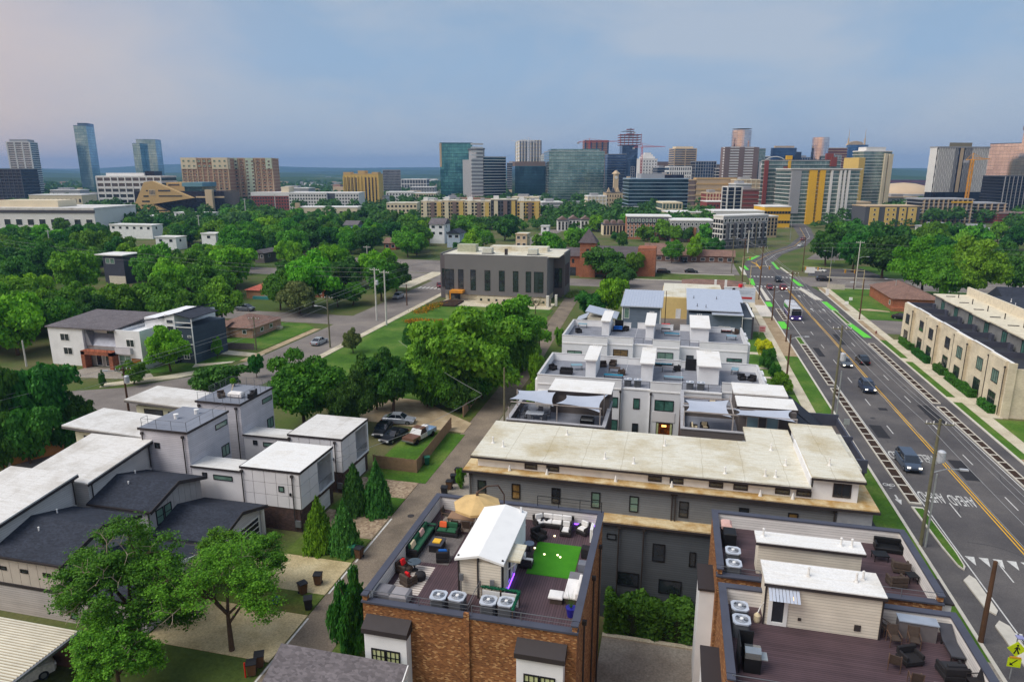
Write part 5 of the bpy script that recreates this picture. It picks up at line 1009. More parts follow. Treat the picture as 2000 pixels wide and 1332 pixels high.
 # clipped cones beside the panelled houses
def conemesh(seed):
 rs=np.random.RandomState(seed); n=15000; t=rs.uniform(0,1,n)**1.45; a=rs.uniform(0,2*PI,n); k=1+.30*np.sin(a*4+t*11+seed)*np.sin(t*17+a*2)+.16*np.sin(a*9-t*23)
 r=(1-t)**.72*k*(1-.35*rs.uniform(size=n)**2); p=np.stack([r*np.cos(a),r*np.sin(a),t*(1+.05*np.sin(a*3))+(.05*rs.normal(size=n)-.02)],1); d=np.stack([np.cos(a),np.sin(a),np.full(n,.6)],1)+.8*rs.normal(size=(n,3))
 return leafmesh('crown',p,d,.052*rs.uniform(.5,1.4,n),LC,rs)
CONES=[conemesh(3),conemesh(4)]
for k,(lb,u,vb,vt,wm)in enumerate((('bright conical arborvitae at the corner of the nearer panelled house',624,1070,978,2.9),('dark conical arborvitae nearest the paver drive',674,1076,986,2.9),('conical arborvitae between the two paver drives, left one',694,998,914,3.1),('conical arborvitae between the two paver drives, right one',738,1000,908,3.0))):
 p=P(u,vb); r=ray(u,vt); h=CAMH+r[2]*(math.hypot(p.x,p.y)/math.hypot(r[0],r[1]))
 t=thing('arborvitae',lb,'tree',(p.x,p.y,0),'clipped cones by the panelled houses'); local(t)
 c=bpy.data.objects.new('crown',CONES[k%2]); C.objects.link(c); c.parent=t; c.scale=(wm/2,wm/2,h); c.rotation_euler=(0,0,k*1.3); c.material_slots[0].link='OBJECT'; c.material_slots[0].material=LM if k==0 else LC
 tk=bpy.data.objects.new('trunk',TRK[0]); C.objects.link(tk); tk.parent=t; tk.scale=(1,1,1.2)
 # hedges
def hedge(name,label,x0,x1,y0,y1,h,n,tone=LD,leaf=.16,cat='hedge'):
 rs=np.random.RandomState(int(abs(x0*7+y0))); p=rs.uniform(0,1,(n,3)); f=rs.randint(0,4,n)
 p[f==0,2]=1-.12*rs.uniform(size=(f==0).sum()); p[f==1,1]=.1*rs.uniform(size=(f==1).sum()); p[f==2,0]=np.where(rs.uniform(size=(f==2).sum())<.5,.03,.97)
 q=p*np.array([x1-x0,y1-y0,h]); bumpx=1+.16*np.sin(q[:,0]*2.1+q[:,1]*1.3)+.08*np.sin(q[:,0]*5.3); q[:,2]*=bumpx; q[:,1]-=.25*(bumpx-1)*4*(1-p[:,1])
 me=leafmesh('leaves',q,rs.normal(size=(n,3))+np.array([0,-.6,.6]),leaf*rs.uniform(.6,1.3,n),tone,rs)
 t=thing(name,label,cat,(x0,y0,0)); local(t); o=bpy.data.objects.new('leaves',me); C.objects.link(o); o.parent=t
 MB().box(.15,x1-x0-.15,.15,y1-y0-.1,0,h*.72).build('inner_stems',plain('stem_dark',L(44,52,30),.95),t); return t
hedge('courtyard_hedge','dense dark green hedge below the dark grey wall in the courtyard',-3.8,3.5,46.9,48.9,2.6,9000,LD,.2)
for k,(y0,y1)in enumerate(((110,114.2),(117.5,128.2),(130,134),(137.8,146),(148,154.4))):
 hedge('clipped_hedge',('nearest clipped ball hedge','long clipped hedge','third clipped hedge','fourth clipped hedge','farthest clipped hedge')[k]+' along the front of the cream terrace',46.3,47.5,y0,y1,1.3,int(700*(y1-y0)),LD,.12)
 # ---- near open crowned trees at lower left, with bare twigs showing
def branchy(label,loc,h,spread,seed,nleaf,tone,sub=3,leaf=.085,bare=.25,lean=(0,0),cl=.062):
 rs=random.Random(seed); b=MB(); bb_=MB(); tips=[]
 def grow(p,d,l,r,lev,dead=False):
  q=p+d*l; (bb_ if dead else b).tube(p,q,r,r*.62,6 if lev<2 else 4)
  if lev>=2 and not dead:tips.append((p+d*l*.6,.7))
  if lev>=sub:
   if not dead:tips.append((q,1.0))
   return
  n=(5,4,3,3,2,2)[lev]
  for k in range(n):
   a=2*PI*k/n+rs.uniform(-.6,.6); o=d.orthogonal().normalized(); o2=d.cross(o)
   nd=(d*rs.uniform(.5,1.0)+(o*math.cos(a)+o2*math.sin(a))*rs.uniform(.5,1.0)*spread+Vector((0,0,.12))).normalized()
   grow(q if k else q-d*l*.25,nd,l*rs.uniform(.5,.82),r*.58,lev+1,dead or(lev>=2 and rs.random()<bare))
 t=thing('open_crowned_tree',label,'tree',loc); local(t)
 grow(Vector((0,0,0)),Vector((lean[0],lean[1],1)).normalized(),h*.30,h*.021,0)
 b.build('trunk',bark,t)
 if bb_.v:bb_.build('bare_twigs',bark_pale,t)
 R_=np.random.RandomState(seed); P_,N_=[],[]; per=max(6,nleaf//max(1,len(tips)))
 for q,w in tips:
  c=np.array(q); rr=h*rs.uniform(.6,1.25)*cl*w; d=dirs(R_,per); P_.append(c+d*(rr*R_.uniform(.2,1,(per,1)))*np.array([1.2,1.2,.55])); N_.append(d*.4+R_.normal(size=(per,3))*.5+np.array([0,0,.7]))
 p=np.concatenate(P_); me=leafmesh('foliage',p,np.concatenate(N_),leaf*R_.uniform(.5,1.3,len(p)),tone,R_)
 o=bpy.data.objects.new('crown',me); C.objects.link(o); o.parent=t; return t
branchy('large open crowned tree with bare twigs covering the lower left gables',(-37.6,36.6,0),13.0,1.05,4,52000,LM,5,.095,.16)
branchy('leafy tree rising from the bottom edge in front of the lower gable',(-35.2,32.4,0),8.0,1.0,12,36000,LM,5,.085,.10)
branchy('slim tree with dark trunk beside the nearest concrete drive',(-30.8,38.4,0),10.4,.85,21,30000,LM,5,.08,.05)
branchy('young tree in the verge between the concrete drives',(-32.6,45.0,0),6.6,.75,33,20000,LM,5,.08,.03)
branchy('small tree in front of the dark lower gable garage',(-36.4,45.6,0),5.8,.8,9,16000,LM,5,.08,.03)
branchy('bare twigged shrub in the alley bend before the grey office',(-33.5,166,0),6.5,1.1,17,300,LO,4,.1,.6)
# ---- the woods: scattered trees, kept off streets, lots and house plots
KEEP=[(-80,-63,60,430),(-330,-76,140,156),(-90,-62,60,98),(-114,-84,96,122),(-101,-78,118,143),(-120,-107,160,178),(-107,-90,166,184),(-187,-165,168,198),(-66,-28,60,204),(-135,-64,206,262),(-40,25,140,300),(20,52,0,345),(44,110,60,228),(36,300,226,250),(42,78,250,282)]
HOUSES=[(o.location.x,o.location.y)for o in C.objects if o.parent is None and o.type=='EMPTY' and o.get('category')in('house','shop')]
VIEW=[(200,258,494,556,214),(300,350,458,484,330),(392,426,452,484,330),(212,306,436,460,395),(345,420,412,428,440),(838,870,430,478,350),(872,900,450,480,325),(1008,1026,456,490,325),(95,412,590,735,118),(405,560,605,690,140),(482,525,548,592,188),(600,656,558,586,190),(672,698,434,448,440),(498,518,488,508,280),(750,772,472,488,328),(20,172,396,446,395),(1092,1180,424,452,410),(790,862,500,575,250),(1445,1585,440,560,420),(1700,1808,402,438,440),(1108,1160,468,530,228),(1180,1226,436,456,380),(1228,1312,418,466,350),(1312,1402,425,470,340),(1400,1512,420,490,312),(820,1060,388,424,500),(750,812,394,412,520),(486,700,372,402,600),(580,694,404,416,510),(670,740,338,388,660),(252,430,352,414,520),(356,535,308,390,620),(1182,1232,335,392,660),(1230,1350,345,400,600),(1546,1684,330,432,450),(1487,1550,312,410,500),(1812,1970,386,436,470),(850,1182,280,388,740),(1356,1440,343,375,700),(1414,1452,366,412,490),(1296,1338,396,410,545),(1400,1530,412,425,420),(1240,1430,508,545,240),(0,190,380,398,580),(1670,1740,300,405,560)]
def free(x,y,w,h):
 for a,b,c,d in KEEP:
  if a-w*.30<x<b+w*.30 and c-w*.3<y<d+w*.3:return False
 for hx,hy in HOUSES:
  if abs(x-hx)<w*.4+4 and-w*.4-1<y-hy<w*.4+6:return False
 for tx,ty,tw in TREES:
  if math.hypot(x-tx,y-ty)<(w+tw)*.26:return False
 u,vt=PIX(x,y,h*.95); u2,vb=PIX(x,y,h*.2); pw=FPX*w/2/max(20,y)
 fd=-x*sY+y*cY
 for a,b,c,d,yy in VIEW:
  if fd<yy-2 and u+pw*.6>a and u-pw*.6<b and vt<d-6 and vb>c:return False
 if u<-90 or u>2090:return False
 return True
WOOD=[]
def scatter(x0,x1,y0,y1,step,hmin,hmax,tier,lim,tones):
 pts=[(x0+(i+.5)*step,y0+(j+.5)*step)for i in range(int((x1-x0)/step))for j in range(int((y1-y0)/step))]
 rnd.shuffle(pts); c=0
 for x,y in pts:
  if c>=lim:break
  x+=rnd.uniform(-.42,.42)*step; y+=rnd.uniform(-.42,.42)*step; h=rnd.uniform(hmin,hmax); w=h*rnd.uniform(1.0,1.35)
  if not free(x,y,w,h):continue
  tn=rnd.choice(tones); WOOD.append((x,y,h,w,tn,tier)); TREES.append((x,y,w)); c+=1
for k,(u,vt,vb,w,tn)in enumerate(((24,700,872,120,'dark'),(104,704,858,130,'dark'),(158,762,846,70,'dark'),(60,790,905,120,'dark'),(8,800,920,90,'dark'),(140,812,880,70,'dark'))):
 tpx(('dark tree at the left edge above the orange fence','broad dark tree left of the street bend','dark tree at the kerb of the street bend','lower dark tree behind the orange fence','dark tree at the left edge beside the orange fence','low dark tree nearest the white wing roofs')[k],u,vt,vb,w,tn,1,base=.1)
scatter(-240,-80,99,142,6.0,9,12.5,1,56,['mid','mid','dark','bright'])
scatter(-250,-80,154,214,6.4,9,13.5,1,78,['mid','mid','dark','bright'])
scatter(-330,-80,212,320,8.5,9.5,14,1,74,['mid','dark','mid','bright','dark'])
scatter(-380,-80,320,430,11,9,13,0,46,['mid','dark','mid','dark'])
scatter(-80,20,255,430,9,7,11,0,34,['mid','dark','mid','bright'])
scatter(60,300,250,440,11,9,14,0,44,['dark','mid','dark'])
scatter(-200,30,260,440,8,4.5,7,0,46,['mid','dark','mid'])
scatter(-330,-60,330,440,9,4.5,7,0,20,['mid','dark'])
LAND=[('the white stucco house',190,660),('the blue and white house',360,640),('the brown roofed bungalow',480,640),('the dark grey modern house',230,520),('the teal porch cottage',505,570),('the long red roofed cottage',625,570),('the ziggurat office',330,400),('the white cube house',328,465),('the white cube with one window',410,465),('the long white stepped house',260,445),('the lower left power pole',50,680),('the two tall pale poles',745,570),('the asphalt lot by the grey office',820,530),('the tall white gabled house',855,450),('the cream apartments',940,420),('the grey office',980,500),('the brick church',1150,500),('the brick apartments',1290,440),('the avenue bend',1560,480),('the yellow striped tower',1600,420),('the twin giant trees',1850,520),('the yellow apartment block',1750,425),('the right edge',1985,480),('the grey gabled roof',508,495),('the yellow tower',705,380),('the blue cottage',690,445),('the fence at far left',60,830)]
def describe(items,what='tree'):
 G={}
 for k,(x,y,h,w,tn,tier)in enumerate(items):
  u,v=PIX(x,y,h*.6); q=min(LAND,key=lambda l:(l[1]-u)**2+(2*(l[2]-v))**2); du,dv=u-q[1],v-q[2]
  rel=('left of ' if du<0 else 'right of ')if abs(du)>1.2*abs(dv)else('in front of ' if dv>0 else 'behind ')
  G.setdefault((q[0],rel,tn),[]).append((u,k))
 out={}; ORD=['first','second','third','fourth','fifth','sixth','seventh','eighth','ninth','tenth','eleventh','twelfth','thirteenth','fourteenth','fifteenth','sixteenth','seventeenth','eighteenth','nineteenth','twentieth','twenty first','twenty second','twenty third','twenty fourth','twenty fifth','twenty sixth','twenty seventh','twenty eighth','twenty ninth','thirtieth']
 for(nm,rel,tn),L_ in G.items():
  L_.sort()
  for i,(u,k)in enumerate(L_):
   c={'mid':'mid green','dark':'dark green','bright':'bright green'}[tn]
   out[k]=c+' '+what+' '+rel+nm+('' if len(L_)==1 else ', '+(ORD[i]if i<30 else 'number %d'%(i+1))+' from the left')
 return out
D_=describe(WOOD)
for k,(x,y,h,w,tn,tier)in enumerate(WOOD):tree(D_[k],(x,y,0),h,w,tn,tier,group='trees in the woods')
print('TREES',len(TREES),len(WOOD))
# beyond them the tree cover reads as one mass
rs=np.random.RandomState(5); P_,N_,S_=[],[],[]
for k in range(5200):
 d=420+1600*rs.uniform()**1.7; u=rs.uniform(-60,2060); q=AT(u,334,d); h=rs.uniform(7,12)if k<2600 else rs.uniform(3.5,6); r=h*rs.uniform(.45,.7)
 if 1400<u<1600 and d<600:continue
 vtop=PIX(q.x,q.y,h)[1]; pw=FPX*r/d
 if any(d<yy and u+pw>a and u-pw<b and vtop<dd_-2 for a,b,c_,dd_,yy in VIEW):continue
 n=120 if d<800 else 60; dd=dirs(rs,n); dd[:,2]=np.abs(dd[:,2]); P_.append(np.array([q.x,q.y,h*.4])+dd*np.array([r,r,h*.6])*rs.uniform(.75,1.05,(n,1))); N_.append(dd+.5*rs.normal(size=(n,3))); S_.append(np.full(n,r*(.22 if d<800 else.32)))
me=leafmesh('far_tree_cover',np.concatenate(P_),np.concatenate(N_),np.concatenate(S_),LD,rs)
o=bpy.data.objects.new('far_tree_cover',me); C.objects.link(o); tag(o,'far green tree cover spreading between the downtown buildings','trees',None,'stuff')
# flower beds
def flowers(label,pts,n,mats,h=.7):
 rs=np.random.RandomState(len(pts)+n); xs=[p[0]for p in pts]; ys=[p[1]for p in pts]; t=thing('flower_bed',label,'flower bed',(sum(xs)/len(xs),sum(ys)/len(ys),0)); og=ORG[t.name]
 for k,m_ in enumerate(mats):
  a=rs.uniform(0,1,(n,1)); i=rs.randint(0,len(pts)-1,n); pa=np.array(pts); c=pa[i]*(1-a)+pa[i+1]*a+rs.normal(size=(n,2))*.9
  p=np.concatenate([c-np.array(og[:2]),rs.uniform(.1,h,(n,1))],1); me=leafmesh('blooms',p,rs.normal(size=(n,3))+np.array([0,0,1]),.14*rs.uniform(.6,1.3,n),m_,rs); o=bpy.data.objects.new('blooms' if k==0 else 'foliage',me); C.objects.link(o); o.parent=t
flowers('orange flower bed beside the office forecourt, farther one',[(-62.6,160),(-61,172)],1500,[LF,LD]); flowers('orange flower bed on the lawn below the office, nearer one',[(-61,150),(-53,150.5)],1500,[LF,LD]); flowers('strip of red flowering plants before the asphalt lot',[(-12,198),(2,198)],1600,[LR,LD],1.4)
flowers('dry grass bank at the corner of the grey office',[(-29,190),(-27.5,200)],900,[LO,LM],.8)
# ================================================================== hills and haze
def hillm():
 n=NT('hill_forest'); v=n.pos(); n.col(n.ramp(n.noise(v,.004,8,.65),[(.3,L(34,58,30)),(.6,L(56,82,42)),(.72,L(110,112,90))])); n.set(.95,0,.1); return n.m
hm=hillm(); hb=MB(); rh=random.Random(3); ph=[rh.uniform(0,6.28)for _ in range(24)]
def hz_(u,k):
 s=sum(math.sin(u*.0021*(j+1)*1.7+ph[j+k*5])/(j+1)for j in range(6)); return s
for row,(d0,zb,za)in enumerate(((2300,12,9),(3600,26,12),(5200,40,14),(7200,62,22))):
 prev=None
 for i in range(140):
  u=-700+i*26; h=max(4,zb+za*hz_(u+row*411,row%3)); a,b,c=AT(u,334,d0-500),AT(u,334,d0),AT(u,334,d0+500)
  cur=((a.x,a.y,-.5),(b.x,b.y,h),(c.x,c.y,-.5))
  if prev:hb.quad(prev[0],cur[0],cur[1],prev[1]); hb.quad(prev[1],cur[1],cur[2],prev[2])
  prev=cur
hb.build('hills',hm,kind='structure',smooth=True)
hzm=bpy.data.materials.new('haze'); hzm.use_nodes=True; t_=hzm.node_tree; t_.nodes.clear(); oo=t_.nodes.new('ShaderNodeOutputMaterial'); pv_=t_.nodes.new('ShaderNodeVolumePrincipled'); pv_.inputs['Color'].default_value=(.28,.52,.92,1); pv_.inputs['Density'].default_value=.00014; pv_.inputs['Anisotropy'].default_value=.0; t_.links.new(pv_.outputs[0],oo.inputs['Volume'])
MB().box(-8300,8300,-320,8300,-1.5,190).build('haze',hzm,kind='stuff',label='thin blue evening haze over the whole town',cat='haze')
# ================================================================== downtown
Fw,Rt=Vector((-sY,cY)),Vector((cY,sY))
def frame(uL,uC,uR,d,a,dep=25):
 """ground frame of a block whose near corner stands at column uC, distance d, its right face turned by a"""
 kC,kL,kR=[(u-1000)*cP/FPX for u in(uL,uC,uR)]and[(uC-1000)*cP/FPX,(uL-1000)*cP/FPX,(uR-1000)*cP/FPX]
 Xc=kC*d; ca,sa=math.cos(a),math.sin(a)
 s2=(kR*d-Xc)/(ca-kR*sa); s1=(Xc-kL*d)/(sa+kL*ca)if uL<uC-.5 and abs(sa+kL*ca)>.02 else dep
 s1=dep if s1<4 or s1>90 else s1
 o=Rt*Xc+Fw*d; e2=Rt*ca+Fw*sa
 return(o.x,o.y,0),math.atan2(e2.y,e2.x),s2,s1
def zt(u,v,d):return AT(u,v,d).z
def block(name,label,uL,uC,uR,vt,d,a=0.0,body=None,band=None,floors=0,bt=.35,pier=None,pn=0,pm=0,pw=.5,dep=25,pent=(),roof=None,proud=.35,z0=0,cat='tower',pside=True,capz=0,cap=None):
 loc,rz,W_,D__=frame(uL,uC,uR,d,a,dep); H_=zt(uC,vt,d); t=thing(name,label,cat,loc,rz=rz); local(t)
 MB().box(0,W_,0,D__,z0,H_).build('body',body,t)
 if floors:
  b=MB(); fh=(H_-z0)/floors
  for k in range(floors+1):z=z0+k*fh; b.box(-proud,W_+proud,-proud,D__+proud,max(z0,z-fh*bt/2),min(H_+.3,z+fh*bt/2))
  o=b.build('floor_bands',band,t); o['kind']='stuff'
 if pier and(pn or pm):
  b=MB(); q=proud+.15
  for k in range(pn+1):x=W_*k/max(1,pn); b.box(x-pw/2,x+pw/2,-q,.2,z0,H_+.2)
  for k in range(1,pm+1):y=D__*k/pm; b.box(-q,.2,y-pw/2,y+pw/2,z0,H_+.2)
  o=b.build('piers',pier,t); o['kind']='stuff'
 MB().box(-proud*.5,W_+proud*.5,-proud*.5,D__+proud*.5,H_,H_+.6+capz).build('roof',roof or cap or band or body,t)
 for(x0,x1,y0,y1,h,m)in pent:MB().box(W_*x0,W_*x1,D__*y0,D__*y1,H_+.6+capz,H_+.6+capz+h).build('penthouse',m,t)
 t['w']=W_; t['d']=D__; t['h']=H_; return t
def face_windows(t,W_,z0,z1,nx,nz,w,h,gm,fm=None,y=0.0,x0=0.0,x1=None):
 x1=W_ if x1 is None else x1
 for i in range(nx):
  for j in range(nz):win(t,'-y',y,x0+(x1-x0)*(i+.5)/nx,z0+(z1-z0)*(j+.5)/nz-h/2,w,h,fm or trim_dk,gm,one=True,fw=.15,proud=.12)
def side_windows(t,D__,z0,z1,ny,nz,w,h,gm,fm=None,x=0.0):
 for i in range(ny):
  for j in range(nz):win(t,'-x',x,D__*(i+.5)/ny,z0+(z1-z0)*(j+.5)/nz-h/2,w,h,fm or trim_dk,gm,one=True,fw=.15,proud=.12)
def curtain(name,c,c2,px,pz,rough=.12,metal=.75,line=.12):
 """curtain wall: panes of slightly different tint, read from far away"""
 n=NT(name); v=n.pos(True); s3=n.n('ShaderNodeSeparateXYZ'); n.l(v,s3.inputs[0])
 q=n.math('ADD',s3.outputs[0],s3.outputs[1]); cx,cz=n.math('DIVIDE',q,px),n.math('DIVIDE',s3.outputs[2],pz)
 cb=n.n('ShaderNodeCombineXYZ'); n.l(n.math('FLOOR',cx),cb.inputs[0]); n.l(n.math('FLOOR',cz),cb.inputs[1])
 w=n.n('ShaderNodeTexWhiteNoise',noise_dimensions='2D'); n.l(cb.outputs[0],w.inputs['Vector'])
 big=n.noise(v,.045,4)  # broad tint patches painted in to imitate uneven reflections
 col=n.mix(n.math('ADD',n.math('MULTIPLY',w.outputs[0],.45),n.math('MULTIPLY',n.ramp(big,[(.38,(0,0,0,1)),(.62,(1,1,1,1))]),.55)),c,c2)
 ln_=n.math('MAXIMUM',n.math('LESS_THAN',n.math('FRACT',cx),line*.7),n.math('LESS_THAN',n.math('FRACT',cz),line))
 n.col(n.mix(ln_,col,dk(c,.55))); n.set(rough,metal,.5)
 bm=n.n('ShaderNodeBump'); bm.inputs['Strength'].default_value=.12; bm.inputs['Distance'].default_value=.3; n.l(w.outputs[0],bm.inputs['Height']); n.l(bm.outputs[0],n.b.inputs['Normal']); return n.m
cw_teal=curtain('cw_teal',L(30,92,116),L(110,186,192),2.2,3.6); cw_blue=curtain('cw_blue',L(44,74,112),L(120,160,196),2.4,3.8); cw_navy=curtain('cw_navy',L(34,52,78),L(84,112,146),2.4,3.8); cw_green=curtain('cw_green',L(74,120,120),L(176,208,200),2.6,3.6); cw_deep=curtain('cw_deep',L(26,52,68),L(66,104,118),2.4,3.6); cw_sky=curtain('cw_sky',L(110,160,182),L(180,214,222),2.4,3.8); cw_grey=curtain('cw_grey',L(74,80,90),L(150,156,164),2.2,3.4); cw_black=curtain('cw_black',L(20,24,40),L(44,50,70),2.4,3.6,.2,.3); cw_mirror=curtain('cw_mirror',L(196,186,186),L(238,228,224),3,3.6,.06,1.0,.06); cw_glassg=curtain('cw_glassgreen',L(90,112,108),L(168,186,176),1.8,3.2,.15,.5)
K=lambda n,*c:plain(n,L(*c),.75,var=.08,scale=.08,local=True)
k_white,k_cream,k_tan,k_yel,k_brk,k_gry,k_dgy,k_red,k_stone,k_brown=K('k_white',224,222,218),K('k_cream',222,208,178),K('k_tan',204,170,116),K('k_yellow',214,182,104),K('k_brick',166,128,108),K('k_grey',156,156,158),K('k_dgrey',86,88,94),K('k_red',140,72,64),K('k_stone',206,184,150),K('k_brown',128,108,100); k_gold=K('k_gold',232,180,50); k_sand=K('k_sand',196,172,140)
# left group
block('dark_office','dark grid office cut by the left edge of the skyline',-60,-60,40,331,700,0,cw_black,k_dgy,12,.25,k_dgy,12,0,.5)
b=block('residential_tower','pale residential tower with balcony stacks at the far left skyline',22,22,66,278,900,.25,cw_grey,k_white,26,.32,k_white,3,2,1.6,dep=26,pent=((.1,.9,.1,.9,3,k_gry),),roof=k_white)
block('glass_tower','tallest blue glass tower on the left skyline',156,156,180,246,1000,.20,cw_sky,cw_blue,34,.10,None,dep=30,pent=((.2,1,.2,1,3.5,cw_blue),),proud=.15);
block('glass_tower','blue glass tower with lower left shoulder, right of the tallest one',273,273,310,273,1000,.15,cw_sky,cw_blue,26,.10,None,dep=24,proud=.15); block('glass_tower_shoulder','lower shoulder slab of the blue glass tower',265,265,279,281,985,.15,cw_sky,cw_blue,24,.10,None,dep=20,proud=.15)
block('white_office','long white office with five rows of dark strip windows',186,186,312,345,650,0,gl_dk,k_white,6,.42,k_white,9,0,1.0,dep=30,pent=((.74,.88,.1,.6,4,cw_black),(.1,.7,.2,.6,2.5,k_white)),cat='office')
# ziggurat
zl,zrz,zW,zD=frame(250,250,430,545,0,34); zg=thing('ziggurat_office','tan stepped triangular office with black glass below the brick condominium','office',zl,rz=zrz); local(zg); zx=lambda u:(u-250)/180*zW; zz=lambda v:zt(340,v,545)
MB().box(zx(252),zx(430),3,zD,0,zz(374)).build('dark_glass',cw_black,zg); MB().prof([(zx(252),0),(zx(340),0),(zx(292),zz(399)),(zx(372),zz(387)),(zx(296),zz(354)),(zx(280),zz(356)),(zx(254),zz(404))],'y',-1.5,3.1).build('stepped_face',k_tan,zg)
for v0,v1,u0,u1 in((371.5,374,282,286),(382,385,276,286),(392,395,272,287),(400,403,270,288),(409.5,412.5,252,288),(371,374.5,306,330),(382,384.5,306,352),(410,412.5,297,320)):MB().box(zx(u0),zx(u1),-1.6,-1.4,zz(v1),zz(v0)).build('strip_window',gl_dk,zg)
MB().box(zx(288),zx(300),-1.65,-1.45,zz(382),zz(370)).build('sign_panel',k_stone,zg)
for k in range(4):MB().box(zx(289+k*2.7),zx(290.4+k*2.7),-1.75,-1.6,zz(380),zz(372)).build('sign_bar',k_dgy,zg)
MB().box(zx(352),zx(386),4,zD-4,zz(374),zz(365)).build('penthouse',cw_deep,zg); MB().box(zx(348),zx(388),3.5,zD-4,zz(365),zz(357)).build('slanted_roof',K('k_teal',110,150,164),zg); MB().box(zx(314),zx(352),6,zD-4,zz(374),zz(357)).build('upper_tier',k_tan,zg); MB().box(zx(318),zx(340),5.9,6,zz(363.5),zz(360)).build('strip_window',gl_dk,zg)
MB().box(zx(396),zx(410),-.5,3,0,zz(371)).build('stair_tower',k_stone,zg); MB().box(zx(374),zx(430),2.5,3.0,zz(387),zz(384)).build('belt',k_stone,zg); MB().box(zx(252),zx(312),-2.5,-1.5,0,zz(414)).build('base_step',k_tan,zg)
# brick condominium
b=block('brick_condominium','wide brick condominium with cream top storeys and balconies, left half',356,356,446,310,640,0,k_brick if False else k_brk,k_sand,15,.16,k_sand,9,0,.9,dep=28,cat='condominium'); W_,H_=b['w'],b['h']
MB().box(-.3,W_*.33,-.7,5,H_*.80,H_+.8).build('cream_top',k_cream,b); MB().box(W_*.66,W_+.2,-.7,5,H_*.80,H_+.8).build('cream_top',k_cream,b); face_windows(b,W_,H_*.06,H_*.78,8,11,2.4,1.7,gl_dk,k_cream,y=-.3); face_windows(b,W_,H_*.81,H_,9,2,2.2,2.0,gl_gr,k_cream,y=-.72)
b=block('brick_condominium','brick condominium with cream corner bays, right half beside the skyline gap',446,446,532,310,655,.10,k_brk,k_sand,15,.16,k_sand,8,2,.9,dep=28,cat='condominium'); W_,H_=b['w'],b['h']
for f0,f1 in((.02,.22),(.40,.58),(.86,1.0)):MB().box(W_*f0,W_*f1,-.9,4,H_*(.1 if f0==.4 else.80),H_+.6).build('cream_bay',K('k_celadon',190,202,178),b)
face_windows(b,W_,H_*.06,H_*.98,8,13,2.2,1.6,gl_dk,k_cream,y=-.92)
# low commercial building at the left edge
b=block('low_commercial_building','low pale commercial building with wide white roof at the left edge',-60,-60,172,410,400,-.06,k_white,None,0,dep=40,roof=roof_pale,cat='building',capz=.6); W_,H_=b['w'],b['h']; face_windows(b,W_,1.5,H_-2,10,1,4.0,3.6,gl_dk,trim_w); MB().box(W_*.1,W_*.62,8,24,H_+1.2,H_+5).build('penthouse',k_cream,b); MB().box(-.5,W_+.5,-.35,0,H_-1.7,H_-.2).build('fascia',plain('fascia_dk',L(78,76,80),.7),b)
b=block('cream_loft','cream two storey block above the low commercial building',48,48,152,382,600,0,k_cream,None,0,dep=22,roof=roof_white,cat='building'); face_windows(b,b['w'],b['h']-8,b['h']-1,12,1,1.6,3.0,gl_dk)
# middle left
b=block('brick_warehouse','low red brick warehouse with white upper floor',486,486,560,383,640,0,k_red,None,0,dep=30,roof=k_white,cat='building',capz=2.6); face_windows(b,b['w'],1,b['h']-.5,14,4,1.6,1.6,gl_dk,k_brown); MB().box(b['w']*.78,b['w']*.98,4,20,b['h']+2,b['h']+8).build('stair_tower',k_cream,b)
b=block('white_apartments','white and grey apartment block right of the red brick warehouse',560,560,635,378,625,0,k_white,None,0,dep=26,roof=roof_white,cat='apartment block'); face_windows(b,b['w'],.8,b['h']-.5,14,5,1.3,1.4,gl_dk)
b=block('white_apartments','white apartment block with dark grey stair strip left of the yellow tower',636,636,698,378,628,0,k_white,None,0,dep=26,roof=roof_white,cat='apartment block'); face_windows(b,b['w'],.8,b['h']-.5,11,5,1.3,1.4,gl_dk); MB().box(b['w']*.02,b['w']*.24,-.4,0,0,b['h']).build('grey_strip',k_dgy,b)
b=block('white_colonnade_hall','low white hall with bell frame in front of the apartment blocks',578,578,694,406,520,0,k_cream,None,0,dep=16,roof=roof_white,cat='building'); face_windows(b,b['w'],.6,b['h']-.6,9,1,2.2,3,gl_dk); MB().box(-2,1,-2,1,0,b['h']+3.5).build('bell_frame',k_sand,b)
b=block('yellow_tower','yellow ochre apartment tower with balconies standing alone left of centre',670,670,738,341,700,0,k_yel,None,0,dep=26,roof=k_tan,cat='tower',pent=((.42,.62,0,.6,3,k_tan),(.0,.2,0,.6,1.6,k_tan),(.82,1,0,.6,1.6,k_tan))); W_,H_=b['w'],b['h']
for f0,f1,n in((.05,.42,4),(.58,.96,4)):face_windows(b,W_,1,H_-3,n,12,2.4,2.2,gl_dk,k_brown,x0=W_*f0,x1=W_*f1)
o=MB()
for k in range(11):o.box(W_*.0+W_*k/10-.5,W_*k/10+.5,-1.0,0,0,H_-1.5)
o.build('piers',k_yel,b)['kind']='stuff'
block('grey_glass_office','grey glass office behind the yellow tower',736,748,782,333,900,.2,cw_grey,k_gry,11,.18,k_gry,14,0,.4,cat='office')
b=block('stadium_stand','long low stadium stand with white columns in the skyline gap',783,783,832,351,1150,0,k_dgy,k_white,3,.2,k_white,9,0,.8,dep=40,cat='stadium');
for k,(u0,u1,v,d,lb)in enumerate(((752,806,376,800,'row of white gabled lofts right of the yellow tower'),(806,850,378,760,'low white roofed hall left of the teal tower'),(800,848,366,1000,'grey low block behind the white roofed hall'))):bb_=block('low_block',lb,u0,u0,u1,v,d,0,(k_white,k_cream,k_gry)[k],None,0,dep=26,roof=roof_white,cat='building'); face_windows(bb_,bb_['w'],.5,bb_['h']-.5,9,3,1.8,1.8,gl_dk)
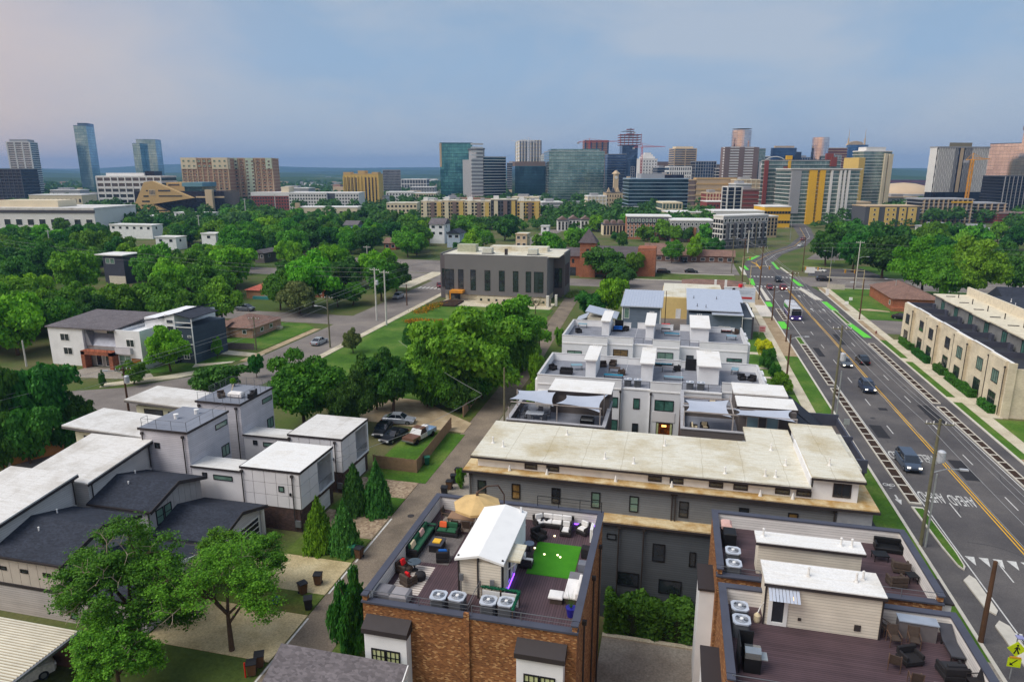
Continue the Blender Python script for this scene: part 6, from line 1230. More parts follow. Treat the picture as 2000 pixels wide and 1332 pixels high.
# cream apartments in a long row
b=block('cream_apartments','small yellow cream apartment block at the left end of the cream row',752,752,812,398,530,0,k_cream,None,0,dep=18,roof=roof_tan,cat='apartment block'); face_windows(b,b['w'],.8,b['h']-.4,8,3,1.5,1.5,gl_dk)
for k,(u0,u1,v,m,lb)in enumerate(((820,862,394,k_cream,'cream apartment block with balcony stacks, first of the row from the left'),(862,906,393,k_stone,'cream apartment block with a white roof cone, second of the row'),(906,958,394,k_cream,'cream apartment block with dark bays, third of the row'),(958,1010,391,k_dgy,'grey and yellow apartment block, fourth of the row'),(1010,1056,394,k_yel,'yellow ended apartment block, last of the cream row'))):
 bb_=block('cream_apartments',lb,u0,u0,u1,v,505,0,m,None,0,dep=16,roof=roof_tan,cat='apartment block',pent=((.1,.3,.2,.6,2.2,k_white),(.6,.75,.3,.6,1.6,k_gry))); face_windows(bb_,bb_['w'],.8,bb_['h']-.4,8,5,1.4,1.4,gl_dk)
 for q in(.2,.55,.86):MB().box(bb_['w']*q-1.4,bb_['w']*q+1.4,-1.2,0,0,bb_['h']-.6).build('bay',(k_cream,k_brown,k_yel)[int(q*3)],bb_)
 # central towers
b=block('teal_tower','teal glass tower at the left of the central skyline cluster',851,860,923,280,820,.06,cw_teal,cw_deep,28,.08,None,dep=30,proud=.1); MB().box(-.4,b['w']*.05,-.3,3,b['h']*.6,b['h']).build('bronze_edge',k_sand,b)
b=block('grey_blue_tower','grey banded tower with dark glass right side, right of the teal tower',906,946,988,307,800,.55,cw_deep,k_white,16,.22,None,dep=34,proud=.25,roof=k_dgy); MB().box(-16,-1,1,22,0,b['h']*.94).build('banded_wing',k_gry,b); MB().box(-9,1.5,2,20,b['h']*.9,b['h']+8).build('crown',k_gry,b); MB().box(-10,2,1.5,20.5,b['h']+8,b['h']+9.5).build('crown_cap',k_dgy,b)
o=MB()
for k in range(16):o.box(-16.4,-1,.6,1,3+k*4.0,4.9+k*4.0)
o.build('white_bands',k_white,b)['kind']='stuff'
block('dark_glass_block','dark teal glass block with brown rooftop, between the banded tower and green glass slab',987,1006,1066,326,790,.10,cw_deep,cw_teal,14,.08,None,dep=34,pent=((.0,1,.1,.8,5,k_brown),),proud=.1,cat='office')
b=block('green_glass_slab','wide pale green glass slab at the centre of the skyline',1062,1072,1180,296,775,.06,cw_green,k_gry,20,.10,None,dep=30,pent=((.05,.95,.2,.8,2.2,cw_green),),proud=.2,cat='office')
block('white_hotel','white hotel tower with crane behind the dark glass block',1007,1016,1056,275,1050,.08,k_white,k_cream,16,.3,cw_grey,7,2,2.2,cat='hotel');
block('brown_topped_tower','reddish brown topped tower behind the green glass slab',1137,1142,1186,275,1000,.06,k_brown,K('k_rose',176,124,112),24,.3,cw_navy,4,0,2,cat='tower')
block('thin_blue_tower','blue glass tower between the green slab and the stone clock tower',1181,1186,1222,302,860,.06,cw_navy,k_gry,18,.06,None,proud=.15)
b=block('tower_under_construction','unfinished tower with open red floors and cranes',1214,1214,1244,284,1000,0,cw_navy,None,0,dep=26,cat='tower'); W_,H_=b['w'],b['h']
o=MB()
for k in range(5):o.box(-4,W_+4,-4,22,H_+k*3.4,H_+k*3.4+.7)
for k in range(6):o.box(-4+k*(W_+7)/5,-3.2+k*(W_+7)/5,-4,-3,H_,H_+15)
for k in range(3):o.box(W_*.3,W_*.75,2,14,H_+15+k*3,H_+15.8+k*3);
o.build('open_floors',K('k_rust',150,84,76),b)['kind']='stuff'
def crane(label,u,d,vb,vt,reach,a,m):
 p=AT(u,334,d); z0,z1=max(0,AT(u,vb,d).z),AT(u,vt,d).z; t=thing('tower_crane',label,'crane',(p.x,p.y,0)); og=ORG[t.name]; s_=.9
 b=MB()
 for dx in(-s_,s_):
  for dy in(-s_,s_):b.tube((p.x+dx,p.y+dy,z0),(p.x+dx,p.y+dy,z1),.35,n=4)
 n=max(2,int((z1-z0)/3))
 for k in range(n):za,zb=z0+(z1-z0)*k/n,z0+(z1-z0)*(k+1)/n; b.tube((p.x-s_,p.y-s_,za),(p.x+s_,p.y-s_,zb),.25,n=4)
 b.build('mast',m,t); c=MB(); r=Rt*math.cos(a)+Fw*math.sin(a); e=(p.x+r.x*reach,p.y+r.y*reach,z1+reach*.03); q=(p.x-r.x*reach*.35,p.y-r.y*reach*.35,z1)
 c.tube((p.x,p.y,z1),e,.55,.3,4); c.tube((p.x,p.y,z1+1.8),e,.3,.2,4); c.tube((p.x,p.y,z1),q,.5,n=4); c.build('jib',m,t); MB().tube((p.x,p.y,z1),(p.x,p.y,z1+5),.4,n=4).tube((p.x,p.y,z1+5),tuple((Vector(e)*.6+Vector((p.x,p.y,z1))*.4)),.15,n=4).tube((p.x,p.y,z1+5),q,.15,n=4).build('apex',m,t); MB().box(q[0]-1.5,q[0]+1.5,q[1]-1,q[1]+1,z1-2.5,z1-.3).build('counterweight',k_gry,t)
cr_red=K('crane_red',190,84,74); cr_yel=K('crane_yellow',226,160,60); cr_wht=K('crane_white',210,214,222)
crane('red tower crane left of the unfinished tower, over the brown topped tower',1150,960,330,278,44,.1,cr_red); crane('red tower crane right of the unfinished tower',1252,900,345,288,30,.05,cr_red); crane('dark small crane on top of the unfinished tower',1229,985,268,258,14,2.9,k_dgy); crane('pale crane beside the white hotel',1032,1030,320,276,26,2.95,cr_wht); crane('orange tower crane in front of the wavy striped tower',1896,560,400,312,14,.0,cr_yel)
b=block('white_tiered_tower','white tower with stepped pyramid crown right of the cranes',1249,1249,1283,311,950,0,k_white,None,0,dep=24,cat='tower'); W_,H_=b['w'],b['h']; face_windows(b,W_,2,H_-1,6,12,1.6,2.4,gl_dk,k_white)
for k in range(3):MB().box(W_*(.12+.1*k),W_*(.88-.1*k),3+k*2,21-k*2,H_+.6+k*2.6,H_+3.2+k*2.6).build('crown_step',k_white,b)
b=block('stone_clock_hall','stone gothic hall with square clock tower and steep gables',1186,1186,1232,377,690,0,k_stone,None,0,dep=26,roof=k_dgy,cat='hall'); W_,H_=b['w'],b['h']; face_windows(b,W_,1,H_-1,9,3,1.2,2.4,gl_dk,k_sand)
MB().box(W_*.32,W_*.52,4,9,0,zt(1205,340,690)).build('clock_tower',k_stone,b); MB().lathe(W_*.42,6.5,[(4.4,zt(1205,340,690)),(1.2,zt(1205,334,690)),(0,zt(1205,333,690))],4).build('tower_roof',k_sand,b); MB().tube((W_*.42,3.8,zt(1205,347,690)),(W_*.42,4.05,zt(1205,347,690)),1.6,n=14).build('clock_face',k_white,b); MB().box(W_*.88,W_*1.0,2,7,0,zt(1226,345,690)).build('corner_tower',k_stone,b)
for k in range(5):MB().prof([(W_*(.02+.2*k),H_+.5),(W_*(.18+.2*k),H_+.5),(W_*(.1+.2*k),H_+5)],'y',1,4).build('gable',k_dgy if k%2 else k_stone,b)
b=block('curved_band_office','wide dark glass office with pale curved floor bands',1230,1230,1346,350,620,.02,cw_deep,K('k_ice',150,170,186),9,.16,None,dep=30,pent=((.22,.62,.2,.8,4,k_gry),(.62,.95,.2,.8,3,cw_black)),proud=.5,cat='office'); MB().box(-6,b['w']*.62,-10,0,0,4.5).build('podium',k_gry,b)
block('brown_grey_tower','tan and grey banded tower behind the wide dark glass office',1305,1316,1358,291,950,.12,cw_grey,k_sand,22,.42,k_sand,2,0,1.0,pent=((.1,.9,.2,.8,2.5,k_cream),)); block('white_grid_office','white gridded office below the tan banded tower',1308,1308,1350,326,820,0,gl_dk,k_white,8,.4,k_white,10,0,1.0,cat='office'); block('blue_grid_block','dark blue gridded block right of the tan banded tower',1358,1358,1398,316,900,0,cw_navy,k_gry,12,.12,k_gry,8,0,.5); block('dark_slab_office','dark slab between the white crowned tower and the tan banded tower',1283,1283,1307,317,1050,0,k_brown,None,0,dep=20,cat='office'); block('dim_mid_block','dim grey block left of the striped tower',1396,1396,1412,322,930,0,k_brown,k_gry,9,.2,None,cat='office')
b=block('tan_civic_building','wide tan civic building with long window bands',1356,1362,1440,349,720,.05,k_sand,k_tan,5,.3,None,dep=34,roof=k_tan,cat='building')
b=block('striped_tower','grey and white banded tower with a round glass drum above it',1408,1418,1474,288,880,.12,k_brown,k_white,20,.45,k_brown,2,1,7,dep=30,cat='tower',roof=k_gry,proud=.3);
pd=AT(1443,334,1000); dr=thing('round_glass_drum','round mirror glass tower rising behind the striped tower','tower',(pd.x,pd.y,0)); MB().lathe(pd.x,pd.y,[(13.2,20),(13.2,zt(1443,255,1000)),(12.4,zt(1443,255,1000)+.1)],28).build('drum',cw_mirror,dr); o=MB()
for k in range(22):z=20+k*3.4; o.lathe(pd.x,pd.y,[(13.0,z),(13.35,z+.05),(13.35,z+.35),(13.0,z+.4)],28)
o.build('floor_bands',k_gry,dr)['kind']='stuff'
block('teal_slim_tower','slim pale teal tower right of the striped tower',1474,1476,1492,291,900,.05,cw_glassg,k_gry,16,.1,None)
arc=thing('white_arch_roof','white arched roof frame behind the brick and glass condominium','roof',tuple(AT(1512,334,860).xy)+(0,)); o=MB(); pc=AT(1512,334,860)
for k in range(14):
 a0,a1=PI*.98-k*.17,PI*.98-(k+1)*.17; f=lambda a:(pc.x+Rt.x*17*math.cos(a),pc.y+Rt.y*17*math.cos(a),38+17*math.sin(a)*.8)
 if a1>.4:o.tube(f(a0),f(a1),.5,n=5)
o.build('arch',k_white,arc); MB().box(pc.x-16,pc.x+14,pc.y+4,pc.y+20,0,46).build('hall',k_gry,arc)
block('blue_glass_office','dark blue glass office right of the white arch',1502,1506,1552,290,1000,.06,cw_navy,cw_blue,16,.1,None,pent=((.1,.9,.1,.8,2.6,k_sand),),cat='office'); block('blue_low_office','small blue glass step beside the dark blue office',1550,1550,1562,298,1005,0,cw_navy,None,0,cat='office')
pd=AT(1597,334,980); dr=thing('round_glass_tower','round silver glass tower left of the twin spired tower','tower',(pd.x,pd.y,0)); MB().lathe(pd.x,pd.y,[(11,0),(11,zt(1597,269,980)),(10.3,zt(1597,269,980)+.1)],28).build('drum',cw_mirror,dr)
block('red_brown_hotel','red brown hotel slab between the round tower and twin spired tower',1611,1613,1650,290,1010,.05,K('k_maroon',118,66,62),k_sand,18,.22,None,cat='hotel')
b=block('twin_spired_tower','blue glass tower with two thin spires on its curved top',1648,1654,1690,284,1080,.06,K('k_deepblue',52,84,150)if False else cw_blue,None,0,dep=24); W_,H_=b['w'],b['h']
for f in(.06,.94):MB().tube((W_*f,8,H_-8),(W_*f,8,H_+10),1.6,1.1,6).tube((W_*f,8,H_+10),(W_*f,8,H_+24),.5,.15,5).build('spire',k_sand,b)
MB().prof([(W_*.06,H_),(W_*.94,H_),(W_*.8,H_+5),(W_*.5,H_+6.5),(W_*.2,H_+5)],'y',8,16).build('curved_crown',k_sand,b)
# condominiums on the right
b=block('brick_glass_condominium','brick and glass condominium left of the yellow striped tower',1487,1492,1640,314,520,.05,cw_glassg,k_white,15,.10,None,dep=30,pent=((.28,.36,0,.3,3,k_gold),(.8,.9,0,.3,4.5,k_red)),roof=k_dgy,cat='condominium',proud=.5); W_,H_=b['w'],b['h']
for f0,f1,z0,z1,m in((.0,.05,0,1,k_red),(.17,.24,0,.62,k_red),(.255,.30,0,.9,k_red),(.34,.43,0,.72,k_red),(.31,.34,0,1,k_gold),(.86,.94,.9,1.06,k_red)):MB().box(W_*f0,W_*f1,-1.2,3,H_*z0,H_*z1).build('brick_bay',m,b)
face_windows(b,W_*.43,2,H_*.7,2,11,1.6,2,gl_dk,k_white,y=-1.22,x0=W_*.345,x1=W_*.425)
b=block('yellow_striped_tower','glass condominium tower with bold yellow stripe facing the avenue',1546,1546,1680,333,470,.03,cw_glassg,k_white,14,.14,None,dep=24,roof=k_gry,cat='condominium',proud=.5); W_,H_=b['w'],b['h']
for f0,f1,m in((.26,.37,k_gold),(.41,.49,k_gold),(.57,.60,k_white),(.70,.73,k_white),(.76,.79,k_white),(.82,.85,k_white),(.0,.14,k_gry)):MB().box(W_*f0,W_*f1,-1.3,1,0 if m!=k_gry else H_*.2,H_+.2).build('stripe',m,b)
face_windows(b,W_,2,H_-1,1,14,.8,1.6,gl_dk,k_gold,y=-.7,x0=W_*.37,x1=W_*.41)
MB().box(-1,W_+.8,-1.6,24,H_+.6,H_+1.2).build('roof_plate',k_white,b)
b=block('cream_glass_condominium','glass condominium with cream right edge beyond the yellow striped tower',1662,1684,1738,296,600,.22,cw_glassg,k_white,20,.12,None,dep=26,cat='condominium',pent=((.1,.8,.1,.8,3,k_white),),proud=.4); W_,H_=b['w'],b['h']; MB().box(W_*.72,W_*.82,-1.5,2,0,H_*.97).build('cream_fin',k_cream,b); MB().box(W_*.88,W_*1.02,-1.5,20,0,H_*.96).build('cream_fin',k_cream,b); MB().box(-5,1,-1,18,0,H_*.9).build('yellow_edge',k_yel,b)
# wavy tower
loc,rz,W_,D__=frame(1812,1826,1926,575,.16,22); H_=zt(1868,289,575); wv=thing('wavy_striped_tower','tower wrapped in black and white wavy vertical ribs on the right','tower',loc,rz=rz); local(wv); MB().box(0,W_,0,D__,0,H_).build('body',cw_black,wv)
nr=42
for grp in range(3):
 o=MB()
 for k in range(grp*14,grp*14+14):
  if 17<=k<=21:continue
  x=W_*(k+.5)/nr; prev=None
  for j in range(30):
   z=18+(H_-18)*j/29; w=.2+.13*math.sin(j*1.05+(k%2)*3.14); xx=x
   if prev:o.quad((prev[0]-prev[1],-.5,prev[2]),(prev[0]+prev[1],-.5,prev[2]),(xx+w,-.5,z),(xx-w,-.5,z)); o.quad((prev[0]+prev[1],-.5,prev[2]),(prev[0]+prev[1],0,prev[2]),(xx+w,0,z),(xx+w,-.5,z)); o.quad((prev[0]-prev[1],0,prev[2]),(prev[0]-prev[1],-.5,prev[2]),(xx-w,-.5,z),(xx-w,0,z))
   prev=(xx,w,z)
 o.build('wavy_ribs',k_white if grp!=1 else k_gry,wv)['kind']='stuff'
o=MB()
for k in range(16):
 yy=D__*(k+.5)/16
 for j in range(29):za,zb=18+(H_-18)*j/29,18+(H_-18)*(j+1)/29; wa,wb=[.24+.13*math.sin(q*1.05+(k%2)*3.14)for q in(j,j+1)]; o.quad((-.5,yy+wa,za),(-.5,yy-wa,za),(-.5,yy-wb,zb),(-.5,yy+wb,zb))
o.build('wavy_ribs',k_white,wv)['kind']='stuff'
MB().box(W_*.44,W_*.50,-.45,0,18,H_).build('plain_strip',k_sand,wv); MB().box(-.6,W_+.6,-.6,D__+.6,H_,H_+1).build('roof',k_gry,wv); MB().box(W_*.28,W_*.72,4,D__-4,H_+1,H_+4.2).build('roof_hat',K('k_olive',130,122,100),wv)
b=block('orange_glass_tower','mirror glass tower catching orange evening light at the right edge',1926,1926,2030,282,700,-.92,cw_mirror,cw_navy,24,.05,None,dep=26,proud=.12); W_,H_=b['w'],b['h']; MB().box(W_*.60,W_*1.0,-1,20,H_*.6,H_+12).build('upper_shaft',cw_mirror,b); MB().box(W_*.58,W_*1.0,-1.2,20.4,H_+12,H_+15.5).build('shaft_cap',k_brown,b)
block('black_tower','black patterned tower at the right edge in front of the orange glass',1966,1966,2040,345,520,0,cw_black,k_dgy,14,.1,k_gry,9,0,.3)
b=block('concrete_frame','open concrete frame under construction below the wavy tower',1812,1812,1906,390,480,0,k_dgy,k_gry,7,.22,k_sand,10,0,.7,dep=20,cat='building',proud=1.6); b2=block('concrete_frame','lower open concrete frame right of the main unfinished frame',1906,1906,1972,398,485,0,k_dgy,k_gry,6,.22,k_sand,5,0,.7,dep=20,cat='building',proud=1.6); MB().box(b['w']*.55,b['w'],-1.9,-1.7,b['h']-2.2,b['h']-1.2).build('yellow_band',k_gold,b)
block('red_brick_low','low red brick block at the right edge below the black tower',1965,1965,2040,418,470,0,k_red,k_brown,4,.2,None,cat='building')
b=block('yellow_apartments','small apartment block with yellow panels between dark walls',1700,1700,1808,404,440,0,k_dgy,None,0,dep=18,roof=k_sand,cat='apartment block'); W_,H_=b['w'],b['h']
for f0,f1,n in((.08,.24,1),(.36,.56,2),(.62,.74,1),(.78,.93,1)):MB().box(W_*f0,W_*f1,-.6,0,1,H_-.5).build('yellow_panel',k_yel,b); face_windows(b,W_,1,H_-.5,n,4,1.4,1.5,gl_dk,k_cream,y=-.6,x0=W_*f0,x1=W_*f1)
b=block('curved_cream_hall','low cream hall with balconies left of the yellow paneled block',1670,1670,1708,396,520,0,k_cream,k_sand,4,.4,None,cat='building')
dm=AT(1768,334,800); do=thing('arena_dome','tan shallow arena dome between the condominium and wavy tower','arena',(dm.x,dm.y,0)); MB().lathe(dm.x,dm.y,[(34,0),(34,10),(32,13),(24,18),(12,21),(0,22)],28).build('dome',k_sand,do,smooth=True); MB().lathe(dm.x,dm.y,[(35,8),(35,10),(34,10.4)],28).build('rim',k_gry,do); o=MB()
dm2=AT(1945,334,760); d2=thing('curved_roof_hall','hall with salmon curved roof at the right skyline','hall',(dm2.x,dm2.y,0)); MB().box(dm2.x-22,dm2.x+16,dm2.y,dm2.y+20,0,14).build('wall',k_gry,d2); MB().prof([(dm2.x-24,14),(dm2.x+18,22),(dm2.x+18,24),(dm2.x-24,17)],'y',dm2.y-2,dm2.y+22).build('roof',K('k_salmon',206,168,142),d2)
b=block('stadium_far','far red seated stadium behind the arena dome',1735,1735,1812,352,1400,0,K('k_seat',120,76,96),k_dgy,3,.3,None,cat='stadium',dep=60)
# apartments by the avenue bend
b=block('brick_apartments','long brick and grey apartment block facing the asphalt lot',1228,1228,1316,424,365,-.12,K('k_brick2',172,116,88),None,0,dep=16,roof=roof_white,cat='apartment block'); W_,H_=b['w'],b['h']; face_windows(b,W_,1,H_-.5,12,5,1.2,1.5,gl_dk,trim_w); MB().box(0,W_,-.25,0,H_*.72,H_).build('grey_storey',k_dgy,b); face_windows(b,W_,H_*.73,H_-.3,12,1,1.2,1.5,gl_gr,trim_w,y=-.26)
b=block('grey_apartments','grey apartment block with brown brick bays between brick and white blocks',1316,1316,1402,432,352,-.12,k_gry,None,0,dep=16,roof=roof_white,cat='apartment block'); W_,H_=b['w'],b['h']; face_windows(b,W_,1,H_-.5,11,4,1.2,1.5,gl_dk,trim_w)
for f in(.12,.5,.86):MB().box(W_*f-2,W_*f+2,-.5,0,0,H_*.7).build('brick_bay',K('k_brick2',172,116,88),b)
b=block('white_corner_apartments','white corner apartment block with dark ground floor at the avenue bend',1400,1420,1508,424,316,.42,k_white,None,0,dep=14,roof=roof_white,cat='apartment block'); W_,H_=b['w'],b['h']; face_windows(b,W_,4.6,H_-3.3,12,3,1.3,1.6,gl_dk,trim_dk); MB().box(-.2,W_+.2,-.5,0,0,4.4).build('dark_ground_floor',k_dgy,b); face_windows(b,W_,.8,4,9,1,2.2,2.2,gl_dk,k_gry,y=-.5); MB().box(-.1,W_+.1,-.2,0,H_-3.2,H_).build('grey_storey',k_gry,b); face_windows(b,W_,H_-3,H_-.4,12,1,1.4,1.6,gl_dk,trim_w,y=-.2); side_windows(b,b['d'],4.6,H_-1,4,4,1.3,1.6,gl_dk)
for k in range(6):MB().box(W_*(.08+.16*k),W_*(.11+.16*k),-1.1,0,4.4,H_*.8).build('balcony_stack',k_dgy,b)
b=block('tan_corner_apartments','tan end block of the corner apartments beside the avenue trees',1504,1508,1528,424,372,.3,k_sand,None,0,dep=16,roof=roof_white,cat='apartment block'); face_windows(b,b['w'],1,b['h']-.5,3,5,1.2,1.5,gl_dk)
for k,(u0,u1,v,d,m,lb)in enumerate(((1400,1500,414,430,k_white,'white low roofed range behind the corner apartments'),(1310,1400,416,440,k_cream,'cream roofed range behind the grey apartments'),(1500,1552,405,440,k_gold,'yellow and brick podium beside the yellow striped tower'),(1385,1440,395,560,k_red,'low red brick range left of the dark slender block'))):bb_=block('low_range',lb,u0,u0,u1,v,d,0,m,None,0,dep=20,roof=roof_white,cat='building'); face_windows(bb_,bb_['w'],.6,bb_['h']-.4,9,2,1.6,1.6,gl_dk)
b=block('dark_slender_block','slender dark and white block in front of the striped tower',1414,1424,1452,366,500,.2,cw_black,k_white,9,.08,k_white,2,1,.8,dep=14);
b=block('glass_pavilion','pale green glass pavilion below the curved band office',1298,1298,1336,397,560,0,cw_glassg,k_cream,2,.2,k_cream,6,0,.5,cat='pavilion')
for k,(u,v,d)in enumerate(((1102,438,415),(1124,436,418),(1148,437,412),(1168,438,416))):
 bb_=block('pale_rowhouse',('first','second','third','fourth')[k]+' from the left of the pale row houses with dark roofs',u-11,u-11,u+10,v-6,d,0,k_white,None,0,dep=10,roof=k_dgy,cat='row house'); face_windows(bb_,bb_['w'],.6,bb_['h']-.4,3,3,1.1,1.5,gl_dk); MB().prof([(0,bb_['h']+.5),(bb_['w'],bb_['h']+.5),(bb_['w']/2,bb_['h']+2.6)],'y',1,9).build('gable',k_brown,bb_)
bb_=block('cream_rowhouse','cream row house with black arched roof left of the brick apartments',1182,1182,1226,440,385,0,k_cream,None,0,dep=10,roof=k_dgy,cat='row house'); face_windows(bb_,bb_['w'],.6,bb_['h']-.4,7,4,1.1,1.4,gl_dk)
for k in range(3):MB().prof([(bb_['w']*(.05+.32*k),bb_['h']+.5),(bb_['w']*(.3+.32*k),bb_['h']+.5),(bb_['w']*(.26+.32*k),bb_['h']+2.4),(bb_['w']*(.1+.32*k),bb_['h']+2.4)],'y',1,8).build('dormer',k_brown,bb_)
# distant low town: too many and too small to tell apart
rs=np.random.RandomState(9); o=MB()
for k in range(420):
 d=700+2600*rs.uniform()**1.4; u=rs.uniform(-40,2040); q=AT(u,334,d); w,dd,h=rs.uniform(8,30),rs.uniform(8,18),rs.uniform(4,10); o.mi(int(rs.randint(0,4))); o.obox(q.x,q.y,0,h,w,dd,YAW+rs.uniform(-.3,.3))
o.build('distant_town',[k_white,k_gry,k_sand,k_brk],kind='stuff',label='scatter of tiny distant roofs between the trees towards the hills',cat='buildings')
FILL=(('grey stepped office behind the dark teal block',990,1008,319,1080,cw_grey,k_gry,14),('slim pale tower between the white hotel and green slab',1056,1066,304,1020,cw_sky,k_white,18),('rust banded office behind the thin blue tower',1186,1214,318,1040,k_brown,k_sand,14),('teal office low behind the clock hall',1232,1250,326,1000,cw_teal,k_gry,12),('dark office between the crowned tower and tan banded tower',1284,1306,328,930,cw_navy,k_gry,12),('brown brick block under the white gridded office',1290,1312,342,760,k_brk,k_sand,6),('grey office left of the striped tower',1396,1410,330,900,cw_grey,k_white,10),('cream hotel block in front of the striped tower',1440,1488,352,700,k_sand,k_cream,7),('pale office behind the white arch',1480,1502,306,960,cw_grey,k_white,14),('slate office right of the dark blue office',1560,1584,308,1020,cw_navy,k_gry,14),('tan office behind the brick and glass condominium',1530,1560,318,900,k_sand,k_cream,10),('glass office right of the round silver tower',1612,1640,304,930,cw_glassg,k_gry,14),('small brown block behind the curved band office',1338,1360,352,720,k_brown,k_sand,5),('low cream block left of the clock hall',1150,1186,384,640,k_cream,k_white,4),('low grey block below the green glass slab',1060,1100,396,560,k_gry,k_white,4),('low white block below the dark teal block',1000,1052,386,650,k_white,k_cream,4),('red brick block behind the dark slender block',1450,1488,372,560,k_red,k_brown,6),('small dark red block left of the dark slender block',1384,1414,378,580,k_red,k_sand,5),('grey parking block right of the tan civic building',1440,1470,360,640,k_gry,k_white,5),('white annex below the teal tower',868,906,388,720,k_white,k_gry,4),('long grey block behind the brick condominium',540,600,368,820,k_gry,k_white,4),('pale warehouse right of the white apartments',700,750,384,720,k_white,k_gry,3),('grey block behind the cream loft at far left',92,150,372,800,k_gry,k_white,4),('cream range between concrete frame and yellow paneled block',1808,1824,396,520,k_cream,k_sand,6),('grey low block before the arena dome',1740,1800,386,640,k_gry,k_sand,3),('pale low shed in the trees below the concrete frame',1830,1900,446,400,k_white,k_gry,1),('white low shed right of the pale one below the frame',1915,1975,450,405,k_white,k_gry,1))
for k,(lb,u0,u1,v,d,m,bm,fl)in enumerate(FILL):block('filler_block' if 0 else('office_block','city_block')[k>12],lb,u0,u0,u1,v,d,(k%5-2)*.07,m,bm,fl,.22,bm if k%2 else None,5,0,.7,dep=18,cat='building',pent=((.2,.6,.2,.7,2.2,k_gry),))
# ================================================================== vehicles
tyre_m=plain('tyre',L(28,28,30),.9); rim_m=plain('rim',L(150,152,156),.35,.7); glass_c=glass('car_glass',L(30,36,44),.04,0,1.0,.15); lamp_w=emit('headlamp',(1,.92,.75,1),1.6); lamp_off=plain('lamp_clear',L(210,212,214),.2); lamp_r=plain('tail_lamp',L(150,20,22),.3)
def paint(n,*c):return plain('paint_'+n,L(*c),.28,.25,.6,var=.05,local=True)
def loft(b,secs):
 n=len(secs[0]); o=len(b.v)
 for s_ in secs:b.v+=[tuple(p)for p in s_]
 for i in range(len(secs)-1):
  for j in range(n):k=(j+1)%n; b._f((o+i*n+j,o+i*n+k,o+(i+1)*n+k,o+(i+1)*n+j))
 b._f(tuple(o+j for j in reversed(range(n)))); b._f(tuple(o+(len(secs)-1)*n+j for j in range(n))); return b
CARS={'saloon':(4.7,1.82,1.44,[(0,.62,.40,.60),(.15,.80,.26,.72),(.9,.89,.22,.82),(1.45,.90,.22,.92),(2.6,.91,.22,.94),(3.7,.90,.22,.96),(4.45,.84,.26,.94),(4.7,.70,.40,.80)],[(1.3,.82,.90),(2.0,.64,1.42),(3.2,.63,1.42),(4.1,.76,.95)]),
'suv':(4.8,1.92,1.72,[(0,.70,.42,.80),(.15,.86,.30,.95),(.9,.94,.26,1.05),(1.4,.95,.26,1.10),(3.6,.95,.26,1.12),(4.5,.92,.28,1.12),(4.8,.82,.40,1.0)],[(1.25,.86,1.08),(1.85,.72,1.66),(3.9,.70,1.68),(4.7,.80,1.12)]),
'van':(5.0,1.95,1.8,[(0,.74,.40,.78),(.15,.88,.30,.95),(.9,.95,.26,1.08),(3.6,.96,.26,1.12),(4.7,.94,.28,1.12),(5.0,.86,.40,1.0)],[(.85,.88,1.06),(1.7,.74,1.72),(4.3,.74,1.76),(4.95,.84,1.12)])}
